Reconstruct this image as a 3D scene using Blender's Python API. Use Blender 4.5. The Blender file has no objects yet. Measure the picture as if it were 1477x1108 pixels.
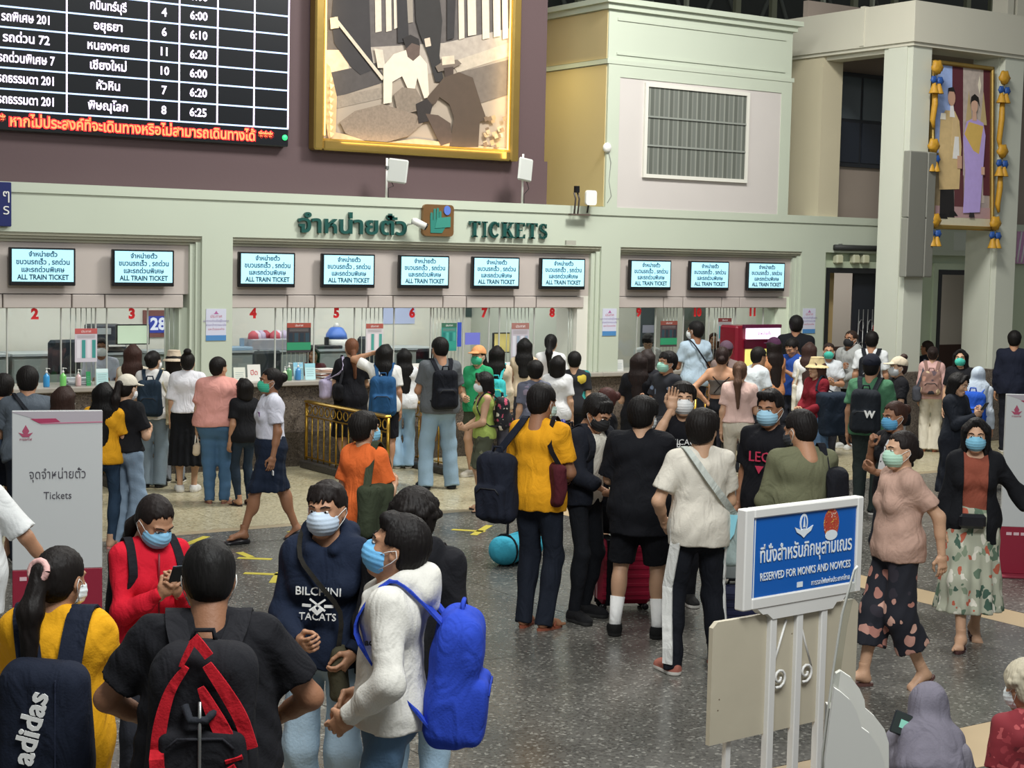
import bpy, math, random, sys
import numpy as np
from mathutils import Vector, Matrix, Quaternion
random.seed(7); np.random.seed(7)
SC = bpy.context.scene; COL = SC.collection
R = math.radians
# ------------------------------------------------------------------ camera
W_, H_ = 1477, 1108
FPX, PITCH, ROLL, YAW, CAMZ = 2367.84, R(4.517), R(1.2338), R(34.104), 2.6383
_fw = np.array([math.sin(YAW)*math.cos(PITCH), math.cos(YAW)*math.cos(PITCH), -math.sin(PITCH)])
_r0 = np.array([math.cos(YAW), -math.sin(YAW), 0.0]); _u0 = np.cross(_r0, _fw)
_rt = math.cos(ROLL)*_r0 + math.sin(ROLL)*_u0
_up = -math.sin(ROLL)*_r0 + math.cos(ROLL)*_u0
def ray(x, y): return _fw + (x-W_/2)/FPX*_rt - (y-H_/2)/FPX*_up
def onZ(x, y, z=0.0):
    d = ray(x, y); t = (z-CAMZ)/d[2]; return Vector((d[0]*t, d[1]*t, z))
def onY(x, y, Y):
    d = ray(x, y); t = Y/d[1]; return Vector((d[0]*t, Y, CAMZ+d[2]*t))
def onX(x, y, X):
    d = ray(x, y); t = X/d[0]; return Vector((X, d[1]*t, CAMZ+d[2]*t))
cam = bpy.data.cameras.new('camera'); cam.sensor_width = 36; cam.lens = FPX/W_*36; cam.clip_end = 200
co = bpy.data.objects.new('camera', cam); COL.objects.link(co)
co.matrix_world = Matrix(((_rt[0], _up[0], -_fw[0], 0), (_rt[1], _up[1], -_fw[1], 0), (_rt[2], _up[2], -_fw[2], CAMZ), (0, 0, 0, 1)))
SC.camera = co
# ------------------------------------------------------------------ world, lights, exposure
wd = bpy.data.worlds.new('world'); SC.world = wd; wd.use_nodes = True
wd.node_tree.nodes['Background'].inputs[0].default_value = (0.86, 0.90, 0.90, 1)
wd.node_tree.nodes['Background'].inputs[1].default_value = 0.30
def area(name, loc, rot, sx, sy, power, col=(1, 1, 1)):
    l = bpy.data.lights.new(name, 'AREA'); l.shape = 'RECTANGLE'; l.size = sx; l.size_y = sy; l.energy = power; l.color = col
    o = bpy.data.objects.new(name, l); COL.objects.link(o); o.location = loc; o.rotation_euler = rot; return o
area('hall_light', (4, 8, 8.5), (0, 0, 0), 3, 3, 380, (1, .98, .93))
area('hall_light', (13, 13, 9), (R(0), 0, 0), 1.8, 1.8, 1150, (1, .98, .93))
area('hall_light', (9, 14.5, 8.0), (R(20), 0, 0), 8, 1.2, 430, (.97, 1, .96))
area('hall_light', (3, 2, 7.0), (R(42), 0, R(-30)), 4, 2, 820, (.97, 1, 1))  # added front fill, out of view, to brighten surfaces facing the camera
area('office_light', (7, 19.9, 2.5), (0, 0, 0), 4, 1.6, 75, (1, 1, .97))
area('office_light', (11.5, 19.9, 2.5), (0, 0, 0), 4, 1.6, 85, (1, 1, .97))
area('passage_fill', (20.5, 19.6, 2.9), (0, 0, 0), 4, .6, 45, (1, .97, .92))  # unseen fill added to lift the dark passage behind the doorways
area('office_light', (15.6, 19.9, 2.5), (0, 0, 0), 2.6, 1.6, 40, (.97, 1, .95))
SC.view_settings.view_transform = 'Standard'; SC.view_settings.look = 'None'
SC.view_settings.gamma = 1; SC.view_settings.use_curve_mapping = False
SC.view_settings.exposure = -0.42
# ------------------------------------------------------------------ materials
def hexc(h):
    h = h.lstrip('#'); v = [int(h[i:i+2], 16)/255 for i in (0, 2, 4)]
    return tuple((c/12.92 if c <= .04045 else ((c+.055)/1.055)**2.4) for c in v)+(1,)
_M = {}
def mat(h, rough=.6, metal=0, bump=0, bs=40, var=0, vs=3, em=0, name=None, sheen=0, stretch=None):
    """plain procedural material: base colour with noise variation and fine bump"""
    key = (h, rough, metal, bump, bs, var, vs, em, name, stretch)
    if key in _M: return _M[key]
    m = bpy.data.materials.new(name or ('mat_'+h.strip('#'))); m.use_nodes = True; nt = m.node_tree; b = nt.nodes['Principled BSDF']
    c = hexc(h); b.inputs['Base Color'].default_value = c; b.inputs['Roughness'].default_value = rough; b.inputs['Metallic'].default_value = metal
    if em: b.inputs['Emission Color'].default_value = c; b.inputs['Emission Strength'].default_value = em
    tc = None
    if var or bump:
        tc = nt.nodes.new('ShaderNodeTexCoord'); src = tc.outputs['Object']
        if stretch:
            mp = nt.nodes.new('ShaderNodeMapping'); mp.inputs['Scale'].default_value = stretch; nt.links.new(src, mp.inputs[0]); src = mp.outputs[0]
    if var:
        n = nt.nodes.new('ShaderNodeTexNoise'); n.inputs['Scale'].default_value = vs; n.inputs['Detail'].default_value = 4; nt.links.new(src, n.inputs[0])
        x = nt.nodes.new('ShaderNodeMix'); x.data_type = 'RGBA'; x.inputs[6].default_value = tuple(k*(1-var) for k in c[:3])+(1,); x.inputs[7].default_value = tuple(min(1, k*(1+var)) for k in c[:3])+(1,)
        nt.links.new(n.outputs[0], x.inputs[0]); nt.links.new(x.outputs[2], b.inputs['Base Color'])
    if bump:
        n = nt.nodes.new('ShaderNodeTexNoise'); n.inputs['Scale'].default_value = bs; n.inputs['Detail'].default_value = 3; nt.links.new(src, n.inputs[0])
        bp = nt.nodes.new('ShaderNodeBump'); bp.inputs['Strength'].default_value = bump; bp.inputs['Distance'].default_value = .01; nt.links.new(n.outputs[0], bp.inputs['Height']); nt.links.new(bp.outputs[0], b.inputs['Normal'])
    _M[key] = m; return m
def cloth(h, var=.10):
    if ('cloth', h) in _M: return _M['cloth', h]
    m = mat(h, .88, 0, .2, 120, var, 6, name='fabric_'+h.strip('#')); nt = m.node_tree; b = nt.nodes['Principled BSDF']; b.inputs['Specular IOR Level'].default_value = .2
    tc = nt.nodes.new('ShaderNodeTexCoord'); mp = nt.nodes.new('ShaderNodeMapping'); mp.inputs['Scale'].default_value = (1, 1, .55); mp.inputs['Rotation'].default_value = (.3, .5, 0); nt.links.new(tc.outputs['Object'], mp.inputs[0])
    n = nt.nodes.new('ShaderNodeTexNoise'); n.inputs['Scale'].default_value = 8; n.inputs['Detail'].default_value = 2; n.inputs['Distortion'].default_value = 1.6; nt.links.new(mp.outputs[0], n.inputs[0])
    bp = nt.nodes.new('ShaderNodeBump'); bp.inputs['Strength'].default_value = .4; bp.inputs['Distance'].default_value = .05; nt.links.new(n.outputs[0], bp.inputs['Height'])
    old = [l for l in nt.links if l.to_socket == b.inputs['Normal']][0].from_node; nt.links.new(bp.outputs[0], old.inputs['Normal']); _M['cloth', h] = m; return m
def speckle(name, base, dark, light, scale, rough, amt=.5, bands=None):
    """terrazzo / granite: voronoi chips of three tones"""
    m = bpy.data.materials.new(name); m.use_nodes = True; nt = m.node_tree; b = nt.nodes['Principled BSDF']
    tc = nt.nodes.new('ShaderNodeTexCoord')
    v = nt.nodes.new('ShaderNodeTexVoronoi'); v.inputs['Scale'].default_value = scale; nt.links.new(tc.outputs['Object'], v.inputs[0])
    sep = nt.nodes.new('ShaderNodeSeparateColor'); nt.links.new(v.outputs['Color'], sep.inputs[0])
    cr = nt.nodes.new('ShaderNodeValToRGB'); e = cr.color_ramp.elements
    e[0].position = 0; e[0].color = hexc(dark); e[1].position = 1; e[1].color = hexc(light)
    for p, h in ((.22, dark), (.34, base), (.90, base), (.95, light)):
        k = e.new(p); k.color = hexc(h)
    nt.links.new(sep.outputs[0], cr.inputs[0])
    n = nt.nodes.new('ShaderNodeTexNoise'); n.inputs['Scale'].default_value = .9; n.inputs['Detail'].default_value = 5; nt.links.new(tc.outputs['Object'], n.inputs[0])
    x = nt.nodes.new('ShaderNodeMix'); x.data_type = 'RGBA'; x.blend_type = 'MULTIPLY'; x.inputs[0].default_value = amt
    nt.links.new(cr.outputs[0], x.inputs[6]); nt.links.new(n.outputs[0], x.inputs[7]); 
    g = nt.nodes.new('ShaderNodeGamma'); g.inputs[1].default_value = .7; nt.links.new(x.outputs[2], g.inputs[0]); nt.links.new(x.outputs[2], b.inputs['Base Color'])
    mr = nt.nodes.new('ShaderNodeMapRange'); mr.inputs[3].default_value = rough-.08; mr.inputs[4].default_value = rough+.15
    nt.links.new(n.outputs[0], mr.inputs[0]); nt.links.new(mr.outputs[0], b.inputs['Roughness'])
    return m
def floral(name, base, cols, scale, thr=.35, stretch=(1, 1, 1)):
    """printed cloth: blotches of several colours on a ground"""
    m = bpy.data.materials.new(name); m.use_nodes = True; nt = m.node_tree; b = nt.nodes['Principled BSDF']; b.inputs['Roughness'].default_value = .85
    tc = nt.nodes.new('ShaderNodeTexCoord'); mp = nt.nodes.new('ShaderNodeMapping'); mp.inputs['Scale'].default_value = stretch; nt.links.new(tc.outputs['Object'], mp.inputs[0])
    nz = nt.nodes.new('ShaderNodeTexNoise'); nz.inputs['Scale'].default_value = scale*.8; nt.links.new(mp.outputs[0], nz.inputs[0])
    ad = nt.nodes.new('ShaderNodeMix'); ad.data_type = 'RGBA'; ad.blend_type = 'LINEAR_LIGHT'; ad.inputs[0].default_value = .06; nt.links.new(mp.outputs[0], ad.inputs[6]); nt.links.new(nz.outputs[1], ad.inputs[7])
    v = nt.nodes.new('ShaderNodeTexVoronoi'); v.inputs['Scale'].default_value = scale; nt.links.new(ad.outputs[2], v.inputs[0])
    sep = nt.nodes.new('ShaderNodeSeparateColor'); nt.links.new(v.outputs['Color'], sep.inputs[0])
    cr = nt.nodes.new('ShaderNodeValToRGB'); cr.color_ramp.interpolation = 'CONSTANT'; e = cr.color_ramp.elements
    e[0].color = hexc(cols[0]); e[0].position = 0; e[1].position = 1-1/len(cols); e[1].color = hexc(cols[-1])
    for i in range(1, len(cols)-1): k = e.new(i/len(cols)); k.color = hexc(cols[i])
    nt.links.new(sep.outputs[0], cr.inputs[0])
    lt = nt.nodes.new('ShaderNodeMath'); lt.operation = 'LESS_THAN'; lt.inputs[1].default_value = thr; nt.links.new(v.outputs['Distance'], lt.inputs[0])
    x = nt.nodes.new('ShaderNodeMix'); x.data_type = 'RGBA'; x.inputs[6].default_value = hexc(base); nt.links.new(lt.outputs[0], x.inputs[0]); nt.links.new(cr.outputs[0], x.inputs[7]); nt.links.new(x.outputs[2], b.inputs['Base Color'])
    return m
def glassmat(name, tint=(1, 1, 1, 1), refl=.06):
    m = bpy.data.materials.new(name); m.use_nodes = True; nt = m.node_tree; nt.nodes.clear()
    o = nt.nodes.new('ShaderNodeOutputMaterial'); t = nt.nodes.new('ShaderNodeBsdfTransparent'); t.inputs[0].default_value = tint
    g = nt.nodes.new('ShaderNodeBsdfGlossy'); g.inputs['Roughness'].default_value = .03; x = nt.nodes.new('ShaderNodeMixShader'); x.inputs[0].default_value = refl
    nt.links.new(t.outputs[0], x.inputs[1]); nt.links.new(g.outputs[0], x.inputs[2]); nt.links.new(x.outputs[0], o.inputs[0]); return m
# ------------------------------------------------------------------ mesh helpers
def tag(o, label=None, cat=None, group=None, kind=None):
    if label: o['label'] = label
    if cat: o['category'] = cat
    if group: o['group'] = group
    if kind: o['kind'] = kind
    return o
def empty(name, loc=(0, 0, 0), rz=0, label=None, cat=None, group=None, kind=None):
    o = bpy.data.objects.new(name, None); o.empty_display_size = .1; COL.objects.link(o); o.location = loc; o.rotation_euler = (0, 0, rz)
    return tag(o, label, cat, group, kind)
class MB:
    def __init__(s): s.v = []; s.f = []; s.mi = []; s.sm = []
    def add(s, v, f, mi=0, smooth=False):
        n = len(s.v); s.v += [tuple(p) for p in v]; s.f += [tuple(i+n for i in q) for q in f]; s.mi += [mi]*len(f); s.sm += [smooth]*len(f); return s
    def box(s, x0, x1, y0, y1, z0, z1, mi=0, bev=0):
        if bev:
            b = min(bev, (x1-x0)/2.2, (y1-y0)/2.2, (z1-z0)/2.2); pts = []
            for sx in (0, 1):
                for sy in (0, 1):
                    for sz in (0, 1):
                        X = (x0, x1)[sx]; Y = (y0, y1)[sy]; Z = (z0, z1)[sz]; dx = (b, -b)[sx]; dy = (b, -b)[sy]; dz = (b, -b)[sz]
                        pts += [(X, Y+dy, Z+dz), (X+dx, Y, Z+dz), (X+dx, Y+dy, Z)]
            def I(sx, sy, sz, k): return (sx*4+sy*2+sz)*3+k
            F = [[I(0, 0, 0, 0), I(0, 0, 1, 0), I(0, 1, 1, 0), I(0, 1, 0, 0)], [I(1, 0, 0, 0), I(1, 1, 0, 0), I(1, 1, 1, 0), I(1, 0, 1, 0)],
                 [I(0, 0, 0, 1), I(1, 0, 0, 1), I(1, 0, 1, 1), I(0, 0, 1, 1)], [I(0, 1, 0, 1), I(0, 1, 1, 1), I(1, 1, 1, 1), I(1, 1, 0, 1)],
                 [I(0, 0, 0, 2), I(0, 1, 0, 2), I(1, 1, 0, 2), I(1, 0, 0, 2)], [I(0, 0, 1, 2), I(1, 0, 1, 2), I(1, 1, 1, 2), I(0, 1, 1, 2)]]
            for sy in (0, 1):
                for sz in (0, 1): F.append([I(0, sy, sz, 1), I(1, sy, sz, 1), I(1, sy, sz, 2), I(0, sy, sz, 2)][::(1 if sy == sz else -1)])
            for sx in (0, 1):
                for sz in (0, 1): F.append([I(sx, 0, sz, 0), I(sx, 1, sz, 0), I(sx, 1, sz, 2), I(sx, 0, sz, 2)][::(-1 if sx == sz else 1)])
            for sx in (0, 1):
                for sy in (0, 1): F.append([I(sx, sy, 0, 0), I(sx, sy, 1, 0), I(sx, sy, 1, 1), I(sx, sy, 0, 1)][::(1 if sx == sy else -1)])
            for sx in (0, 1):
                for sy in (0, 1):
                    for sz in (0, 1): F.append([I(sx, sy, sz, k) for k in ((0, 1, 2) if (sx+sy+sz) % 2 == 0 else (2, 1, 0))][::-1])
            return s.add(pts, F, mi)
        v = [(x0, y0, z0), (x1, y0, z0), (x1, y1, z0), (x0, y1, z0), (x0, y0, z1), (x1, y0, z1), (x1, y1, z1), (x0, y1, z1)]
        return s.add(v, [(0, 3, 2, 1), (4, 5, 6, 7), (0, 1, 5, 4), (1, 2, 6, 5), (2, 3, 7, 6), (3, 0, 4, 7)], mi)
    def tube(s, pts, r, n=8, mi=0, cap=True, sq=None):
        pts = [Vector(p) for p in pts]; rs = r if isinstance(r, (list, tuple)) else [r]*len(pts); V = []; F = []
        t0 = (pts[1]-pts[0]).normalized(); a = Vector((0, 0, 1)) if abs(t0.z) < .9 else Vector((1, 0, 0)); u = t0.cross(a).normalized()
        for i, p in enumerate(pts):
            t = (pts[min(i+1, len(pts)-1)]-pts[max(i-1, 0)]).normalized(); u = (u-t*u.dot(t)).normalized(); w = t.cross(u)
            for k in range(n):
                an = 2*math.pi*k/n; V.append(p+rs[i]*(u*math.cos(an)+w*math.sin(an)))
        for i in range(len(pts)-1):
            for k in range(n): F.append((i*n+k, i*n+(k+1) % n, (i+1)*n+(k+1) % n, (i+1)*n+k))
        if cap: F.append(tuple(range(n))[::-1]); F.append(tuple((len(pts)-1)*n+k for k in range(n)))
        return s.add(V, F, mi, True)
    def ribbon(s, pts, w, th, side, mi=0):
        """flat strap along pts; side = width direction(s)"""
        pts = [Vector(p) for p in pts]; V = []; F = []; sd = side if isinstance(side, list) else [side]*len(pts)
        for i, p in enumerate(pts):
            t = (pts[min(i+1, len(pts)-1)]-pts[max(i-1, 0)]).normalized(); u = Vector(sd[i]); u = (u-t*u.dot(t)).normalized(); n = t.cross(u)
            ww = w[i] if isinstance(w, (list, tuple)) else w
            V += [p-u*ww/2-n*th/2, p+u*ww/2-n*th/2, p+u*ww/2+n*th/2, p-u*ww/2+n*th/2]
        for i in range(len(pts)-1):
            for k in range(4): F.append((i*4+k, i*4+(k+1) % 4, i*4+4+(k+1) % 4, i*4+4+k))
        F.append((3, 2, 1, 0)); m = (len(pts)-1)*4; F.append((m, m+1, m+2, m+3)); return s.add(V, F, mi)
    def lathe(s, prof, c=(0, 0, 0), n=16, mi=0, axis='z'):
        V = []; F = []
        for r, z in prof:
            for k in range(n):
                a = 2*math.pi*k/n; p = (r*math.cos(a), r*math.sin(a), z)
                if axis == 'y': p = (p[0], -p[2], p[1])
                V.append((p[0]+c[0], p[1]+c[1], p[2]+c[2]))
        for i in range(len(prof)-1):
            for k in range(n): F.append((i*n+k, i*n+(k+1) % n, (i+1)*n+(k+1) % n, (i+1)*n+k))
        F.append(tuple(range(n))[::-1]); F.append(tuple((len(prof)-1)*n+k for k in range(n))); return s.add(V, F, mi, True)
    def prism(s, poly, y0, y1, mi=0):
        """polygon of (x,z) extruded along y"""
        n = len(poly); V = [(x, y0, z) for x, z in poly]+[(x, y1, z) for x, z in poly]
        F = [tuple(range(n)), tuple(range(2*n-1, n-1, -1))]+[((i+1) % n, i, n+i, n+(i+1) % n) for i in range(n)]
        return s.add(V, F, mi)
    def build(s, name, m, parent=None, off=None, xf=None):
        me = bpy.data.meshes.new(name); V = s.v
        if xf is not None: V = [xf @ Vector(p) for p in V]
        if off is not None: V = [(p[0]-off[0], p[1]-off[1], p[2]-off[2]) for p in V]
        me.from_pydata([tuple(p) for p in V], [], s.f)
        for k in (m if isinstance(m, (list, tuple)) else [m]): me.materials.append(k)
        me.polygons.foreach_set('material_index', s.mi); me.polygons.foreach_set('use_smooth', s.sm); me.update()
        o = bpy.data.objects.new(name, me); COL.objects.link(o)
        if parent: o.parent = parent
        return o
def box(name, x0, x1, y0, y1, z0, z1, m, parent=None, bev=0, kind=None):
    o = MB().box(x0, x1, y0, y1, z0, z1, 0, bev).build(name, m, parent)
    if kind: o['kind'] = kind
    return o
def text(name, s, size, m, parent, *a_, fit=None, **k_):
    o = text_(name, s, size, m, parent, *a_, **k_)
    if fit:
        xs = [v.co.x for v in o.data.vertices]; c = (min(xs)+max(xs))/2; f = fit/max(1e-6, max(xs)-min(xs)); tgt = (a_[0][0] if a_ else k_.get('loc', (0, 0, 0))[0])
        for v in o.data.vertices: v.co.x = tgt+(v.co.x-c)*f
    return o
def text_(name, s, size, m, parent, loc=(0, 0, 0), rot=(R(90), 0, 0), ext=.002, wx=1.0, align='CENTER', bold=0, xf=None, res=2, alignx=None, linesp=1):
    cu = bpy.data.curves.new(name, 'FONT'); cu.body = s; cu.size = size; cu.extrude = ext; cu.align_x = align; cu.align_y = 'CENTER'; cu.offset = bold; cu.resolution_u = res; cu.space_line = linesp
    ob = bpy.data.objects.new(name, cu); COL.objects.link(ob); bpy.context.view_layer.update()
    me = bpy.data.meshes.new_from_object(ob); bpy.data.objects.remove(ob); bpy.data.curves.remove(cu)
    mx = Matrix.Translation(Vector(loc)) @ Matrix.Rotation(rot[2], 4, 'Z') @ Matrix.Rotation(rot[1], 4, 'Y') @ Matrix.Rotation(rot[0], 4, 'X') @ Matrix.Diagonal((wx, 1, 1, 1))
    me.transform(mx)
    if xf is not None: me.transform(xf)
    me.name = name; me.materials.clear(); me.materials.append(m); o = bpy.data.objects.new(name, me); COL.objects.link(o)
    if parent: o.parent = parent
    return o
# ================================================================== SETTING
YW = 18.0
M_wall = mat('#c9ccbe', .55, 0, .08, 8, .05, 1.2, name='painted_wall')
M_wallg = mat('#bfc7b6', .5, 0, .05, 8, .04, 1.2, name='pale_green_paint')
M_white = mat('#dedcd2', .5, 0, .05, 10, .04, 1.5, name='white_paint')
M_beige = mat('#bdb3ad', .6, 0, .05, 12, .04, 2, name='beige_panel')
M_brown = mat('#594648', .7, 0, .1, 20, .05, 1, name='brown_fascia')
M_gold = mat('#a88c4c', .38, .8, .1, 20, .1, 5, name='gold_frame')
M_black = mat('#101114', .4, name='black_plastic')
M_dark = mat('#14161c', .6, name='dark_void')
M_steel = mat('#9a9c9a', .35, .8, name='steel')
M_offw = mat('#e4e4e0', .5, name='white_plastic')
M_gran = speckle('counter_granite', '#6f655c', '#4c443f', '#8a8076', 70, .35, .35)
M_terr = speckle('dark_terrazzo', '#74726c', '#5c5a55', '#aeaca3', 62, .22, .75)
M_terl = speckle('light_terrazzo', '#c3b999', '#9c9172', '#d8d0b6', 60, .25, .3)
M_band = mat('#bfa884', .35, 0, 0, 1, .07, 3, name='beige_floor_band')
M_joint = mat('#3d3b38', .5, name='brass_joint')
fl = box('floor', -4, 30, -3, 40, -.2, -.006, M_joint, kind='structure')
def slabs(m, x0, x1, y0, y1, step):
    nx = max(1, round((x1-x0)/step)); ny = max(1, round((y1-y0)/step)); g = .003
    for i in range(nx):
        for j in range(ny):
            a = x0+(x1-x0)*i/nx; b = x0+(x1-x0)*(i+1)/nx; c = y0+(y1-y0)*j/ny; d = y0+(y1-y0)*(j+1)/ny
            box('floor_slab', a+g, b-g, c+g, d-g, -.006, 0, m, fl)
XS0, XS1 = 9.76, 10.16
slabs(M_terr, -1.0, XS0, 5.2+.95, 14.05, 2.7); slabs(M_terr, -1.0, XS0, -2, 5.6, 2.7); slabs(M_terr, XS1, 22, -2, 14.05, 2.7)
slabs(M_terl, -1.0, 24, 14.2, 18.0, 2.4)
slabs(M_band, XS0, XS1, 6.15, 14.05, 8); slabs(mat('#9c8d72', .4, 0, 0, 1, .07, 3, name='brown_floor_band'), -1, 22, 14.05, 14.2, 30); slabs(M_band, -1, XS1, 5.6, 6.15, 30)
# front ticket wall: beam, recessed fascia panels, columns
box('wall_back', -1, onY(789, 260, YW+.34).x, YW+.34, YW+.5, 3.31, 3.9, M_brown, kind='structure')
bm = MB(); bm.box(-1, 24, YW, YW+.34, 2.77, 3.2, 0); bm.box(-1, 24, YW-.02, YW+.34, 3.2, 3.31, 0); bm.build('trim_1', M_wallg)['kind'] = 'structure'
b = MB()
for i, (dy, z0, z1) in enumerate(((.02, 2.735, 2.77), (.05, 2.70, 2.735), (.09, 2.665, 2.70))): b.box(-1, 17.8, YW+dy, YW+.34, z0, z1)
b.build('trim_2', mat('#a9a896', .6, name='beam_moulding'))['kind'] = 'structure'
cols = ((7.77, 8.16), (13.62, 13.95), (17.38, 17.87))
for i, (a, c) in enumerate(cols):
    m = MB(); m.box(a, c, YW, YW+.5, 1.05, 2.77)
    m.box(a-.06, a, YW+.04, YW+.5, 1.05, 2.70); m.box(a-.12, a-.06, YW+.07, YW+.5, 1.05, 2.68)
    m.box(a, c, YW, YW+.5, 0, 1.05, 1) if i == 2 else None
    m.build('trim_%d' % (3+i), [M_wallg, M_gran])['kind'] = 'structure'
bays = ((3.0, 7.65), (8.16, 13.5), (13.95, 17.26))
for i, (a, c) in enumerate(bays):
    box('trim_%d' % (6+i), a, c, YW+.12, YW+.4, 2.09, 2.69, M_beige, kind='structure')
# valance boards under the fascia
seams = [[3.0]+[onY(x, 436, YW).x for x in (8, 108, 156, 270)],
         [8.17]+[onY(x, 436, YW).x for x in (420, 460, 537, 573, 645, 679, 748, 780, 849)],
         [13.96]+[onY(x, 436, YW).x for x in (964, 992, 1048, 1074, 1142)]]
for i, sm in enumerate(seams):
    t = empty('valance', (sm[0], YW+.1, 1.93), 0, 'row of beige boards above the ticket windows, %s bay' % ('left', 'middle', 'right')[i], 'valance')
    for a, c in zip(sm, sm[1:]):
        MB().box(a+.008, c-.008, YW+.1, YW+.16, 1.93, 2.08, 0, .006).build('board', M_beige, t, off=(sm[0], YW+.1, 1.93))
    MB().box(sm[0], sm[-1], YW+.17, YW+.4, 1.925, 2.09).build('backing_rail', mat('#8e867e', .6), t, off=(sm[0], YW+.1, 1.93))
# counter
for i, (a, c) in enumerate(((3.0, 13.62), (13.62, 17.38))):
    t = empty('ticket_counter', (a, YW, 0), 0, 'long brown granite ticket counter under windows %s' % ('two to eight', 'nine to eleven')[i], 'counter')
    MB().box(a, c, YW-.03, YW+.55, 0, .99).build('front', M_gran, t, off=(a, YW, 0))
    MB().box(a, c, YW-.05, YW-.03, 0, .42).build('plinth', speckle('dark_granite%d' % i, '#50483f', '#3a332d', '#6a6056', 70, .35, .35), t, off=(a, YW, 0))
    MB().box(a, c, YW-.12, YW+.62, .99, 1.05, 0, .01).build('worktop', mat('#a39d94', .3, 0, 0, 1, .1, 8, name='worktop_stone'), t, off=(a, YW, 0))
# glazing with grilles
M_glass = glassmat('clear_glass', (.96, .98, .97, 1), .05)
M_bar = mat('#cfd0cb', .4, .3, name='bar_white')
grp = [[(102, 132), (238, 257)], [(408, 445), (522, 552), (625, 662), (731, 762), (820, 831)], [(957, 976), (1030, 1056)]]
mul = [[10, 88, 138, 154, 213], [397, 453, 511, 568, 621, 668, 705, 720, 770], [918, 945, 985, 1022, 1060, 1100, 1125]]
for i, (a, c) in enumerate(((3.0, 7.55), (8.16, 13.32), (13.95, 17.05))):
    w = empty('window_%d' % (i+1), (a, YW+.2, 1.05), 0, kind='structure')
    MB().box(a, c, YW+.2, YW+.206, 1.05, 1.93).build('pane', M_glass, w, off=(a, YW+.2, 1.05))
    for x in mul[i]:
        X = onY(x, 480, YW+.2).x; MB().box(X-.006, X+.006, YW+.19, YW+.215, 1.05, 1.93).build('mullion', M_bar, w, off=(a, YW+.2, 1.05))
    for x0, x1 in grp[i]:
        A = onY(x0, 480, YW+.22).x; B = onY(x1, 480, YW+.22).x; n = max(3, round((B-A)/.055))
        for k in range(n+1):
            X = A+(B-A)*k/n; MB().tube([(X, YW+.225, 1.05), (X, YW+.225, 1.93)], .0055, 6).build('bar', M_bar, w, off=(a, YW+.2, 1.05))
box('trim_9', 7.55, 7.65, YW+.15, YW+.6, 1.05, 1.93, M_wallg, kind='structure'); box('trim_10', 13.32, 13.5, YW+.12, YW+.6, 1.05, 2.09, M_white, kind='structure'); box('trim_11', 17.05, 17.26, YW+.12, YW+.6, 1.05, 2.09, mat('#dfe8d2', .5), kind='structure')
# office behind the glass
M_off = mat('#eceae0', .6, 0, 0, 1, .03, 1, name='office_wall')
box('wall_office', 2, 17.6, 21.4, 21.5, 0, 2.7, M_off, kind='structure'); box('ceiling', 2, 17.6, YW+.5, 21.5, 2.66, 2.76, M_off, kind='structure')
box('wall_office_left', 1.9, 2, YW+.3, 21.5, 0, 2.7, M_off, kind='structure'); box('wall_office_right', 17.39, 17.5, YW+.63, 21.5, 0, 2.7, M_off, kind='structure')
box('wall_partition', 13.7, 13.8, YW+.63, 21.5, 0, 2.7, mat('#c7ccc0', .6), kind='structure')
# back brown fascia and walls above
box('wall_back_upper', -1, 12.88, YW+.36, YW+.5, 3.9, 9, M_brown, kind='structure')
box('wall_back_far', -1, 13.65, 19.6, 19.7, 3.2, 6.6, mat('#7c7460', .7), kind='structure')
# projecting upper block
m = MB(); X0, X1 = 13.65, 17.04
m.box(X0, X1, YW, 19.6, 3.31, 6.0, 0)
m.box(X0-.05, X1+.05, YW-.05, 19.6, 5.98, 6.06, 0); m.box(X0-.10, X1+.12, YW-.10, 19.6, 6.06, 6.13, 0)
m.box(X0-.03, X1+.03, YW-.03, 19.6, 5.25, 5.31, 0)
m.box(X0, X0+.2, YW-.02, YW, 3.31, 5.08, 0); m.box(X1-.2, X1, YW-.02, YW, 3.31, 5.08, 0); m.box(X0, X1, YW-.02, YW, 5.08, 5.25, 0)
m.box(X0+.14, X1-.14, YW-.015, YW, 5.84, 5.88); m.box(X0+.14, X1-.14, YW-.015, YW, 5.38, 5.41)
m.build('wall_block', M_wallg)['kind'] = 'structure'
box('wall_block_panel', X0+.2, X1-.2, YW-.008, YW+.0, 3.31, 5.08, mat('#c9c3bf', .6, 0, .04, 12, .04, 2), kind='structure')
box('wall_block_side', X0-.012, X0, YW+.02, 19.55, 3.32, 5.24, mat('#c3b184', .65, 0, .05, 10, .05, 1.5, name='cream_side'), kind='structure')
box('wall_block_side_upper', X0-.012, X0, YW+.02, 19.55, 5.32, 5.97, mat('#c3b184', .65, 0, .05, 10, .05, 1.5, name='cream_side'), kind='structure')
w = empty('window_4', (X0, YW, 0), kind='structure')
p0 = onY(930, 125, YW); p1 = onY(1073, 262, YW); wx0, wx1, wz1, wz0 = onY(931, 190, YW).x, onY(1073, 200, YW).x, 5.0, 4.0
wz1 = onY(931, 125, YW).z; wz0 = onY(931, 251, YW).z; o_ = (X0, YW, 0)
f = MB(); f.box(wx0-.05, wx1+.05, YW-.05, YW-.005, wz1, wz1+.05); f.box(wx0-.05, wx1+.05, YW-.05, YW-.005, wz0-.05, wz0); f.box(wx0-.05, wx0, YW-.05, YW-.005, wz0, wz1); f.box(wx1, wx1+.05, YW-.05, YW-.005, wz0, wz1)
f.build('window_frame', M_white, w, off=o_)
MB().box(wx0, wx1, YW-.012, YW-.009, wz0, wz1).build('blind_backing', mat('#4f524d', .7), w, off=o_)
n = 64
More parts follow.
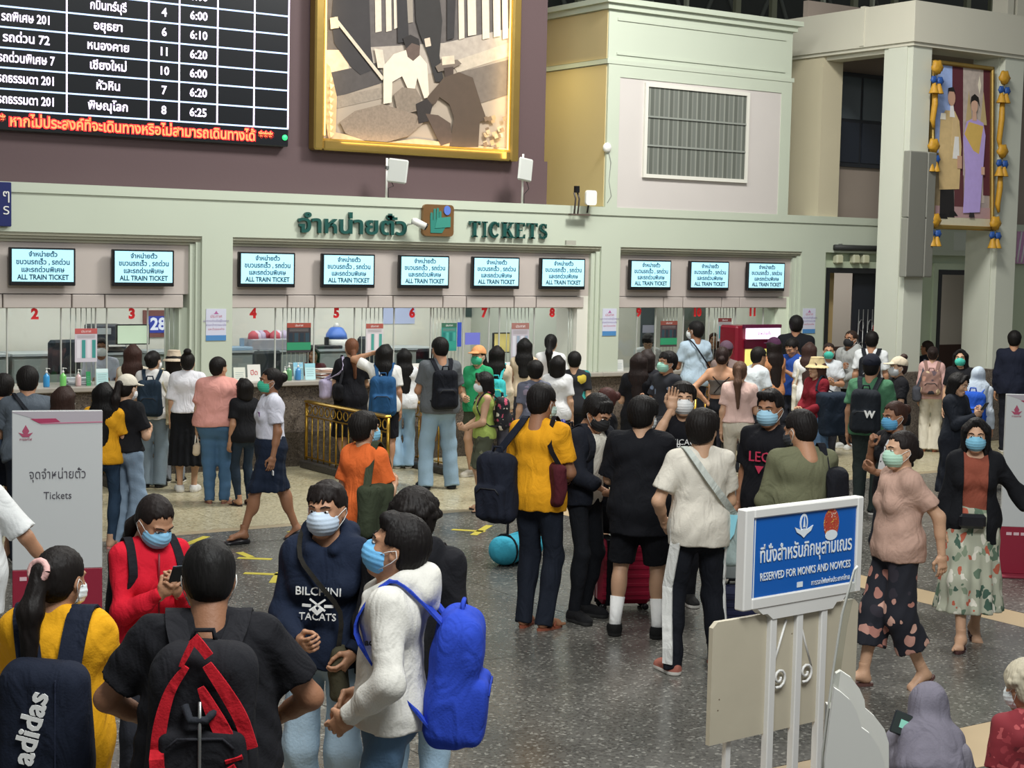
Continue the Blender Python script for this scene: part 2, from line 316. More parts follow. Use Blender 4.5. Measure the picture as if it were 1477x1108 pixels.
for k in range(n):
    x = wx0+(wx1-wx0)*(k+.5)/n; q = (wx1-wx0)/n*.42; sh = ['#62665f', '#70736b', '#53574f', '#7d8077'][(k*7+k//3) % 4]
    MB().add([(x-q, YW-.02, wz0), (x+q, YW-.032, wz0), (x+q, YW-.032, wz1), (x-q, YW-.02, wz1), (x-q, YW-.016, wz0), (x+q, YW-.028, wz0), (x+q, YW-.028, wz1), (x-q, YW-.016, wz1)], [(0, 1, 2, 3), (7, 6, 5, 4), (0, 3, 7, 4), (1, 5, 6, 2), (3, 2, 6, 7), (0, 4, 5, 1)]).build('blind_slat', mat(sh, .6), w, off=o_)
for t_ in (.34, .67):
    z = wz1+(wz0-wz1)*t_; MB().box(wx0, wx1, YW-.045, YW-.035, z-.012, z+.012).build('crossbar', mat('#8d918a', .5), w, off=o_)
# portico at the right
PX, PY, k_ = 17.75, 16.3, 16.3/15.8
zf = lambda z: 2.638+(z-2.638)*k_
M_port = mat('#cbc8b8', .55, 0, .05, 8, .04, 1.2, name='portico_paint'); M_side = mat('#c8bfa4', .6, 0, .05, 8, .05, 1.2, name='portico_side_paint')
zb, zt = zf(5.65), zf(6.2)
m = MB(); m.box(PX-.06, 24, PY-.06, PY+.5, zb, zt); m.box(PX-.06, PX+.4, PY+.5, 19.6, zb, zt)
m.box(PX-.03, 24, PY-.03, PY+.5, zb-.05, zb); m.box(PX-.03, PX+.4, PY+.5, 19.6, zb-.05, zb); m.box(PX+.05, PX+.35, PY+.1, 19.6, zb-.11, zb-.05)
m.box(PX-.075, PX+.02, 17.2, 17.28, zb+.02, zt+.02)
m.build('trim_12', M_port)['kind'] = 'structure'
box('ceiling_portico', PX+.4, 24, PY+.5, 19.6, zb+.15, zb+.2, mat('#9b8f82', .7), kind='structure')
def column(i, x0, x1, y0, y1, z1):
    m = MB(); m.box(x0, x1, y0, y1, 1.08, z1, 0); m.box(x0-.02, x0, y0+.1, y1-.1, 1.08, z1-.05, 0); m.box(x0-.03, x1+.03, y0-.03, y1+.03, 0, 1.08, 1, .01)
    m.build('column', [M_wall, M_gran])['kind'] = 'structure'
column(0, PX, PX+.38, PY, PY+.55, zb)
c2 = onY(1441, 300, PY).x; column(1, c2, c2+.42, PY, PY+.6, zb)
m = MB(); m.box(PX, PX+.4, YW+.06, 18.75, 3.31, zb); m.box(PX-.02, PX, YW+.06, YW+.16, 3.31, zb-.2); m.build('trim_13', M_side)['kind'] = 'structure'
# lower wall right of the ticket windows with two doorways, and upper wall with dark window
dx0, dx1 = onY(1190, 430, YW+.1).x, onY(1290, 430, YW+.1).x
ex0, ex1 = onY(1352, 430, YW+.1).x, onY(1412, 430, YW+.1).x
zt_ = 2.50
m = MB(); m.box(17.87, dx0, YW+.1, YW+.4, 0, 2.77); m.box(dx0, dx1, YW+.1, YW+.4, zt_, 2.77); m.box(dx1, ex0, YW+.1, YW+.4, 0, 2.77); m.box(ex0, ex1, YW+.1, YW+.4, zt_, 2.77); m.box(ex1, 30, YW+.1, YW+.4, 0, 2.77)
for a, c in ((dx0, dx1), (ex0, ex1)):
    m.box(a-.14, a-.04, YW+.06, YW+.1, 0, zt_+.14); m.box(c+.04, c+.14, YW+.06, YW+.1, 0, zt_+.14); m.box(a-.04, c+.04, YW+.06, YW+.1, zt_+.04, zt_+.14)
m.build('wall_right', mat('#b9c5ab', .55, 0, .05, 8, .04, 1.2, name='green_wall'))['kind'] = 'structure'
box('wall_right_upper', 17.9, 30, YW+.6, YW+.7, 3.0, 6.6, mat('#9e9186', .7, 0, .05, 8, .05, 2), kind='structure')
q0 = onY(1192, 105, YW+.6); q1 = onY(1276, 237, YW+.6)
w = empty('window_5', (q0.x, YW+.6, q1.z), kind='structure'); o_ = (q0.x, YW+.6, q1.z)
xr = q1.x+.6
zz = onY(1192, 235, YW+.6).z; zy = onY(1192, 105, YW+.6).z; zm = (zz+zy)/2-.02
MB().box(q0.x-.04, xr, YW+.55, YW+.6, zz-.04, zy+.04).build('window_frame', mat('#23262c', .5), w, off=o_)
xm = onY(1239, 150, YW+.6).x
for a, c in ((q0.x+.02, xm-.03), (xm+.03, xr-.05)):
    MB().box(a, c, YW+.535, YW+.55, zm+.03, zy-.03).build('pane', mat('#4a5358', .12), w, off=o_)
    MB().box(a, c, YW+.535, YW+.55, zz+.03, zm-.02).build('pane', mat('#1f2530', .15), w, off=o_)
# doorways: dark leaf frames, pale passage beyond
def door(i, a, c, split):
    d = empty('door_%d' % i, (a, YW+.12, 0), kind='structure'); o_ = (a, YW+.12, 0)
    m = MB(); m.box(a-.04, a+.04, YW+.05, YW+.2, 0, zt_+.04); m.box(c-.04, c+.04, YW+.05, YW+.2, 0, zt_+.04); m.box(a+.04, c-.04, YW+.05, YW+.2, zt_-.04, zt_+.04); m.build('door_frame', mat('#1b1c1e', .5), d, off=o_)
    s = a+(c-a)*split
    MB().box(s, c-.04, YW+.2, YW+.24, .02, zt_-.04).build('door_leaf', mat('#20232a', .45), d, off=o_)
    return d, o_, s
d, o_, s = door(1, dx0, dx1, .47)
for k in range(7):
    X = s+.1+k*(dx1-s-.2)/6
    MB().tube([(X, YW+.17, .3), (X, YW+.17, 1.9)], .008, 6).build('grille_bar', M_steel, d, off=o_)
for k in range(3):
    X = s+.16+k*(dx1-s-.2)/3; 
    for z in (1.3, 1.65, .7): MB().tube([(X+.05*math.cos(t), YW+.165, z+.09*math.sin(t)) for t in [j*math.pi/5 for j in range(11)]], .006, 5, 0, False).build('grille_scroll', M_steel, d, off=o_)
door(2, ex0, ex1, .78)
box('wall_passage', 17.5, 26, 20.6, 20.7, 0, 3, mat('#c9bfb6', .6), kind='structure'); box('wall_passage_dado', 17.5, 26, 20.55, 20.6, 0, 1.15, mat('#4a332e', .6), kind='structure')
box('trim_14', dx0+.05, dx0+.35, YW+.42, YW+.5, 2.1, 2.49, mat('#b08a72', .6), kind='structure'); box('trim_15', dx0+.38, dx0+.5, YW+.42, YW+.5, 0, 2.49, mat('#b99f70', .6), kind='structure')
# high dark steel and glass gable beyond
box('wall_gable', -1, 40, 27, 27.2, 0, 14, mat('#3c3f3b', .7, 0, 0, 1, .25, 1.2), kind='structure')
g = empty('gable_truss', (0, 26, 5), 0, 'dark steel truss and glazing bars high behind the portico', 'truss')
for x in (835, 905, 990, 1063, 1115, 1187, 1232, 1258, 1290, 1395, 1430):
    X = onY(x, 10, 26.0).x; wd_ = .03 if x in (990, 1187, 1258, 905) else .07
    MB().box(X-wd_, X+wd_, 25.95, 26.05, 5, 9.5).build('glazing_bar', mat('#b9bda9' if wd_ < .05 else '#8a8c74', .6), g, off=(0, 26, 5))
for k in range(14):
    X = 17+k*1.5
    MB().tube([(X, 26.4, 5.5), (X+1.4, 26.4, 8.5)], .05, 6).build('brace', mat('#5b5f58', .6), g, off=(0, 26, 5))
    MB().tube([(X+1.4, 26.45, 5.5), (X, 26.45, 8.5)], .05, 6).build('brace', mat('#5b5f58', .6), g, off=(0, 26, 5))
X = onX(1470, 10, 22).y
m = MB(); cx = onY(1446, 20, 17.2).x
m.box(cx, cx+.14, 17.1, 17.4, zt, 9); m.box(cx+.22, cx+.8, 17.1, 17.4, zt, 9); m.build('trim_16', M_port)['kind'] = 'structure'
# ================================================================== SIGNS, SCREENS, PICTURES
def epoly(pts, Y): return [(onY(x, y, Y).x, onY(x, y, Y).z) for x, y in pts]
# departure board
YB = 18.22
bx1 = onY(417, 100, YB).x; bz0 = onY(417, 212, YB).z; 
D = empty('departure_board', (bx1-3, YB, bz0), 0, 'large black departures board with white train times and a red running line, upper left', 'departure board'); o_ = (bx1-3, YB, bz0)
MB().box(bx1-5, bx1, YB, 18.34, bz0, 9, 0, .01).build('case', mat('#0d1016', .35), D, off=o_)
M_led = mat('#f3e6ff', .5, em=1.6, name='led_white'); M_ledb = mat('#b9d2ff', .5, em=1.1, name='led_blue'); M_ledr = mat('#ff2430', .5, em=1.7, name='led_red'); M_ledo = mat('#ff8a50', .5, em=1.6, name='led_orange')
zl = onY(417, 186, YB).z
hz = [onY(417, y, YB).z for y in (186, 158.5, 131, 105, 78, 51, 24, -3)]
for k, z in enumerate(hz): MB().box(bx1-5, bx1-.004, YB-.008, YB, z-.009, z+.009).build('row_line', M_ledb, D, off=o_)
xs = [onY(x, 150, YB).x for x in (96, 214, 258, 313, 366)]+[bx1-.012]
for X in xs: MB().box(X-.008, X+.008, YB-.010, YB, zl, 9).build('column_line', M_led, D, off=o_)
rows = [('รถธรรมดา 201', 'พิษณุโลก', '8', '6:25'), ('รถธรรมดา 201', 'หัวหิน', '7', '6:20'), ('รถด่วนพิเศษ 7', 'เชียงใหม่', '10', '6:00'), ('รถด่วน 72', 'หนองคาย', '11', '6:20'), ('รถพิเศษ 201', 'อยุธยา', '6', '6:10'), ('', 'กบินทร์บุรี', '4', '6:00'), ('', '', '6', '6:00')]
cxs = [onY(38, 140, YB).x, (xs[0]+xs[1])/2, (xs[1]+xs[2])/2, (xs[2]+xs[3])/2]
for k, rw in enumerate(rows):
    z = (hz[k]+hz[k+1])/2
    for c, s in zip(cxs, rw):
        if s: text('train_row', s, .135, M_led, D, (c-o_[0], YB-.006-o_[1], z-o_[2]), ext=.002, bold=.003, wx=.80 if len(s) > 9 else .95)
zr = (zl+bz0)/2
text('running_line', '** หากไม่ประสงค์ที่จะเดินทางหรือไม่สามารถเดินทางได้ ***', .165, M_ledo, D, (onY(202, 180, YB).x-o_[0], YB-.008-o_[1], zr-o_[2]-.01), ext=.002, bold=.003, fit=onY(402, 180, YB).x-onY(2, 170, YB).x)
text('running_line', '** หากไม่ประสงค์ที่จะเดินทางหรือไม่สามารถเดินทางได้ ***', .165, M_ledr, D, (onY(202, 180, YB).x-o_[0], YB-.004-o_[1], zr-o_[2]-.01), ext=.0015, bold=.012, fit=onY(404, 180, YB).x-onY(0, 170, YB).x)
MB().lathe([(.001, 0), (.035, 0), (.035, .01), (.001, .012)], (bx1-.05-o_[0], YB-o_[1], zr-o_[2]), 12, 0, 'y').build('green_lamp', mat('#35d07a', .5, em=1.5), D)
# black and white picture in lit gold frame
YP = 18.24
fx0, fx1 = onY(451, 100, YP).x, onY(760, 100, YP).x; fx1 = onY(742, 228, YP).x+.03; fz0 = onY(455, 216, YP).z
F = empty('framed_photograph', (fx0, YP, fz0), 0, 'huge sepia photograph of crouching figures in a lit gold frame, above the word tickets', 'picture'); o_ = (fx0, YP, fz0)
fw = .13; zt2 = 7.2
fr = MB()
for a, c, z0, z1 in ((fx0, fx0+fw, fz0, zt2), (fx1-fw, fx1, fz0, zt2), (fx0+fw, fx1-fw, fz0, fz0+fw), (fx0+fw, fx1-fw, zt2-fw, zt2)):
    fr.box(a, c, YP-.07, YP+.1, z0, z1, 0, .02); 
fr.build('frame', M_gold, F, off=o_)
fr = MB()
for a, c, z0, z1 in ((fx0+fw*.6, fx0+fw*1.1, fz0+fw*.6, zt2-fw*.6), (fx1-fw*1.1, fx1-fw*.6, fz0+fw*.6, zt2-fw*.6), (fx0+fw, fx1-fw, fz0+fw*.6, fz0+fw*1.1)):
    fr.box(a, c, YP-.05, YP+.06, z0, z1, 0, .01)
fr.build('inner_moulding', mat('#c49c40', .3, .8), F, off=o_)
def grey(h, v=.1, s=8): return mat(h, .75, 0, 0, 1, v, s, name='print_'+h.strip('#'))
MB().box(fx0+fw, fx1-fw, YP+.02, YP+.05, fz0+fw, zt2-fw).build('print', grey('#a39484', .12, 2), F, off=o_)
lay = [0]
def pic(pts, h, v=.26, s=13, th=.0012, Y=YP+.02, par=F, off=None):
    lay[0] += 1; y = Y-lay[0]*.0011
    P = epoly(pts, y); n = len(P)
    ar = sum(P[i][0]*P[(i+1) % n][1]-P[(i+1) % n][0]*P[i][1] for i in range(n))
    if ar < 0: P = P[::-1]
    MB().prism(P, y, y+.001).build('print_shape', grey(h, v, s), par, off=off or o_)
pic([(468, -20), (745, -20), (745, 40), (640, 62), (540, 72), (468, 80)], '#5a5350', .3, 14)
pic([(500, 70), (640, 62), (738, 40), (738, 75), (650, 100), (505, 130), (470, 110), (470, 80)], '#a89c90')
pic([(470, 72), (492, 72), (503, 92), (503, 104), (470, 106)], '#d9bfa0')
pic([(470, 106), (545, 90), (556, 118), (470, 145)], '#4b4543')
pic([(470, 142), (560, 124), (560, 140), (470, 160)], '#8f8274', .3, 30)
pic([(650, 90), (738, 60), (738, 80), (660, 105)], '#b8aa98')
pic([(660, 105), (738, 85), (738, 135), (690, 150)], '#6d6259')
pic([(482, -20), (532, -20), (535, 70), (540, 100), (520, 108), (505, 95), (482, 62), (478, 30)], '#332f30', .2, 6)
for i, (x, w_, h) in enumerate([(545, 9, 45), (560, 8, 44), (570, 5, 40), (590, 10, 32), (628, 10, 50), (665, 8, 55), (680, 12, 50), (700, 10, 55), (716, 10, 52), (728, 8, 55)]):
    pic([(x-w_/2, -20), (x+w_/2, -20), (x+w_/2+1, h), (x-w_/2+1, h+2)], '#d2c3b0' if i not in (3,) else '#8e8478', .15, 20)
pic([(572, -20), (586, -20), (590, 60), (574, 62)], '#2c292a'); pic([(645, -20), (658, -20), (655, 55), (645, 58)], '#2c292a')
pic([(598, -20), (632, -20), (638, 30), (634, 80), (640, 118), (628, 118), (618, 80), (606, 50), (600, 30)], '#2b2827', .2, 8)
pic([(612, 56), (620, 54), (622, 66), (614, 68)], '#c9b4a0'); pic([(480, 26), (484, 24), (554, 112), (551, 116)], '#cdbda8')
pic([(476, 26), (487, 24), (489, 40), (477, 42)], '#d8c0a0')
pic([(470, 90), (476, 96), (486, 140), (484, 200), (474, 205), (468, 160)], '#bf9f78', .3, 12)
pic([(540, 70), (552, 72), (556, 98), (545, 98)], '#cfc0ad')
pic([(553, 95), (568, 78), (586, 72), (606, 80), (616, 92), (619, 140), (612, 142), (602, 112), (598, 130), (590, 132), (580, 110), (566, 118), (565, 148), (553, 150)], '#dccdb8', .1, 10)
pic([(584, 64), (596, 58), (606, 66), (605, 80), (596, 88), (588, 82)], '#5b4a42'); pic([(581, 55), (592, 50), (604, 56), (606, 66), (594, 62), (586, 70)], '#241f1e')
pic([(568, 136), (580, 126), (600, 128), (608, 142), (602, 160), (585, 164), (572, 156)], '#7f7163', .35, 25)
pic([(490, 176), (512, 160), (552, 150), (600, 165), (610, 178), (590, 196), (558, 205), (520, 202), (498, 192)], '#857566', .35, 40)
pic([(478, 190), (500, 194), (540, 208), (600, 200), (640, 205), (735, 215), (735, 224), (478, 210)], '#c2a684', .3, 14)
pic([(628, 96), (640, 88), (660, 86), (666, 92), (655, 98), (632, 104)], '#6e6156'); pic([(637, 82), (655, 80), (656, 92), (638, 94)], '#cbb9a2'); pic([(640, 98), (654, 96), (654, 110), (642, 112)], '#40332c')
pic([(640, 112), (662, 104), (682, 112), (694, 150), (702, 172), (692, 176), (690, 212), (648, 212), (655, 170), (648, 150), (634, 140), (628, 150), (612, 152), (600, 178), (606, 160), (618, 138), (632, 122)], '#4f4034', .15, 8)
pic([(600, 150), (616, 142), (624, 152), (618, 175), (604, 178)], '#2b2422'); pic([(614, 164), (632, 166), (650, 178), (652, 205), (636, 210), (626, 190)], '#54443a')
for i in range(22):
    x = 695+random.random()*38; y = 165+random.random()*48; pic([(x, y), (x+5, y-2), (x+7, y+4), (x+2, y+6)], random.choice(['#d0b48c', '#7b6550', '#b89870']))
for i in range(9): pic([(474+random.random()*3, 110+i*10), (480+random.random()*3, 113+i*10), (477, 119+i*10)], '#e8c890')
ls = []
for (X, Z, w_, h_, e) in ((fx1-fw-.03, 5.0, .03, 2.2, 4.5), (fx0+fw+.03, 4.9, .03, 1.7, 2)):
    MB().box(X-.008, X+.008, YP-.035, YP-.02, Z-h_/2, Z+h_/2).build('lamp_strip', mat('#ffcf70', .5, em=3.5, name='lamp_strip'), F, off=o_)
    l = bpy.data.lights.new('frame_lamp', 'AREA'); l.shape = 'RECTANGLE'; l.size = .05; l.size_y = h_; l.energy = e; l.color = (1, .75, .35)
    lo = bpy.data.objects.new('frame_lamp', l); COL.objects.link(lo); lo.location = (X+(-.06 if X > 10.5 else .06), YP-.10, Z); lo.rotation_euler = (R(90), 0, R(-40 if X < 10.5 else 40))
l = bpy.data.lights.new('frame_lamp', 'AREA'); l.shape = 'RECTANGLE'; l.size = 2.4; l.size_y = .05; l.energy = 3.5; l.color = (1, .72, .38)
lo = bpy.data.objects.new('frame_lamp', l); COL.objects.link(lo); lo.location = (10.9, YP-.12, fz0+.12); lo.rotation_euler = (R(125), 0, 0)
l = bpy.data.lights.new('niche_lamp', 'AREA'); l.size = .25; l.energy = 55; l.color = (1, .82, .3)
lo = bpy.data.objects.new('niche_lamp', l); COL.objects.link(lo); lo.location = (12.97, 18.75, 5.9); lo.rotation_euler = (0, R(38), 0)
# beam lettering
M_gl = mat('#1c4f49', .4, name='green_letter')
def beamtext(s, x0, x1, y, size, wx, label, name='lettering'):
    c = onY((x0+x1)/2, y, YW-.03); t = empty(name, c, 0, label, 'lettering'); return t, c
t, c = beamtext('', 432, 588, 324, .3, 1, 'raised dark green Thai lettering on the pale beam, left of the hand emblem')
xx = [onY(x, 320, YW-.03).x for x in (432, 588)]
word = text('letters', 'จำหน่ายตั๋ว', .30, M_gl, t, (0, 0, -.02), ext=.02, bold=.006)
sx = (xx[1]-xx[0])/max(.1, word.dimensions.x); word.scale = (sx, 1, 1)
t, c = beamtext('', 675, 791, 331, .3, 1, 'raised dark green letters TICKETS on the pale beam')
x0 = onY(676, 330, YW-.03).x-c.x; x1 = onY(791, 330, YW-.03).x-c.x; H = .205; pitch = (x1-x0)/6.55
def serif(ch, u0, w, H, m, t, y0=-.02, y1=.015, zc=0):
    st = w*.26; th = w*.10; se = H*.09; P = []
    def V(x, a=0, b=1): P.append([(x-st/2, a*H), (x+st/2, a*H), (x+st/2, b*H), (x-st/2, b*H)])
    def Hb(x0, x1, z, t_=None): t_ = t_ or se; P.append([(x0, z), (x1, z), (x1, z+t_), (x0, z+t_)])
    if ch == 'T': V(w/2); Hb(w*.02, w*.98, H-se); Hb(w*.25, w*.75, 0); P.append([(w*.02, H-se*2.6), (w*.09, H-se*2.6), (w*.13, H-se), (w*.02, H-se)]); P.append([(w*.91, H-se*2.6), (w*.98, H-se*2.6), (w*.98, H-se), (w*.87, H-se)])
    if ch == 'I': V(w/2); Hb(w*.15, w*.85, 0); Hb(w*.15, w*.85, H-se)
    if ch == 'E': V(w*.25); Hb(w*.05, w*.9, 0); Hb(w*.05, w*.88, H-se); Hb(w*.3, w*.65, H*.47); P.append([(w*.82, 0), (w*.9, 0), (w*.92, H*.26), (w*.86, H*.26)]); P.append([(w*.8, H*.76), (w*.88, H*.76), (w*.88, H), (w*.82, H)])
    if ch == 'K': V(w*.25); Hb(w*.03, w*.47, 0); Hb(w*.03, w*.47, H-se); Hb(w*.6, w*.98, H-se); Hb(w*.6, w*1.02, 0); P.append([(w*.36, H*.42), (w*.46, H*.42), (w*.88, H*.95), (w*.76, H*.95)]); P.append([(w*.42, H*.55), (w*.56, H*.62), (w*.98, H*.05), (w*.72, H*.05)])
    if ch in 'CS':
        n = 14
        if ch == 'C': path = [(w*.5+w*.36*math.cos(a), H*.5+H*.44*math.sin(a)) for a in [R(40+i*280/n) for i in range(n+1)]]; wds = [w*.10+w*.15*abs(math.sin(math.pi*i/n)) for i in range(n+1)]; P.append([(w*.80, H*.66), (w*.86, H*.66), (w*.86, H*.97), (w*.80, H*.9)])
        else: path = [(w*.5-w*.30*math.cos(a), H*.73+H*.21*math.sin(a)) for a in [R(180-15-i*195/7) for i in range(8)]]+[(w*.5+w*.30*math.cos(a), H*.26+H*.21*math.sin(a)) for a in [R(75-i*240/7) for i in range(8)]]; path = [(w*.5+w*.28*math.cos(R(a)), H*.73+H*.21*math.sin(R(a))) for a in (35, 75, 110, 150, 190, 230)]+[(w*.5, H*.5)]+[(w*.5+w*.32*math.cos(R(a)), H*.27+H*.22*math.sin(R(a))) for a in (50, 10, -30, -70, -110, -145)]; wds = [w*.10+w*.12*math.sin(math.pi*i/12) for i in range(13)]; P.append([(w*.76, H*.68), (w*.82, H*.68), (w*.82, H*.97), (w*.76, H*.9)]); P.append([(w*.17, H*.03), (w*.23, H*.1), (w*.23, H*.33), (w*.17, H*.33)])
        for i in range(len(path)-1):
            (ax, az), (bx, bz) = path[i], path[i+1]; dx, dz = bx-ax, bz-az; L = math.hypot(dx, dz) or 1; nx, nz = -dz/L, dx/L; ex, ez = dx/L*.003*H*5, dz/L*.003*H*5
            q, r_ = wds[i]/2, wds[i+1]/2
            P.append([(ax-ex+nx*q, az-ez+nz*q), (ax-ex-nx*q, az-ez-nz*q), (bx+ex-nx*r_, bz+ez-nz*r_), (bx+ex+nx*r_, bz+ez+nz*r_)])
    mb = MB()
    for p in P:
        ar = sum(p[i][0]*p[(i+1) % 4][1]-p[(i+1) % 4][0]*p[i][1] for i in range(4)); p = p if ar > 0 else p[::-1]
        mb.prism([(a+u0, b-H/2+zc) for a, b in p], y0, y1)
    return mb.build('letter', m, t)
u = x0
for ch, wv in zip('TICKETS', (.95, .6, .98, 1.08, .95, .95, .85)): serif(ch, u, pitch*wv*.96, H, M_gl, t, zc=-.01); u += pitch*wv*1.03
# hand emblem
a, b_ = onY(610, 318, YW-.05), onY(654, 318, YW-.05); t = empty('emblem_sign', (a+b_)/2, 0, 'square bronze sign with a green hand holding a ticket, on the beam', 'sign')
w_ = b_.x-a.x; h_ = .40
def rrect(w, h, r, n=5): return [(sx*(w/2-r)+r*math.cos(R(q+i*90/n)), sz*(h/2-r)+r*math.sin(R(q+i*90/n))) for sx, sz, q in ((1, 1, 0), (-1, 1, 90), (-1, -1, 180), (1, -1, 270)) for i in range(n+1)]
MB().prism(rrect(w_, h_, .05), -.01, .045).build('plate', mat('#8e6a45', .35, .5, 0, 1, .2, 4), t)
gm = mat('#2c7c70', .5)
MB().prism([(-.12, -.16), (.05, -.16), (.14, -.02), (.16, .04), (-.10, .0), (-.13, .06)], -.018, -.01).build('hand', gm, t)
for i, (x, z0, z1) in enumerate(((-.11, 0, .10), (-.065, 0, .15), (-.02, 0, .16), (.02, 0, .12))): MB().prism([(x-.018, z0), (x+.018, z0), (x+.016, z1-.01), (x, z1), (x-.016, z1-.01)], -.019, -.01).build('finger', gm, t)
MB().prism([(-.06, -.10), (.17, -.08), (.17, .05), (-.03, .03)], -.024, -.018).build('ticket', mat('#37897b', .5), t)
MB().prism([(.12+.05*math.cos(R(i*30)), .13+.06*math.sin(R(i*30))) for i in range(12)], -.024, -.012).build('blue_spot', mat('#5877c8', .5), t)
# bullet camera on beam
c = onY(606, 322, YW-.18); t = empty('security_camera', c, 0, 'small white bullet camera fixed to the beam left of the hand emblem', 'camera')
MB().tube([(-.10, .03, .03), (-.06, .02, .02), (.06, -.03, -.04)], [.035, .045, .045], 12).build('housing', M_offw, t)
MB().tube([(.06, -.03, -.04), (.075, -.036, -.048)], .044, 12).build('lens', M_black, t)
MB().tube([(-.08, .02, .0), (-.08, .17, -.02)], .012, 8).build('bracket', M_offw, t)
# panel antennas on poles
for i, (px, py, py1, wpx, lab) in enumerate(((560, 228, 290, 1, 'white panel antenna on a short pole, left one, below the framed photograph'), (756, 222, 300, -1, 'white panel antenna on a short pole, right one, at the corner of the framed photograph'))):
    c = onY(px, py1, YW-.03); t = empty('panel_antenna', (c.x, YW+.02, 3.31), 0, lab, 'antenna')
    zt3 = onY(px, py, YW).z-3.31
    MB().tube([(0, 0, 0), (0, 0, zt3)], .014, 8).build('pole', M_offw, t)
    MB().box(-.02, .04, -.03, .02, zt3*.72, zt3*.80).build('clamp', M_steel, t)
    o = MB().box(-.13, .13, -.04, .0, -.15, .15, 0, .02).build('antenna_panel', mat('#c6c9c4', .5), t); o.location = (.12 if i == 0 else -.02, -.06, zt3*.68); o.rotation_euler = (0, R(6), R(-38 if i == 0 else 12))
    MB().tube([(.05, -.02, zt3*.45), (.09, -.02, zt3*.3), (.02, -.01, .12), (.03, 0, .0)], .005, 6).build('cable', M_black, t)
# router antenna + brackets at the corner of the block
c = onY(852, 284, YW-.15); t = empty('router_antenna', (c.x, YW-.08, 3.2), 0, 'small white antenna with dark brackets on the beam at the foot of the yellow wall', 'antenna')
MB().prism(rrect(.18, .2, .04), -.03, 0).build('antenna_panel', M_offw, t).location = (0, -.06, .22)
MB().tube([(0, -.03, .15), (0, 0, .02)], .012, 8).build('stem', M_black, t)
MB().box(-.30, .02, -.05, .02, -.02, .0).build('bracket_arm', mat('#5a4d45', .5), t)
for x in (-.24, -.18): MB().tube([(x, -.03, -.01), (x+.02, -.03, .2), (x-.01, -.03, .28)], .012, 6).build('bracket_post', mat('#4a4340', .5), t)
MB().box(-.24, -.18, -.06, -.01, .28, .37).build('junction_box', M_black, t)
MB().box(-.36, -.2, -.035, .0, -.42, -.36).build('label_plate', mat('#a9a89c', .5), t)
# alarm bell
c = onY(876, 213, YW-.03); t = empty('wall_sounder', c, 0, 'round white sounder with a thin cable on the block corner', 'sounder')
MB().lathe([(.001, -.03), (.06, -.03), (.07, .0), (.05, .03), (.001, .035)], (0, 0, 0), 16, 0, 'y').build('cover', M_offw, t)
MB().tube([(.03, 0, -.06), (.07, 0, -.2), (.05, .01, -.45), (.09, 0, -.65), (.03, .01, -.75)], .005, 5).build('cable', mat('#8d8f8a', .5), t)
# blue sign at the left edge
c = onY(4, 292, YW-.05); t = empty('blue_sign', c, 0, 'dark blue sign with white Thai text at the left edge of the beam', 'sign')
MB().box(-.5, .09, -.02, .04, -.26, .22, 0, .008).build('plate', mat('#1c2660', .4), t); text('text', 'ๆ\nร', .16, M_offw, t, (.03, -.024, 0))
# ------------------------------------------------- ten screens
M_scr = mat('#a8def0', .3, em=.95, name='screen_glow'); M_ink = mat('#2c5870', .5, em=.02, name='screen_ink'); M_ink2 = mat('#1a4050', .5, em=.01, name='screen_ink_dark')
scr = [(13, 110, 'two'), (163, 251, 'three'), (346, 425, 'four'), (466, 540, 'five'), (577, 648, 'six'), (683, 749, 'seven'), (782, 843, 'eight'), (911, 967, 'nine'), (997, 1051, 'ten'), (1080, 1132, 'eleven')]
first = None
tm = None
for i, (a, b2, nm) in enumerate(scr):
    xc = (onY(a, 385, YW).x+onY(b2, 385, YW).x)/2
    t = empty('ticket_screen', (xc, YW+.0, 2.39), 0, 'wall screen with pale blue ticket notice above counter window number %s' % nm, 'screen', 'screens above the ticket windows')
    if first is None:
        first = t
        MB().box(-.37, .37, 0, .06, -.21, .21, 0, .008).build('bezel', M_black, t); MB().box(-.345, .345, -.004, 0, -.165, .19).build('display', M_scr, t)
        MB().box(-.1, .1, .06, .12, -.1, .1).build('bracket', M_black, t)
        for s, z, sz, mm, ft_ in (('จำหน่ายตั๋ว', .135, .072, M_ink, .32), ('ขบวนรถเร็ว , รถด่วน', .05, .078, M_ink, .60), ('และรถด่วนพิเศษ', -.035, .076, M_ink, .48), ('ALL TRAIN TICKET', -.118, .078, M_ink2, .58)):
            text('caption', s, sz, mm, t, (0, -.006, z), ext=.0008, bold=.002, fit=ft_)
        ch0 = list(t.children)
    else:
        for c_ in ch0:
            d_ = c_.copy(); COL.objects.link(d_); d_.parent = t
# window numbers
M_num = mat('#d22a2e', .4, em=.35, name='red_number')
for n_, px in ((2, 50), (3, 190), (4, 365), (5, 485), (6, 594), (7, 698), (8, 796), (9, 921), (10, 1005), (11, 1085)):
    c = onY(px, 455, YW+.19); t = empty('window_number', (c.x, YW+.185, 1.855), 0, 'red %s painted on the glass of its ticket window' % 'zero one two three four five six seven eight nine ten eleven'.split()[n_], 'number')
    text('digit', str(n_), .16, M_num, t, (0, 0, 0), ext=.004, bold=.008)
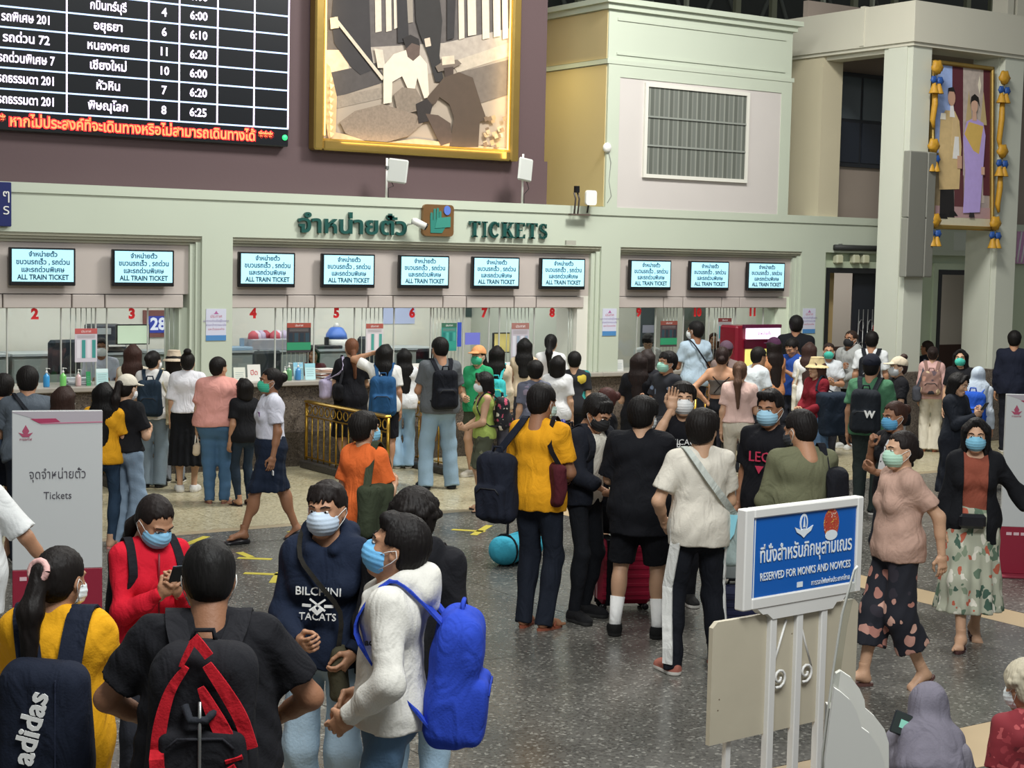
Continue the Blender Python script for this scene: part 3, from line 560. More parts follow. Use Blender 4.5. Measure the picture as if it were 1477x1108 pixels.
# notices on columns
def notice(c, w, h, lab):
    t = empty('notice', c, 0, lab, 'notice'); MB().box(-w/2, w/2, -.006, 0, -h/2, h/2).build('sheet', mat('#cdcfe0', .6), t); MB().box(-w/2, w/2, -.008, -.006, -h/2, -h/2+h*.17).build('blue_strip', mat('#4d86bd', .6), t)
    mp = mat('#b0609a', .6); MB().prism([(0, h*.44), (.02, h*.36), (.035, h*.34), (-.035, h*.34), (-.02, h*.36)][::-1], -.009, -.006).build('crest', mp, t)
    text('heading', 'ประกาศ', .05, mat('#c06a80', .6), t, (0, -.007, h*.26), ext=.0005)
    for k, s in enumerate(('ขอความร่วมมือผู้โดยสาร', 'สวมหน้ากากอนามัย', 'และเว้นระยะห่าง')): text('line', s, .034, mat('#8d7fae', .6) if k < 2 else mat('#c06a80', .6), t, (0, -.007, h*(.12-.13*k)), ext=.0005)
for (px0, px1, Y, lab) in ((297, 326, YW, 'small notice with a blue foot on the left column'), (869, 889, YW, 'small notice with a blue foot on the middle column'), (1158, 1176, YW, 'small notice with a blue foot on the column beside the doorway')):
    A, B = onY(px0, 450, Y), onY(px1, 450, Y); notice(Vector(((A.x+B.x)/2, Y-.001, 1.735)), B.x-A.x, .375, lab)
# ------------------------------------------------- royal style portrait: plain figures of a couple
YR = PY-.02
pz0 = zf(3.12); pz1 = zf(5.46); px0 = onY(1347, 200, YR).x; px1 = onY(1437, 200, YR).x
T = empty('tall_portrait', ((px0+px1)/2, YR, pz0), 0, 'tall gold framed portrait of a standing couple hung between the portico columns', 'picture')
hw = (px1-px0)/2; hh = pz1-pz0
tilt = Matrix.Rotation(R(-3), 4, 'X')
def tb(name, x0, x1, y0, y1, z0, z1, m, bev=0): return MB().box(x0, x1, y0, y1, z0, z1, 0, bev).build(name, m, T, xf=tilt)
fr = MB(); e_ = .06
for a, c, z0, z1 in ((-hw, -hw+e_, 0, hh), (hw-e_, hw, 0, hh), (-hw, hw, 0, e_), (-hw, hw, hh-e_, hh)): fr.box(a, c, -.05, .05, z0, z1, 0, .015)
fr.build('frame', M_gold, T, xf=tilt)
tb('print', -hw+e_, hw-e_, 0, .02, e_, hh-e_, mat('#a89a96', .6, 0, 0, 1, .2, 6))
lay2 = [0]
def tp(pts, h, v=.08):
    lay2[0] += 1; y = -lay2[0]*.0011; P = [((-hw+e_)+(2*(hw-e_))*a, e_+(hh-2*e_)*b) for a, b in pts]; n = len(P)
    if sum(P[i][0]*P[(i+1) % n][1]-P[(i+1) % n][0]*P[i][1] for i in range(n)) < 0: P = P[::-1]
    MB().prism(P, y, y+.001).build('print_shape', grey(h, v, 12), T, xf=tilt)
def ell(cx, cy, rx, ry, n=14): return [(cx+rx*math.cos(2*math.pi*i/n), cy+ry*math.sin(2*math.pi*i/n)) for i in range(n)]
tp([(0, .45), (.35, .45), (.35, 1), (0, 1)], '#a0b6e6', .25); tp([(.33, .3), (.52, .3), (.52, 1), (.33, 1)], '#5b2530'); tp([(.52, .15), (.9, .15), (.9, 1), (.52, 1)], '#bcaea4', .3); tp([(.88, .2), (1, .2), (1, 1), (.88, 1)], '#5b2530')
tp([(.78, .9), (.81, .96), (.84, .9), (.81, .84)], '#efe6cf')
for x in (.62, .88): tp([(x-.06, .65), (x, .86), (x+.06, .65)], '#c0ab7c')
tp([(0, 0), (1, 0), (1, .05), (0, .05)], '#c9c2a8'); tp([(0, .05), (1, .05), (1, .12), (0, .12)], '#b08f90'); tp([(0, .12), (.35, .12), (.35, .45), (0, .45)], '#8b7a5c', .35); tp([(.36, .12), (.52, .12), (.52, .32), (.36, .32)], '#5e3034')
tp([(.10, .05), (.36, .05), (.34, .3), (.12, .3)], '#1a1718'); tp([(.08, .04), (.24, .04), (.22, .07), (.1, .07)], '#0e0d0e'); tp([(.27, .06), (.42, .06), (.36, .09), (.28, .09)], '#0e0d0e')
tp([(.09, .22), (.44, .23), (.48, .5), (.44, .66), (.36, .72), (.2, .72), (.11, .66), (.08, .45)], '#d2b682', .15)
tp([(.30, .5), (.42, .48), (.40, .66), (.33, .72)], '#d5b988'); tp([(.32, .42), (.44, .42), (.43, .56), (.36, .56)], '#e8e6e2'); tp([(.27, .68), (.36, .68), (.33, .76), (.28, .76)], '#efece8'); tp([(.1, .66), (.2, .66), (.2, .7), (.12, .7)], '#efe9d8')
tp(ell(.30, .80, .065, .05), '#c99f86'); tp([(.23, .81), (.24, .86), (.33, .87), (.37, .83), (.36, .84), (.25, .84)], '#1e1a1a'); tp([(.40, .36), (.48, .36), (.48, .44), (.40, .44)], '#c99f86')
tp([(.50, .08), (.80, .09), (.86, .38), (.90, .58), (.86, .66), (.7, .69), (.56, .66), (.5, .55), (.54, .35)], '#b9a4e0', .1)
tp([(.6, .66), (.86, .64), (.78, .46), (.68, .48), (.52, .58)], '#d8b460'); tp([(.66, .67), (.74, .67), (.73, .73), (.67, .73)], '#d2aa92'); tp(ell(.70, .765, .058, .045), '#d2aa92'); tp([(.62, .77), (.64, .82), (.70, .84), (.77, .82), (.79, .76), (.76, .79), (.7, .8), (.65, .79)], '#17120f')
tp([(.82, .33), (.88, .33), (.88, .38), (.82, .38)], '#d2aa92'); tp([(.6, .055), (.7, .055), (.69, .085), (.61, .085)], '#2b2428')
# yellow and blue bunting rosettes round the portrait
M_yel = mat('#b98a24', .55, 0, .4, 30, .15, 14, name='yellow_satin'); M_blu = mat('#234f96', .5, 0, .4, 30, .15, 14, name='blue_satin')
def rosette(px, py, tail, lab):
    c = onY(px, py, YR-.08); t = empty('bunting_rosette', c, 0, lab, 'rosette')
    def puff(cx, cz, r, m, nm):
        mb = MB(); n, k = 16, 7; V = []; F = []
        for j in range(k):
            ph = math.pi*(j+.5)/k-math.pi/2
            for i in range(n):
                th = 2*math.pi*i/n; rr = .8*r*(1+.16*math.sin(5*th+j)*math.cos(ph)+.08*random.random()); V.append((cx+rr*math.cos(ph)*math.cos(th), .55*rr*math.sin(ph), cz+rr*math.cos(ph)*math.sin(th)))
        for j in range(k-1):
            for i in range(n): F.append((j*n+i, (j+1)*n+i, (j+1)*n+(i+1) % n, j*n+(i+1) % n))
        F.append(tuple(range(n))); F.append(tuple((k-1)*n+i for i in range(n))[::-1]); mb.add(V, F, 0, True); mb.build(nm, m, t)
    puff(0, 0, .125, M_yel, 'yellow_rosette'); puff(.03, -.02, .05, M_blu, 'blue_centre').__class__
    puff(-.06, -.18, .07, M_blu, 'blue_puff'); puff(.07, -.19, .075, M_blu, 'blue_puff')
    for s_ in (-.05, .05):
        MB().lathe([(.015, 0), (.035, -.06), (.07, -.16), (.075, -.17), (.001, -.16)], (s_, 0, -.2), 10).build('yellow_tail', M_yel, t)
    if tail:
        MB().tube([(0, .02, -.3), (.015, .03, -.3-tail*.4), (-.02, .03, -.3-tail*.8), (0, .02, -.3-tail)], [.035, .045, .04, .02], 8).build('swag', M_yel, t)
    return t
for px, py, tail, lab in ((1352, 97, .55, 'top left of the tall portrait'), (1449, 112, .75, 'top right of the tall portrait'), (1347, 210, .0, 'halfway down the left edge of the tall portrait'), (1446, 218, .6, 'halfway down the right edge of the tall portrait'), (1349, 318, .0, 'bottom left of the tall portrait'), (1436, 322, 0, 'bottom right of the tall portrait')):
    rosette(px, py, tail, 'yellow and blue bunting rosette at the '+lab)
# grey switch boxes on the first portico column
for a, c, lab in ((1311, 1336, 'left half'), (1337, 1349, 'right half')):
    A = onY(a, 260, PY-.12); B = onY(c, 260, PY-.12); t = empty('column_speaker', ((A.x+B.x)/2, PY-.06, 0), 0, 'long grey column loudspeaker on the portico column, '+lab, 'loudspeaker'); w_ = (B.x-A.x)/2
    za, zb_ = onY(1320, 400, PY-.12).z, onY(1325, 218, PY-.12).z; zm_ = (za+zb_)/2-.05
    MB().box(-w_, w_, -.07, .06, za, zm_-.004, 0, .01).build('cabinet', mat('#85857c', .5), t); MB().box(-w_, w_, -.07, .06, zm_+.004, zb_, 0, .01).build('cabinet', mat('#85857c', .5), t)
    MB().box(-w_+.01, w_-.01, -.074, -.07, za+.02, zb_-.02).build('grille', mat('#77776f', .7, 0, .5, 200), t)
# ================================================================== BODY ENGINE: smooth implicit surfaces meshed on a grid
f4 = np.float32
def A(*p): return np.array(p, float)
def nrm(v): v = np.asarray(v, float); return v/(np.linalg.norm(v)+1e-9)
class Grid:
    def __init__(s, lo, hi, h):
        s.h = h; s.lo = np.array(lo, float)-2*h; n = np.ceil((np.array(hi)+2*h-s.lo)/h).astype(int)+1; s.n = n
        s.ax = [(s.lo[i]+h*np.arange(n[i])).astype(f4) for i in range(3)]; s.d = np.full(n, .3, f4)
    def sub(s, lo, hi):
        i0 = np.clip(np.floor((lo-s.lo)/s.h).astype(int), 0, s.n-1); i1 = np.clip(np.ceil((hi-s.lo)/s.h).astype(int)+1, 1, s.n)
        sl = tuple(slice(a, max(b, a+1)) for a, b in zip(i0, i1)); return sl, s.ax[0][sl[0]][:, None, None], s.ax[1][sl[1]][None, :, None], s.ax[2][sl[2]][None, None, :]
    def put(s, lo, hi, fn, k=.02, neg=False):
        pad = k+2.5*s.h; sl, x, y, z = s.sub(np.array(lo)-pad, np.array(hi)+pad); v = fn(x, y, z); a = s.d[sl]
        if neg:
            hh = np.maximum(k-np.abs(a+v), 0)/k; s.d[sl] = np.maximum(a, -v)+hh*hh*k*.25
        else:
            hh = np.maximum(k-np.abs(a-v), 0)/k; s.d[sl] = np.minimum(a, v)-hh*hh*k*.25
    def cone(s, a, b, ra, rb, k=.02, w=None, fl=1.0, cuts=None, neg=False, w2=None, fl2=1.0):
        a = np.array(a, float); b = np.array(b, float); ab = b-a; L2 = float(ab@ab)+1e-9; r = max(ra, rb)*max(fl, fl2, 1)
        def fn(x, y, z):
            px, py, pz = x-f4(a[0]), y-f4(a[1]), z-f4(a[2])
            t = np.clip((px*f4(ab[0])+py*f4(ab[1])+pz*f4(ab[2]))/f4(L2), 0, 1)
            qx, qy, qz = px-t*f4(ab[0]), py-t*f4(ab[1]), pz-t*f4(ab[2]); q = qx*qx+qy*qy+qz*qz
            if w is not None: d = qx*f4(w[0])+qy*f4(w[1])+qz*f4(w[2]); q = q+f4(1/fl**2-1)*d*d
            if w2 is not None: d = qx*f4(w2[0])+qy*f4(w2[1])+qz*f4(w2[2]); q = q+f4(1/fl2**2-1)*d*d
            v = np.sqrt(np.maximum(q, 1e-12))-(f4(ra)+f4(rb-ra)*t)
            if cuts:
                for c, n in cuts: v = np.maximum(v, (x-f4(c[0]))*f4(n[0])+(y-f4(c[1]))*f4(n[1])+(z-f4(c[2]))*f4(n[2]))
            return v
        s.put(np.minimum(a, b)-r, np.maximum(a, b)+r, fn, k, neg)
    def ell(s, c, r, k=.02, neg=False, M=None, cuts=None):
        c = np.array(c, float); r = np.array(r, float); R_ = r.max()
        def fn(x, y, z):
            p = [x-f4(c[0]), y-f4(c[1]), z-f4(c[2])]
            if M is not None: p = [sum(p[j]*f4(M[j][i]) for j in range(3)) for i in range(3)]
            k0 = np.sqrt(sum((p[i]/f4(r[i]))**2 for i in range(3)))+f4(1e-6); k1 = np.sqrt(sum((p[i]/f4(r[i]**2))**2 for i in range(3)))+f4(1e-6)
            v = k0*(k0-1)/k1
            if cuts:
                for cc, n in cuts: v = np.maximum(v, (x-f4(cc[0]))*f4(n[0])+(y-f4(cc[1]))*f4(n[1])+(z-f4(cc[2]))*f4(n[2]))
            return v
        s.put(c-R_, c+R_, fn, k, neg)
    def cut(s, c, n, k=.0):
        x, y, z = s.ax[0][:, None, None], s.ax[1][None, :, None], s.ax[2][None, None, :]
        s.d = np.maximum(s.d, (x-f4(c[0]))*f4(n[0])+(y-f4(c[1]))*f4(n[1])+(z-f4(c[2]))*f4(n[2]))
    def folds(s, amp, sc, seed, zst=.6, zmod=None):
        rs = np.random.RandomState(seed); x, y, z = s.ax[0][:, None, None], s.ax[1][None, :, None], s.ax[2][None, None, :]
        w = 0
        wx = np.sin(rs.uniform(6, 10)*z+rs.uniform(0, 6))*f4(.5)
        for _ in range(3):
            k = rs.normal(size=3)*sc; k[2] *= zst; w = w+np.sin(f4(k[0])*x+f4(k[1])*y+f4(k[2])*z+f4(rs.uniform(0, 6))+wx*f4(2))
        w = w+f4(.8)*(f4(.6)-np.abs(np.sin(f4(rs.uniform(10, 16))*(x*f4(rs.uniform(.5, 1))+y)+f4(rs.uniform(9, 15))*z+wx*f4(3))))
        s.d = s.d+f4(amp*.30)*w.astype(f4)
    def mesh(s):
        d = s.d; h = s.h; nx, ny, nz = d.shape; ins = d < 0
        c = [ins[i:nx-1+i, j:ny-1+j, k:nz-1+k] for i in (0, 1) for j in (0, 1) for k in (0, 1)]
        cnt = sum(q.astype(np.int8) for q in c); act = (cnt > 0) & (cnt < 8); I = np.argwhere(act)
        if len(I) == 0: return np.zeros((0, 3)), np.zeros((0, 4), int)
        idx = np.full(act.shape, -1, np.int64); idx[act] = np.arange(len(I))
        D = [d[I[:, 0]+i, I[:, 1]+j, I[:, 2]+k] for i in (0, 1) for j in (0, 1) for k in (0, 1)]
        off = [(i, j, k) for i in (0, 1) for j in (0, 1) for k in (0, 1)]; acc = np.zeros((len(I), 3)); n = np.zeros(len(I))
        for a in range(8):
            for b in range(a+1, 8):
                df = [off[b][q]-off[a][q] for q in range(3)]
                if sum(df) != 1 or min(df) < 0: continue
                m = (D[a] < 0) != (D[b] < 0); t = np.where(m, D[a]/(D[a]-D[b]+1e-20), 0)
                p = np.array(off[a])[None, :]+t[:, None]*np.array(df)[None, :]; acc += np.where(m[:, None], p, 0); n += m
        V = s.lo+h*(I+acc/np.maximum(n, 1)[:, None]); Q = []
        for ax in range(3):
            sh = [slice(None)]*3; s1 = list(sh); s2 = list(sh); s1[ax] = slice(0, -1); s2[ax] = slice(1, None)
            cr = ins[tuple(s1)] != ins[tuple(s2)]; o1, o2 = [(1, 2), (2, 0), (0, 1)][ax]
            E = np.argwhere(cr); E = E[(E[:, o1] > 0) & (E[:, o2] > 0) & (E[:, o1] < s.n[o1]-1) & (E[:, o2] < s.n[o2]-1)]
            if len(E) == 0: continue
            def g(a, b): F = E.copy(); F[:, o1] -= a; F[:, o2] -= b; return idx[F[:, 0], F[:, 1], F[:, 2]]
            q = np.stack([g(1, 1), g(0, 1), g(0, 0), g(1, 0)], 1); fl = ~ins[E[:, 0], E[:, 1], E[:, 2]]; q[fl] = q[fl][:, ::-1]; Q.append(q)
        return V, np.concatenate(Q)
def tomesh(name, parts, mats, parent, mi=None):
    """parts: list of (V, Q, material index)"""
    n = 0; Vs = []; Qs = []; Ms = []
    for V, Q, m in parts:
        Vs.append(V); Qs.append(Q+n); Ms.append(np.full(len(Q), m) if np.isscalar(m) else m); n += len(V)
    V = np.concatenate(Vs); Q = np.concatenate(Qs); M = np.concatenate(Ms)
    me = bpy.data.meshes.new(name); me.vertices.add(len(V)); me.vertices.foreach_set('co', V.astype(f4).ravel())
    me.loops.add(len(Q)*4); me.loops.foreach_set('vertex_index', Q.astype(np.int32).ravel()); me.polygons.add(len(Q))
    me.polygons.foreach_set('loop_start', np.arange(0, len(Q)*4, 4, dtype=np.int32)); me.polygons.foreach_set('loop_total', np.full(len(Q), 4, np.int32))
    for k in (mats if isinstance(mats, (list, tuple)) else [mats]): me.materials.append(k)
    me.polygons.foreach_set('material_index', M.astype(np.int32)); me.polygons.foreach_set('use_smooth', np.ones(len(Q), bool)); me.update(calc_edges=True)
    o = bpy.data.objects.new(name, me); COL.objects.link(o)
    if parent: o.parent = parent
    return o
def xform(V, o, X, Y, Z): return o+V[:, :1]*X+V[:, 1:2]*Y+V[:, 2:3]*Z
_T = {}
def head_t(sex):
    if ('h', sex) in _T: return _T['h', sex]
    g = Grid((-.11, -.13, -.24), (.11, .14, .14), .0062); f = sex == 'f'
    g.ell((0, -.014, .022), (.074, .093, .086)); g.ell((0, .022, -.028), (.058, .064, .078), .03)
    g.ell((0, .062, -.098), (.024, .022, .018), .03)
    for s in (-1, 1):
        g.cone((s*.052, .0, -.045), (s*.016, .055, -.100), .017, .016, .03); g.ell((s*.038, .058, -.030), (.022, .020, .022), .02)
        g.ell((s*.031, .091, .002), (.019, .013, .012), .012, True); g.cone((s*.012, .086, .020), (s*.046, .072, .020), .007, .006, .015)
        g.ell((s*.076, -.008, -.012), (.009, .020, .031), .008); g.ell((s*.083, -.004, -.010), (.006, .010, .018), .006, True)
        g.ell((s*.012, .093, -.036), (.008, .010, .007), .008)
        g.cone((s*.022, .082, .006), (s*.040, .078, .006), .0045, .003, .006)
    g.cone((0, .084, .006), (0, .102, -.032), .008, .011, .015); g.ell((0, .088, -.064), (.022, .009, .005), .008); g.ell((0, .086, -.074), (.019, .009, .006), .008)
    g.cone((0, -.018, -.07), (0, -.030, -.20), .050 if f else .056, .052 if f else .062, .03)
    V, Q = g.mesh(); _T['h', sex] = (V, Q); return V, Q
def hand_t(curl):
    """right-hand template: wrist at origin, fingers along +z, palm faces +y, thumb towards +x"""
    if ('hand', curl) in _T: return _T['hand', curl]
    g = Grid((-.07, -.06, -.04), (.09, .10, .21), .0042)
    g.cone((0, 0, -.03), (0, 0, .02), .024, .022, .02, w=(1, 0, 0), fl=1.2); g.cone((0, 0, .02), (0, 0, .075), .017, .016, .02, w=(1, 0, 0), fl=2.2)
    for i, (x, L) in enumerate(((.030, .066), (.010, .074), (-.010, .069), (-.029, .054))):
        p = A(x, 0, .082); q = curl*(1+.12*i)+.05; a = q*.6; sp = x*.8
        for j, (fr, r) in enumerate(((.45, .0088), (.32, .0078), (.27, .0070))):
            n = p+L*fr*A(sp*(1 if curl < .3 else .3)*2, math.sin(a), math.cos(a)); g.cone(p, n, r, r*.93, .004); p = n; a += q*.75
    p0 = A(.026, .006, .022); p1 = A(.050, .018+.012*curl, .050); p2 = A(.054-.02*curl, .024+.03*curl, .082); p3 = A(.050-.034*curl, .026+.038*curl, .104)
    g.cone(p0, p1, .014, .0115, .012); g.cone(p1, p2, .0105, .009, .005); g.cone(p2, p3, .009, .0075, .004)
    V, Q = g.mesh(); _T['hand', curl] = (V, Q); return V, Q
def foot_t():
    if 'foot' in _T: return _T['foot']
    g = Grid((-.06, -.10, -.01), (.06, .20, .13), .0062)
    g.cone((0, -.03, .13), (0, -.035, .05), .036, .036, .03); g.ell((0, -.045, .028), (.032, .036, .028), .02); g.cone((0, -.02, .055), (0, .09, .026), .034, .026, .03, w=(1, 0, 0), fl=1.2)
    g.cone((-.008, .09, .018), (.012, .10, .018), .028, .026, .02)
    for i in range(5): x = .032-.016*i; y = .135-.010*i; g.cone((x, .10, .016), (x, y+(.014 if i == 0 else 0), .013), .012 if i == 0 else .009, .011 if i == 0 else .008, .005)
    g.cut((0, 0, .003), (0, 0, -1)); V, Q = g.mesh(); _T['foot'] = (V, Q); return V, Q
def shoe_t(kind):
    if ('shoe', kind) in _T: return _T['shoe', kind]
    g = Grid((-.07, -.11, -.01), (.07, .20, .14), .0065)
    top = .115 if kind == 'high' else .085
    g.cone((0, -.04, .03), (0, -.035, top), .044, .040, .02); g.ell((0, -.05, .04), (.040, .046, .045), .03); g.cone((0, -.0, .055), (0, .10, .035), .045, .036, .04, w=(1, 0, 0), fl=1.12); g.ell((0, .115, .030), (.044, .058, .032), .03)
    if kind != 'flat': g.cone((0, .02, .078), (0, .06, .062), .022, .02, .015)
    g.cone((0, -.045, .012), (0, .12, .012), .046, .047, .01, cuts=[((0, 0, .026), (0, 0, 1))])
    g.cut((0, 0, .0), (0, 0, -1)); g.cut((0, 0, top), (0, 0, 1)); V, Q = g.mesh(); m = (V[Q].mean(1)[:, 2] < .024).astype(int); _T['shoe', kind] = (V, Q, m); return V, Q, m
def hair_t(style):
    if ('hair', style) in _T: return _T['hair', style]
    far = style in ('long', 'longer', 'pony', 'ponyhigh', 'lowpony')
    lo = {'long': -.44, 'longer': -.60, 'pony': -.46, 'lowpony': -.40, 'ponyhigh': -.30, 'bob': -.20, 'hijab': -.3}.get(style, -.15)
    g = Grid((-.15, -.22, lo), (.15, .14, .19), .0062 if style in ('short', 'mop', 'side', 'crew', 'curly', 'bowl', 'bun', 'topbun') else .0078)
    big = {'crew': (.085, .102, .095), 'short': (.089, .105, .098), 'mop': (.096, .108, .102), 'curly': (.100, .116, .112), 'bowl': (.090, .108, .100), 'side': (.086, .106, .106)}.get(style, (.083, .103, .095))
    cy = {'mop': -.027, 'bowl': -.026, 'bunbangs': -.020}.get(style, -.019); g.ell((0, cy, .026), big)
    if style in ('crew', 'short', 'side'):
        g.ell((0, -.03, -.02), (.074, .084, .080), .02)
    if style in ('mop', 'bowl', 'curly'): g.ell((0, -.035, -.025), (.083, .086, .085), .02)
    if style == 'side': g.cone((-.03, .06, .098), (.05, .05, .098), .024, .02, .03)
    if style in ('mop', 'bowl'):
        for s in range(-3, 4): g.cone((s*.020, .042-7*(s*.020)**2, .098-4*(s*.02)**2), (s*.0225+.003, .081-10*(s*.0225)**2, .052-.006*(s % 2)), .018, .009, .012)
        for s in (-1, 1): g.cone((s*.075, .02, .06), (s*.082, .02, -.01), .018, .010, .015)
    if style == 'curly':
        rs = np.random.RandomState(3)
        for _ in range(46):
            v = nrm(rs.normal(size=3)); v[2] = abs(v[2])*.9-.15
            if v[1] > .55 and v[2] < .45: continue
            g.ell((v[0]*.092, -.018+v[1]*.106, .03+v[2]*.104), (.024, .024, .022), .004)
    # clear the face: remove a volume in front, below the hairline
    hl = {'crew': .072, 'short': .060, 'mop': .048, 'bowl': .045, 'curly': .05, 'side': .066}.get(style, .068)
    if style == 'hijab':
        g = Grid((-.20, -.20, -.34), (.20, .16, .16), .0080)
        g.ell((0, -.016, .018), (.092, .112, .104)); g.cone((0, -.02, -.06), (0, -.02, -.20), .078, .10, .05, w=(1, 0, 0), fl=1.15); g.cone((0, .01, -.16), (0, .03, -.26), .10, .12, .05, w=(1, 0, 0), fl=1.5); g.cone((0, -.06, -.14), (0, -.09, -.27), .09, .10, .05, w=(1, 0, 0), fl=1.5)
        g.cone((-.07, .06, -.13), (.07, .05, -.13), .03, .03, .03)
        g.ell((0, .10, -.035), (.056, .09, .078), .015, True); g.folds(.006, 28, 5); g.cut((0, 0, -.30), (0, 0, -1))
    else:
        k = .012; g.put(A(-.09, .03, -.14), A(.09, .16, hl), lambda x, y, z: np.maximum(np.maximum(f4(.035)-y+np.abs(x)*f4(.15), z-f4(hl)+(x*x)*f4(4)+f4(.006)*np.sin(x*f4(150)+f4(1.1))), np.abs(x)-f4(.088)), k, True)
        # ears and sides
        ez = -.005 if style not in ('bob', 'long', 'longer') else -.5
        if style in ('crew', 'short', 'side', 'mop', 'bowl', 'curly'):
            zc = -.005 if style in ('mop', 'bowl', 'curly') else .012
            g.put(A(-.12, -.02, -.15), A(.12, .06, zc), lambda x, y, z: np.maximum(np.maximum(f4(-.022)-y, z-f4(zc)), f4(.055)-np.abs(x)), .01, True)
            g.cut((0, -.05, -.075), nrm((0, .55, -1)))
        elif style in ('bob', 'long', 'longer'):
            for s in (-1, 1):
                e = -.14 if style == 'bob' else -.22
                g.cone((s*.070, -.02, .03), (s*.078, -.012, e*.9), .030, .022, .03, w=(0, 1, 0), fl=1.9)
            g.cone((0, -.055, 0), (0, -.060, -.12 if style == 'bob' else -.2), .065, .055, .04, w=(1, 0, 0), fl=1.35)
            if style != 'bob': g.cone((0, -.075, -.15), (0, -.105, -.38 if style == 'long' else -.54), .052, .030, .05, w=(1, 0, 0), fl=2.1)
            for s in (-1, 1): g.cone((s*.012, .055, .104), (s*.068, .058, .035), .018, .014, .015)
        else:
            g.ell((0, -.045, -.02), (.072, .070, .075), .02); g.put(A(-.12, .0, -.15), A(.12, .06, .0), lambda x, y, z: np.maximum(np.maximum(f4(-.01)-y, z-f4(.008)), f4(.05)-np.abs(x)), .01, True); g.cut((0, -.05, -.085), nrm((0, .5, -1)))
            if style == 'bangs' or style == 'bunbangs':
                for s in range(-3, 4): g.cone((s*.018, .042-7*(s*.018)**2, .098-4*(s*.018)**2), (s*.021+.003, .082-10*(s*.021)**2, .046-.006*(s % 2)), .015, .008, .012)
            if style in ('bun', 'bunbangs'): g.ell((0, -.125, .03), (.045, .040, .045), .015)
            if style == 'topbun': g.ell((0, -.07, .125), (.046, .046, .040), .012)
            if style == 'lowbun': g.ell((0, -.125, -.03), (.040, .036, .038), .015)
            if style == 'pony': g.ell((0, -.122, .03), (.03, .028, .028), .012); g.cone((0, -.13, .03), (0, -.165, -.12), .030, .044, .02); g.cone((0, -.165, -.12), (.01, -.15, -.40), .044, .016, .03)
            if style == 'ponyhigh': g.ell((0, -.11, .075), (.032, .03, .03), .012); g.cone((0, -.13, .08), (0, -.175, -.02), .030, .040, .02); g.cone((0, -.175, -.02), (.01, -.165, -.24), .040, .014, .03)
            if style == 'lowpony': g.cone((0, -.10, -.05), (0, -.13, -.14), .034, .038, .02); g.cone((0, -.13, -.14), (.02, -.12, -.36), .038, .016, .03)
    if style != 'hijab':
        x, y, z = g.ax[0][:, None, None], g.ax[1][None, :, None], g.ax[2][None, None, :]
        th = np.arctan2(y+f4(.02), x); g.d = g.d+f4(.0022)*np.sin(th*f4(34)+z*f4(30)+np.sin(z*f4(60))*f4(1.2)).astype(f4)*(1 if style != 'crew' else .4)
    V, Q = g.mesh(); _T['hair', style] = (V, Q); return V, Q
def mask_t():
    if 'mask' in _T: return _T['mask']
    g = Grid((-.08, -.01, -.13), (.08, .14, .03), .005)
    g.ell((0, .036, -.050), (.070, .082, .066)); g.ell((0, .085, -.032), (.028, .032, .034), .02)
    g.cut((0, 0, -.012), nrm((0, -.25, 1))); g.cut((0, 0, -.108), nrm((0, -.2, -1))); g.cut((0, .028, 0), nrm((0, -1, .12)))
    z = g.ax[2][None, None, :]; g.d = g.d+f4(.0012)*np.sin(z*f4(320)).astype(f4)
    V, Q = g.mesh(); _T['mask'] = (V, Q); return V, Q
def uvs(c, r, n=10, k=6):
    V = []; F = []
    for j in range(k+1):
        p = math.pi*j/k-math.pi/2
        for i in range(n): t = 2*math.pi*i/n; V.append((c[0]+r[0]*math.cos(p)*math.cos(t), c[1]+r[1]*math.cos(p)*math.sin(t), c[2]+r[2]*math.sin(p)))
    for j in range(k):
        for i in range(n): F.append((j*n+i, j*n+(i+1) % n, (j+1)*n+(i+1) % n, (j+1)*n+i))
    return V, F
SKIN = {}
def skinmat(h):
    if h not in SKIN:
        m = mat(h, .55, 0, .15, 90, .07, 10, name='skin_'+h.strip('#')); m.node_tree.nodes['Principled BSDF'].inputs['Subsurface Weight'].default_value = .0; SKIN[h] = m
    return SKIN[h]
def hairmat(h):
    m = mat(h, .60, 0, .5, 60, .25, 30, name='hair_'+h.strip('#'), stretch=(1, 1, .12)); m.node_tree.nodes['Principled BSDF'].inputs['Specular IOR Level'].default_value = .22; return m
def ik(a, t, l1, l2, hint):
    a = np.array(a, float); t = np.array(t, float); d = t-a; L = np.linalg.norm(d); L2 = min(L, (l1+l2)*.999); d = d/(L+1e-9); t = a+d*L2
    x = (l1*l1-l2*l2+L2*L2)/(2*L2); h = math.sqrt(max(l1*l1-x*x, 0)); n = np.array(hint, float); n = n-d*(n@d); n = nrm(n); return a+d*x+n*h, t
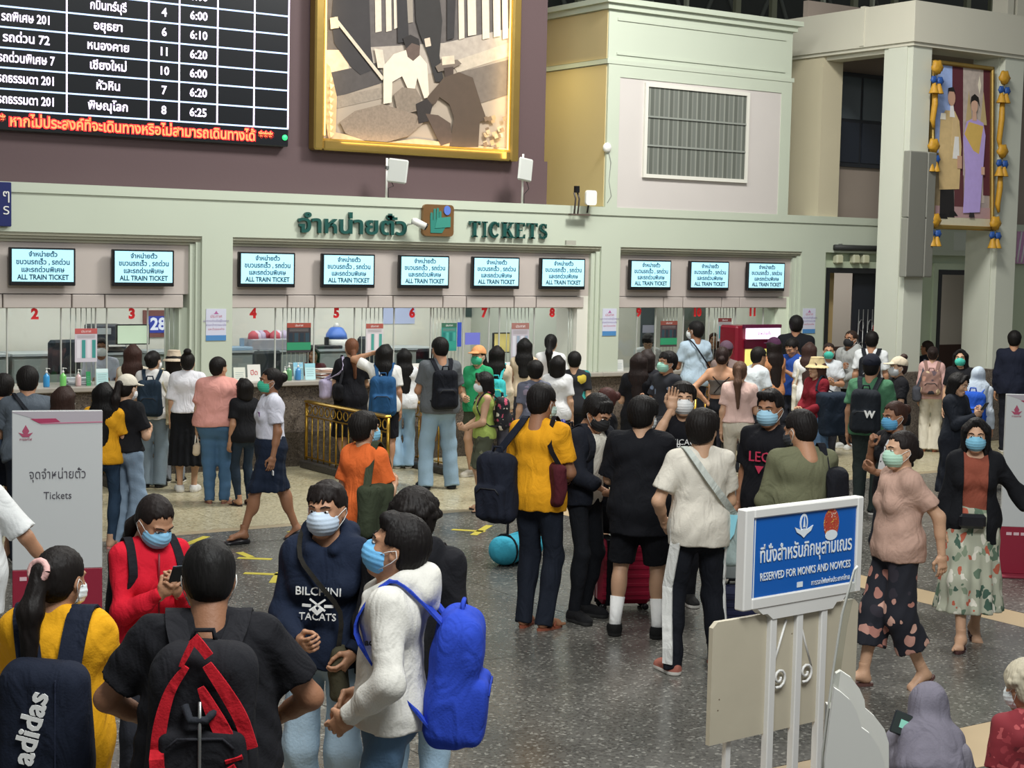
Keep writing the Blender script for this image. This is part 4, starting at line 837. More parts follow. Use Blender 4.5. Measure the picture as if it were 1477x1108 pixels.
ARM = {  # hand position relative to the shoulder (x outward, y forward, z up) for a 1.70 m figure, elbow hint, curl, palm normal
 'down': ((.06, .02, -.52), (.3, -1, 0), .4, (-1, .2, 0)),
 'downback': ((.08, -.10, -.50), (.3, -1, 0), .4, (-1, .2, 0)),
 'fwd': ((.05, .18, -.48), (.3, -1, 0), .4, (-1, .2, 0)),
 'back': ((.07, -.20, -.46), (.3, -1, 0), .4, (-1, .2, 0)),
 'hold': ((-.07, .26, -.26), (.6, -.4, -1), .9, (-.6, 0, .8)),
 'phone': ((-.10, .27, -.14), (.5, -.2, -1), 1.0, (-.5, -.6, .3)),
 'low': ((-.08, .24, -.36), (.8, -.8, -.4), .8, (-.8, -.2, .4)),
 'pocket': ((.02, .14, -.42), (.9, -1, .2), .7, (-1, 0, 0)),
 'hip': ((.02, -.06, -.36), (1, -.4, .1), .6, (-1, 0, 0)),
 'raise': ((.10, .26, .10), (.5, -.1, -1), .1, (0, 1, .0)),
 'head': ((.02, .04, .20), (1, .2, .2), .9, (-.8, -.2, 0)),
 'reach': ((.0, .42, -.16), (.4, -.2, -1), .6, (0, 0, -1)),
 'strap': ((-.03, .16, -.06), (.5, -.3, -1), 1.1, (-.4, -.9, 0)),
 'out': ((.30, .05, -.42), (.3, -1, 0), .4, (-1, .2, 0)),
 'fold': ((-.20, .20, -.20), (.7, -.2, -1), .8, (-.3, -.9, 0)),
}
LEG = {'walks': ((-.02, .20), (-.02, -.16)), 'stand': ((.0, .0), (.0, .0)), 'wide': ((.07, .0), (.07, .0)), 'step': ((.0, .14), (.0, -.08)), 'walk': ((-.02, .30), (-.02, -.26)), 'walk2': ((-.02, -.26), (-.02, .30)), 'shift': ((.06, .06), (.0, -.02)), 'close': ((-.03, 0), (-.03, .02)), 'sit': None}
class P_: pass
def person(px, py, h, face, label, sex='f', skin='#b98a6a', top=('tee', '#888888'), bottom=('pants', '#333344'), hair=('short', '#1a1614'), mask=None, shoes=('sneaker', '#222222'),
           arms=('down', 'down'), legs='stand', lean=0, side=0, head=(0, 0, 0), build=1.0, near=0, extra=None, hat=None, group=None, pos=None, glasses=False, hgt=None, socks=None, name='person', ymax=17.52):
    if pos is None and legs != 'sit':
        w_ = onZ(px, py, h-.02)
        if w_.y > ymax: h = onY(px, py, ymax).z+.02
    S = h/1.70; P = P_(); bw = build; f = sex == 'f'
    sitting = legs == 'sit'
    res = {3: .0078, 2: .0095, 1: .0115, 0: .014}[near]; build = build*.90; bw = build
    hipz = .90*S if not sitting else .12; hx = (.088 if f else .085)*S
    # spine frame
    la = R(lean); sa = R(side); UP = nrm(A(math.sin(sa), math.sin(la), math.cos(la))); X = nrm(np.cross(A(0, math.cos(la), -math.sin(la)), UP)); FW = np.cross(UP, X); X = nrm(np.cross(FW, UP))
    pel = A(0, 0, hipz+.03*S); 
    def T(x, y, z): return pel+S*(X*x+FW*y+UP*z)   # torso coordinates, z measured from pelvis centre
    shz = .438; shx = (.146 if f else .168)*(1+(bw-1)*.45)
    neck0 = T(0, -.01, .50); hd = [R(q) for q in head]; hy, hp, hr = hd
    # head frame (yaw then pitch, forwards looking down positive)
    fw2 = A(math.sin(hy), math.cos(hy), 0); la2 = la*.35; fwd = nrm(fw2*math.cos(hp+la2)+A(0, 0, -math.sin(hp+la2))); hx_ = nrm(np.cross(fwd, A(0, 0, 1))); hx_ = nrm(hx_+A(0, 0, 1)*math.sin(hr)); hu = np.cross(hx_, fwd)
    HS = (S*.93+.07)*(1.03 if f else 1.06)
    hc = neck0+S*(UP*.050)+HS*(hu*.082+fwd*.018); P.hc = hc; P.hX, P.hF, P.hU = hx_*HS, fwd*HS, hu*HS
    topz = hc[2]+.112*HS*max(hu[2], .5)+.012
    headtop = hc+hu*.125*HS
    # placement from the pixel of the top of the head
    if pos is None:
        w = onZ(px, py, headtop[2]); v = A(-w.x, -w.y); v = v/np.linalg.norm(v); r2 = A(-v[1], v[0])   # image-right as seen by the camera
        if r2@_rt[:2] < 0: r2 = -r2
        fa = R(face); fdir = math.cos(fa)*v+math.sin(fa)*r2; rz = math.atan2(-fdir[0], fdir[1])
        c, s = math.cos(rz), math.sin(rz); root = Vector((w.x-(c*headtop[0]-s*headtop[1]), w.y-(s*headtop[0]+c*headtop[1]), 0))
    else: root, rz = Vector((pos[0], pos[1], pos[2] if len(pos) > 2 else 0)), R(face)
    P.root = root; P.rz = rz; P.T = T; P.S = S; P.X, P.FW, P.UP = X, FW, UP; P.shx = shx; P.bw = bw
    e = empty(name, root, rz, label, 'person', group); P.e = e
    sk = skinmat(skin); hm = hairmat(hair[1]); P.hm = hm
    # ---------------- joints
    sh = {s: T(s*shx, 0, shz) for s in (-1, 1)}; la1, la2_ = .285*S, .245*S; el, wr, hcfg = {}, {}, {}
    for s, an in ((1, arms[0]), (-1, arms[1])):       # s=+1 is the person's right
        cfg = ARM[an] if isinstance(an, str) else an; (tx, ty, tz), hint, curl, pn = cfg
        tgt = sh[s]+S*(X*tx*s+FW*ty+UP*0+A(0, 0, 1)*tz if True else 0)
        el[s], wr[s] = ik(sh[s], tgt, la1, la2_, X*hint[0]*s+FW*hint[1]+A(0, 0, 1)*hint[2]); hcfg[s] = (curl, X*pn[0]*s+FW*pn[1]+A(0, 0, 1)*pn[2])
    P.el, P.wr, P.sh = el, wr, sh
    hip = {s: pel+A(s*hx, 0, -.02*S) for s in (-1, 1)}; kn, an_, ft = {}, {}, {}
    for i, s in enumerate((1, -1)):
        if sitting:
            kn[s] = hip[s]+S*A(s*.10, .40, .10); an_[s] = kn[s]+S*A(-s*.20, .02, -.16); an_[s][2] = max(an_[s][2], .06); ft[s] = nrm(A(-s*.4, 1, 0)); continue
        dx, dy = LEG[legs][i] if isinstance(legs, str) else legs[i]; foot = A(s*(hx*.95+dx*S), dy*S-.02, .075*S)
        if dy < -.15: foot[2] = .105*S
        kn[s], an_[s] = ik(hip[s], foot, .42*S, .43*S, A(s*.15, 1, 0)); ft[s] = nrm(A(s*.22, 1, 0 if foot[2] < .1*S else -.55))
    P.kn, P.an, P.hip = kn, an_, hip
    barefoot = shoes[0] in ('sandal', 'flip')
    # ---------------- body
    allp = [pel, hc, *sh.values(), *el.values(), *wr.values(), *hip.values(), *kn.values(), *an_.values()]
    lo = np.min(allp, 0)-.20*S*bw; hi = np.max(allp, 0)+.20*S*bw; lo[2] = max(lo[2], -.02); hi[2] = min(hi[2], hc[2]+.02)
    covered = bottom[0] in ('pants', 'jeans', 'wide', 'skinny', 'joggers')
    g = Grid(lo, hi, res)
    longleg = covered or bottom[0] == 'joggers' or bottom[0] == 'widejeans'; lgs = .86 if longleg else 1.0; ams = .86 if top[0] in ('long', 'hoodie', 'jacket') else 1.0; tors = -.010 if top[0] not in ('crop', 'tank') else 0
    def torso(g, e_, hem=None, k=.05, bell=0):
        cu = [(T(0, 0, hem), -UP)] if hem is not None else None
        g.cone(T(-.055*bw, -.01, .0), T(.055*bw, -.01, .0), (.118*(1+(bw-1)*.8)+e_+bell)*S, (.118*(1+(bw-1)*.8)+e_+bell)*S, k, cuts=cu)
        wr_ = (.098 if f else .108)*(1+(bw-1)*1.5)+e_*1.15
        g.cone(T(0, .0, .02), T(0, .005, .18), (.115*(1+(bw-1)*1.2)+e_+bell)*S, wr_*S, k, w=X, fl=1.34, cuts=cu)
        g.cone(T(0, .005, .18), T(0, .0, .36), wr_*S, (.112*(1+(bw-1))+e_)*S, k, w=X, fl=1.36)
        g.cone(T(-shx*.60, -.005, .385), T(shx*.60, -.005, .385), (.076+e_)*S, (.076+e_)*S, k)
        if f:
            for s in (-1, 1): g.ell(T(s*.07, .085*(1+(bw-1)*.6), .30), A(.058, .046, .054)*S+e_*1.05, .03)
        for s in (-1, 1): g.cone(T(s*.030, -.015, .49), sh[s]+UP*.002*S, (.038+e_*.6)*S, (.046+e_*.8)*S, k*.7)
    torso(g, tors)
    g.cone(T(0, -.02, .44), hc-hu*.07*HS-fwd*.015*HS, .058*S, .050*S, .03)
    def arm(g, e_, upto=2.0, k=.03, cut=None, flare=0):
        for s in (-1, 1):
            u = nrm(el[s]-sh[s]); 
            if upto <= 1:
                end = sh[s]+(el[s]-sh[s])*upto; g.cone(sh[s], end, (.050*(1+(bw-1)*.5)+e_)*S, (.046*(1+(bw-1)*.5)+e_+flare)*S, k, cuts=[(end-u*.004, u)])
            else:
                g.cone(sh[s], el[s], (.050*(1+(bw-1)*.5)+e_)*S, (.037*(1+(bw-1)*.4)+e_)*S, k); v = wr[s]-el[s]; fr = min(1, upto-1); end = el[s]+v*fr
                g.cone(el[s], end, (.037*(1+(bw-1)*.4)+e_)*S, (.026+e_*.8+(.037-.026)*(1-fr)+flare)*S, k, cuts=[(end-nrm(v)*.003, nrm(v))] if e_ > 0 else None)
                if e_ > 0 and fr > .5: g.cone(el[s], el[s]+v*.45, (.036+e_)*S, (.037+e_)*S, k)
    arm(g, 0 if ams == 1 else -.007); 
    for s in (-1, 1): g.cone(el[s], el[s]+(wr[s]-el[s])*.45, .033*S*ams, .034*S*ams, .02)
    for s in (-1, 1):
        tw = (1+(bw-1)*.9)*lgs
        g.cone(hip[s], kn[s], .082*S*tw, .052*S*tw, .04); g.cone(kn[s], an_[s], .050*S*lgs, .034*S, .03); c = kn[s]+(an_[s]-kn[s])*.30+A(0, -.018, 0)*S; g.ell(c, A(.050, .052, .11)*S*(1+(bw-1)*.5)*lgs, .04, M=None)
    parts = [(*g.mesh(), 0)]
    V, Q = head_t(sex); parts.append((xform(V, hc, P.hX, P.hF, P.hU), Q, 0))
    for s in (-1, 1):
        curl, pn = hcfg[s]; V, Q = hand_t(curl); V = V.copy(); z = nrm(wr[s]-el[s]); an = (arms[0] if s == 1 else arms[1])
        if an == 'raise' or (not isinstance(an, str) and an[2] < .2): z = nrm(A(0, 0, 1)+.2*z)
        if an in ('phone', 'hold', 'low'): z = nrm(z+.4*A(0, 0, 1))
        y = nrm(pn-z*(pn@z)); x = np.cross(y, z); 
        if np.dot(x, FW+A(0, 0, .5)) < 0: V[:, 0] *= -1; Q = Q[:, ::-1]
        hs = S*(.98 if f else 1.05); parts.append((xform(V, wr[s], x*hs, y*hs, z*hs), Q, 0))
    if barefoot or shoes[0] == 'flat':
        V, Q = foot_t()
        for s in (-1, 1):
            V2 = V.copy(); V2[:, 0] *= -s*-1; Q2 = Q if s == 1 else Q[:, ::-1]
            yy = ft[s]; xx = nrm(np.cross(yy, A(0, 0, 1))); zz = np.cross(xx, yy); parts.append((xform(V2, an_[s]+zz*(-.065*S)+yy*.026*S, xx*S, yy*S, zz*S), Q2, 0))
    tomesh('body', parts, sk, e)
    # ---------------- face details
    facing = abs(((face+head[0]*-1+180) % 360)-180) < 125 if pos is None else True
    def hv(V): V = np.array(V, float); return xform(V, hc, P.hX, P.hF, P.hU)
    if facing and not (hat and hat[0] == 'hideface'):
        for s in (-1, 1):
            mb = MB(); V, F = uvs((s*.031, .079, .002), (.0120, .0085, .0058)); mb.add(V, F, 0, True); V, F = uvs((s*.031, .0865, .002), (.0056, .0030, .0054)); mb.add(V, F, 1, True)
            mb.v = [tuple(q) for q in hv(mb.v)]; mb.build('eye', [mat('#e8e2da', .3, name='eye_white'), mat('#1a0f0a', .2, name='eye_iris')], e)
            mb = MB().tube([(s*.013, .0955, .022), (s*.032, .0915, .028), (s*.050, .0765, .022)], [.0028, .0036, .002], 6); mb.v = [tuple(q) for q in hv(mb.v)]; mb.build('eyebrow', hm, e)
        if mask is None:
            mb = MB(); V, F = uvs((0, .0945, -.0685), (.020, .0045, .0065)); mb.add(V, F, 0, True); mb.v = [tuple(q) for q in hv(mb.v)]; mb.build('lips', mat('#9c5a50', .5), e)
    if mask:
        V, Q = mask_t(); mo = tomesh('face_mask', [(hv(V), Q, 0)], mat(mask, .8, 0, .1, 90, .04, 20, name='mask_'+mask.strip('#')), e)
        for s in (-1, 1):
            mb = MB().tube([(s*.064, .045, -.03), (s*.078, .015, -.008), (s*.086, -.012, .004), (s*.087, -.022, -.02), (s*.080, -.005, -.045), (s*.060, .035, -.085)], .0016, 5); mb.v = [tuple(q) for q in hv(mb.v)]
            mb.build('ear_loop', mat('#e6e6e2', .7), mo)
    if glasses:
        mb = MB()
        for s in (-1, 1): mb.tube([(s*.034+.021*math.cos(t), .101-.006*abs(math.cos(t)), .0+.016*math.sin(t)) for t in [k*math.pi/6 for k in range(13)]], .0015, 5, 0, False); mb.tube([(s*.055, .096, .004), (s*.080, .02, .006), (s*.084, -.02, .0)], .0016, 5)
        mb.tube([(-.013, .104, .003), (.013, .104, .003)], .0015, 5); mb.v = [tuple(q) for q in hv(mb.v)]; mb.build('glasses', M_black, e)
    # ---------------- hair and hats
    if hair[0] != 'none':
        V, Q = hair_t(hair[0]); o = tomesh('hair' if hair[0] != 'hijab' else 'headscarf', [(hv(V), Q, 0)], hm if hair[0] != 'hijab' else cloth(hair[1]), e)
        if len(hair) > 2 and hair[2]:
            c = {'pony': (0, -.128, .03), 'ponyhigh': (0, -.125, .075)}.get(hair[0], (0, -.115, .0)); mb = MB(); mb.tube([(c[0]+.036*math.cos(t), c[1]-.012+.014*math.sin(t)*.4, c[2]+.036*math.sin(t)) for t in [k*math.pi/6 for k in range(13)]], .013, 8, 0, False)
            mb.v = [tuple(q) for q in hv(mb.v)]; mb.build('hair_tie', cloth(hair[2]), e)
    if hat and hat[0] == 'cap':
        g = Grid((-.12, -.14, -.02), (.12, .22, .17), .006); g.ell((0, -.014, .036), (.092, .112, .100)); g.cut((0, 0, .030), nrm((0, .12, -1))); g.cone((-.045, .10, .044), (.045, .10, .044), .012, .012, .02); g.ell((0, .125, .042), (.072, .072, .010), .01, cuts=[((0, .085, 0), (0, -1, 0))])
        V, Q = g.mesh(); tomesh('cap', [(hv(V), Q, 0)], cloth(hat[1]), e)
    if hat and hat[0] == 'bucket':
        g = Grid((-.16, -.18, -.05), (.16, .18, .17), .0065); g.cone((0, -.012, .03), (0, -.012, .115), .100, .078, .02, w=(0, 1, 0), fl=1.12, cuts=[((0, 0, .135), (0, 0, 1)), ((0, 0, .02), (0, 0, -1))])
        g.put(A(-.16, -.17, -.04), A(.16, .17, .05), lambda x, y, z: np.abs(z-(f4(.040)-(np.sqrt(x*x+(y+f4(.012))**2*f4(.85))-f4(.09))*f4(.75)))-f4(.006)+np.maximum(np.sqrt(x*x+(y+f4(.012))**2*f4(.85))-f4(.135), 0), .01)
        V, Q = g.mesh(); tomesh('bucket_hat', [(hv(V), Q, 0)], cloth(hat[1]), e)
    # ---------------- bottom garment
    bk, bc = bottom[0], bottom[1]; bm_ = bc if not isinstance(bc, str) else (cloth(bc) if bk not in ('jeans', 'widejeans') else mat(bc, .85, 0, .3, 80, .22, 5, name='denim_'+bc.strip('#')))
    ex = {'skinny': .006, 'jeans': .016, 'pants': .018, 'joggers': .022, 'wide': .030, 'widejeans': .030, 'cropped': .045,  'shorts': .024, 'longshorts': .026}.get(bk, .016)
    lo2 = np.min([pel, *hip.values(), *kn.values(), *an_.values()], 0)-.20*S*bw; hi2 = np.max([pel, *hip.values(), *kn.values(), *an_.values()], 0)+.22*S*bw; lo2[2] = max(lo2[2], 0)
    wz = .13 if len(bottom) < 4 else bottom[3]; hi2[2] = max(hi2[2], T(0, 0, wz)[2]+.03) if not sitting else hi2[2]
    g = Grid(lo2, hi2, res); tw = 1+(bw-1)*.9
    g.cone(T(-.055*bw, -.012, .0), T(.055*bw, -.012, .0), (.118*(1+(bw-1)*.8)+.010)*S, (.118*(1+(bw-1)*.8)+.010)*S, .05); g.cone(T(0, -.0, .0), T(0, .003, wz), (.115*(1+(bw-1)*1.2)+.010)*S, (.104*(1+(bw-1)*1.4)+.008)*S, .05, w=X, fl=1.34, cuts=[(T(0, 0, wz), UP)])
    if bk == 'skirt':
        hem = bottom[2]*S; fl_ = bottom[4] if len(bottom) > 4 else .05; cz = A((an_[1][0]+an_[-1][0])/2, (an_[1][1]+an_[-1][1])/2*(1-hem/.9/S), hem)
        [g.cone(hip[s], kn[s], .10*S, .085*S, .05) or g.cone(kn[s], an_[s], .085*S, .07*S, .05) for s in (-1, 1)]; g.cone(pel, cz, (.125*tw+.01)*S, (.125*tw+fl_)*S, .06, w=(1, 0, 0), fl=1.32, cuts=[(A(0, 0, hem), A(0, 0, -1))])
        x, y = g.ax[0][:, None, None], g.ax[1][None, :, None]; z = g.ax[2][None, None, :]; th = np.arctan2(y, x); g.d = g.d+(f4(.010)*np.sin(th*f4(13))*np.clip((f4(hipz)-z)/f4(.5), 0, 1)).astype(f4)
        g.cut((0, 0, hem), (0, 0, -1))
    else:
        for s in (-1, 1):
            if bk in ('shorts', 'longshorts'):
                t_ = .62 if bk == 'shorts' else .95; end = hip[s]+(kn[s]-hip[s])*t_; u = nrm(kn[s]-hip[s]); g.cone(hip[s], end, (.084*tw+ex*.7)*S, (.072*tw+ex)*S, .04, cuts=[(end-u*.004, u)])
            else:
                g.cone(hip[s], kn[s], (.083*tw+min(ex*.7, .013))*S, (.053*tw+ex)*S, .04); low = kn[s]+(an_[s]-kn[s])*((1.11 if bk != 'skinny' else 1.05) if bk != 'cropped' else .55); u = nrm(an_[s]-kn[s])
                fl_ = {'cropped': .075, 'skinny': .004, 'jeans': .018, 'pants': .020, 'joggers': .006, 'wide': .058, 'widejeans': .045}.get(bk, .02)
                g.cone(kn[s], low, (.051+ex)*S*(1+(bw-1)*.5), (.040+fl_)*S, .04, cuts=[(low-u*.003, u)])
                if bk in ('jeans', 'skinny', 'pants'): g.ell(kn[s]+(an_[s]-kn[s])*.30+A(0, -.014, 0)*S, A(.054, .058, .11)*S, .04)
    g.folds(.007 if bk != 'skinny' else .003, 34, int(abs(px))+3, .9); tomesh({'skirt': 'skirt', 'shorts': 'shorts', 'longshorts': 'shorts'}.get(bk, 'trousers'), [(*g.mesh(), 0)], bm_, e)
    # ---------------- top garment
    tk, tc = top[0], top[1]; tm_ = tc if not isinstance(tc, str) else cloth(tc); P.tm = tm_
    lo3 = np.min([pel, *sh.values(), *el.values(), *wr.values()], 0)-.19*S*bw; hi3 = np.max([pel, *sh.values(), *el.values(), *wr.values(), neck0], 0)+.17*S*bw; lo3[2] = max(lo3[2], T(0, 0, -.22)[2])
    g = Grid(lo3, hi3, res); E = {'tee': .015, 'big': .026, 'tank': .008, 'long': .015, 'hoodie': .026, 'jacket': .024, 'blouse': .015, 'crop': .006, 'dress': .015}[tk]; P.E = E
    hem = {'tee': -.08, 'big': -.11, 'tank': -.04, 'long': -.08, 'hoodie': -.07, 'jacket': -.10, 'blouse': .06, 'crop': .18, 'dress': -.1}[tk] if len(top) < 3 or top[2] is None else top[2]
    torso(g, E, hem, .06, .012 if tk in ('tee', 'big', 'jacket') else 0); 
    if hem < 0: g.cone(T(0, 0, .06), T(0, 0, hem), (.120*(1+(bw-1)*1.1)+E)*S, (.124*(1+(bw-1)*1.1)+E+.006)*S, .05, w=X, fl=1.38, cuts=[(T(0, 0, hem), -UP)])
    if tk in ('tee', 'big', 'blouse', 'dress'): arm(g, E*.9, .74 if tk != 'big' else .92, .03, None, .012)
    elif tk in ('long', 'hoodie', 'jacket'): arm(g, E*.75, 2.0 if not (len(top) > 3) else top[3], .03)
    g.cut(T(0, 0, hem), -UP)
    if tk == 'crop': g.cut(T(0, 0, .36), UP)
    if tk == 'tank': g.ell(T(0, .09, .50), A(.075, .08, .10)*S, .02, True); g.ell(T(0, -.09, .52), A(.075, .07, .10)*S, .02, True)
    else: g.cone(neck0+UP*.004*S+FW*.018*S, neck0+UP*.1*S+FW*.05*S, .046*S, .062*S, .010, neg=True)
    if tk == 'hoodie':
        g.cone(T(-.055, -.105, .475), T(.055, -.105, .475), .066*S, .066*S, .04); g.cone(T(-.085, -.06, .53), T(.085, -.06, .53), .040*S, .040*S, .04); g.cone(T(0, -.13, .53), T(0, -.15, .42), .055*S, .03*S, .05); 
        for s in (-1, 1): g.cone(T(s*.092, -.04, .525), T(s*.05, .085, .455), .040*S, .030*S, .02)
        g.cone(neck0-UP*.01*S+FW*.02*S, hc+FW*.04*S, .062*S, .078*S, .012, neg=True)
        g.cone(T(-.14, 0, hem+.02), T(.14, 0, hem+.02), .01*S, .01*S, .02)
    g.folds(.009 if tk in ('tee', 'big', 'hoodie', 'jacket', 'long') else .005, 26, int(abs(px))*3+1, .8)
    if tk == 'jacket' and len(top) > 4 and top[4]:    # open front
        g.put(T(-.16, .02, -.3), T(.16, .25, .52), lambda x, y, z: np.maximum(np.abs((x-f4(pel[0]))*f4(X[0])+(y-f4(pel[1]))*f4(X[1])+(z-f4(pel[2]))*f4(X[2]))-f4(top[4]*S), -((x-f4(pel[0]))*f4(FW[0])+(y-f4(pel[1]))*f4(FW[1])+(z-f4(pel[2]))*f4(FW[2]))), .01, True)
    tomesh({'tee': 't_shirt', 'big': 't_shirt', 'tank': 'sleeveless_top', 'long': 'long_sleeved_top', 'hoodie': 'hooded_top', 'jacket': 'jacket', 'blouse': 'blouse', 'crop': 'cropped_top', 'dress': 'dress_top'}[tk], [(*g.mesh(), 0)], tm_, e)
    if tk == 'jacket' and len(top) > 5:     # shirt showing in the open jacket
        g = Grid(lo3, hi3, res); torso(g, .014, -.06, .05); g.cut(T(0, 0, -.06), -UP); g.cone(neck0-UP*.03*S, neck0+UP*.1*S+FW*.06*S, .060*S, .085*S, .012, neg=True); g.folds(.005, 26, 5); tomesh('inner_shirt', [(*g.mesh(), 0)], cloth(top[5]) if isinstance(top[5], str) else top[5], e)
    # ---------------- shoes and socks
    for s in (-1, 1):
        yy = ft[s]; xx = nrm(np.cross(yy, A(0, 0, 1))); zz = np.cross(xx, yy); org = an_[s]-zz*.072*S+yy*(.030 if shoes[0] in ('sneaker', 'high', 'shoe', 'flat') else .026)*S
        org[2] = 0.0 if yy[2] > -.1 else max(org[2], .035)
        if shoes[0] in ('sneaker', 'high', 'shoe'):
            V, Q, m = shoe_t('high' if shoes[0] == 'high' else 'low'); sole = shoes[2] if len(shoes) > 2 else ('#e2dfd8' if shoes[0] == 'sneaker' else '#161616'); tomesh('shoe', [(xform(V, org, xx*S, yy*S, zz*S), Q, m)], [cloth(shoes[1]), mat(sole, .7)], e)
        elif shoes[0] == 'flat':
            V, Q, m = shoe_t('flat'); V = V.copy(); V[:, 2] *= .55; tomesh('shoe', [(xform(V, org, xx*S*1.03, yy*S*1.03, zz*S), Q, m)], [mat(shoes[1], .4), M_black], e)
        else:
            mb = MB(); n = 18; out = [( .043*math.cos(t)*(1 if math.sin(t) > 0 else .85), .030+.125*math.sin(t)) for t in [2*math.pi*k/n for k in range(n)]]
            V = [(x, y, z) for z in (-.012, .006) for x, y in out]; F = [tuple(range(n))[::-1], tuple(range(n, 2*n))]+[(i, (i+1) % n, n+(i+1) % n, n+i) for i in range(n)]; mb.add(V, F, 0)
            o2 = org.copy(); o2[2] += .012 if yy[2] > -.1 else 0
            mb.v = [tuple(q) for q in xform(np.array(mb.v), o2, xx*S, yy*S, zz*S)]; so = mb.build('sandal_sole', mat(shoes[1], .7), e)
            mb = MB(); mb.ribbon([(-.044, .03, .01), (-.03, .055, .045), (0, .075, .055), (.03, .055, .045), (.044, .03, .01)], .028 if shoes[0] == 'sandal' else .014, .004, (0, 1, 0)); 
            if shoes[0] == 'flip': mb.tube([(0, .075, .055), (.012, .105, .035), (.014, .115, .01)], .004, 5)
            mb.v = [tuple(q) for q in xform(np.array(mb.v), o2, xx*S, yy*S, zz*S)]; mb.build('sandal_strap', mat(shoes[2] if len(shoes) > 2 else shoes[1], .6), e)
        if socks:
            u = nrm(kn[s]-an_[s]); mb = MB().tube([an_[s]-u*.03, an_[s]+u*.05*S, an_[s]+u*socks[1]*S], [.044*S, .042*S, .052*S], 14); mb.build('sock', cloth(socks[0]), e)
    return P
def W(P, p): v = Vector(p); return Matrix.Translation(P.root) @ Matrix.Rotation(P.rz, 4, 'Z') @ v
def texton(P, s, size, m, x, z, front=True, wx=1, bold=0, dist=None, nm='print_text', rot=0, parent=None, up=None):
    """flat lettering laid just proud of the cloth on chest or back"""
    yy = (dist if dist is not None else .15)*(1 if front else -1); c = P.T(x, yy, z); X = P.X*(-1 if front else 1); U = P.UP; N = np.cross(X, U)
    M = Matrix(((X[0], U[0], N[0], c[0]), (X[1], U[1], N[1], c[1]), (X[2], U[2], N[2], c[2]), (0, 0, 0, 1))) @ Matrix.Rotation(rot, 4, 'Z')
    return text(nm, s, size*P.S, m, parent or P.e, rot=(0, 0, 0), wx=wx, ext=.004, bold=bold, xf=M)
# ------------------------------------------------------------------ bags worn or held
def rbox(g, c, X, Y, Z, hx, hy, hz, r, k=.01, taper=0, neg=False):
    R_ = hx+hy+hz
    def fn(x, y, z):
        px, py, pz = x-f4(c[0]), y-f4(c[1]), z-f4(c[2]); a = px*f4(X[0])+py*f4(X[1])+pz*f4(X[2]); b = px*f4(Y[0])+py*f4(Y[1])+pz*f4(Y[2]); d = px*f4(Z[0])+py*f4(Z[1])+pz*f4(Z[2])
        tt = 1-taper*np.clip(d/f4(hz), -1, 1); qx = np.abs(a)-f4(hx-r)*tt; qy = np.abs(b)-f4(hy-r)*(tt if taper else 1); qz = np.abs(d)-f4(hz-r)
        return np.sqrt(np.maximum(qx, 0)**2+np.maximum(qy, 0)**2+np.maximum(qz, 0)**2)+np.minimum(np.maximum(qx, np.maximum(qy, qz)), 0)-f4(r)
    e = np.abs(np.array(X))*hx+np.abs(np.array(Y))*hy+np.abs(np.array(Z))*hz; g.put(c-e, c+e, fn, k, neg)
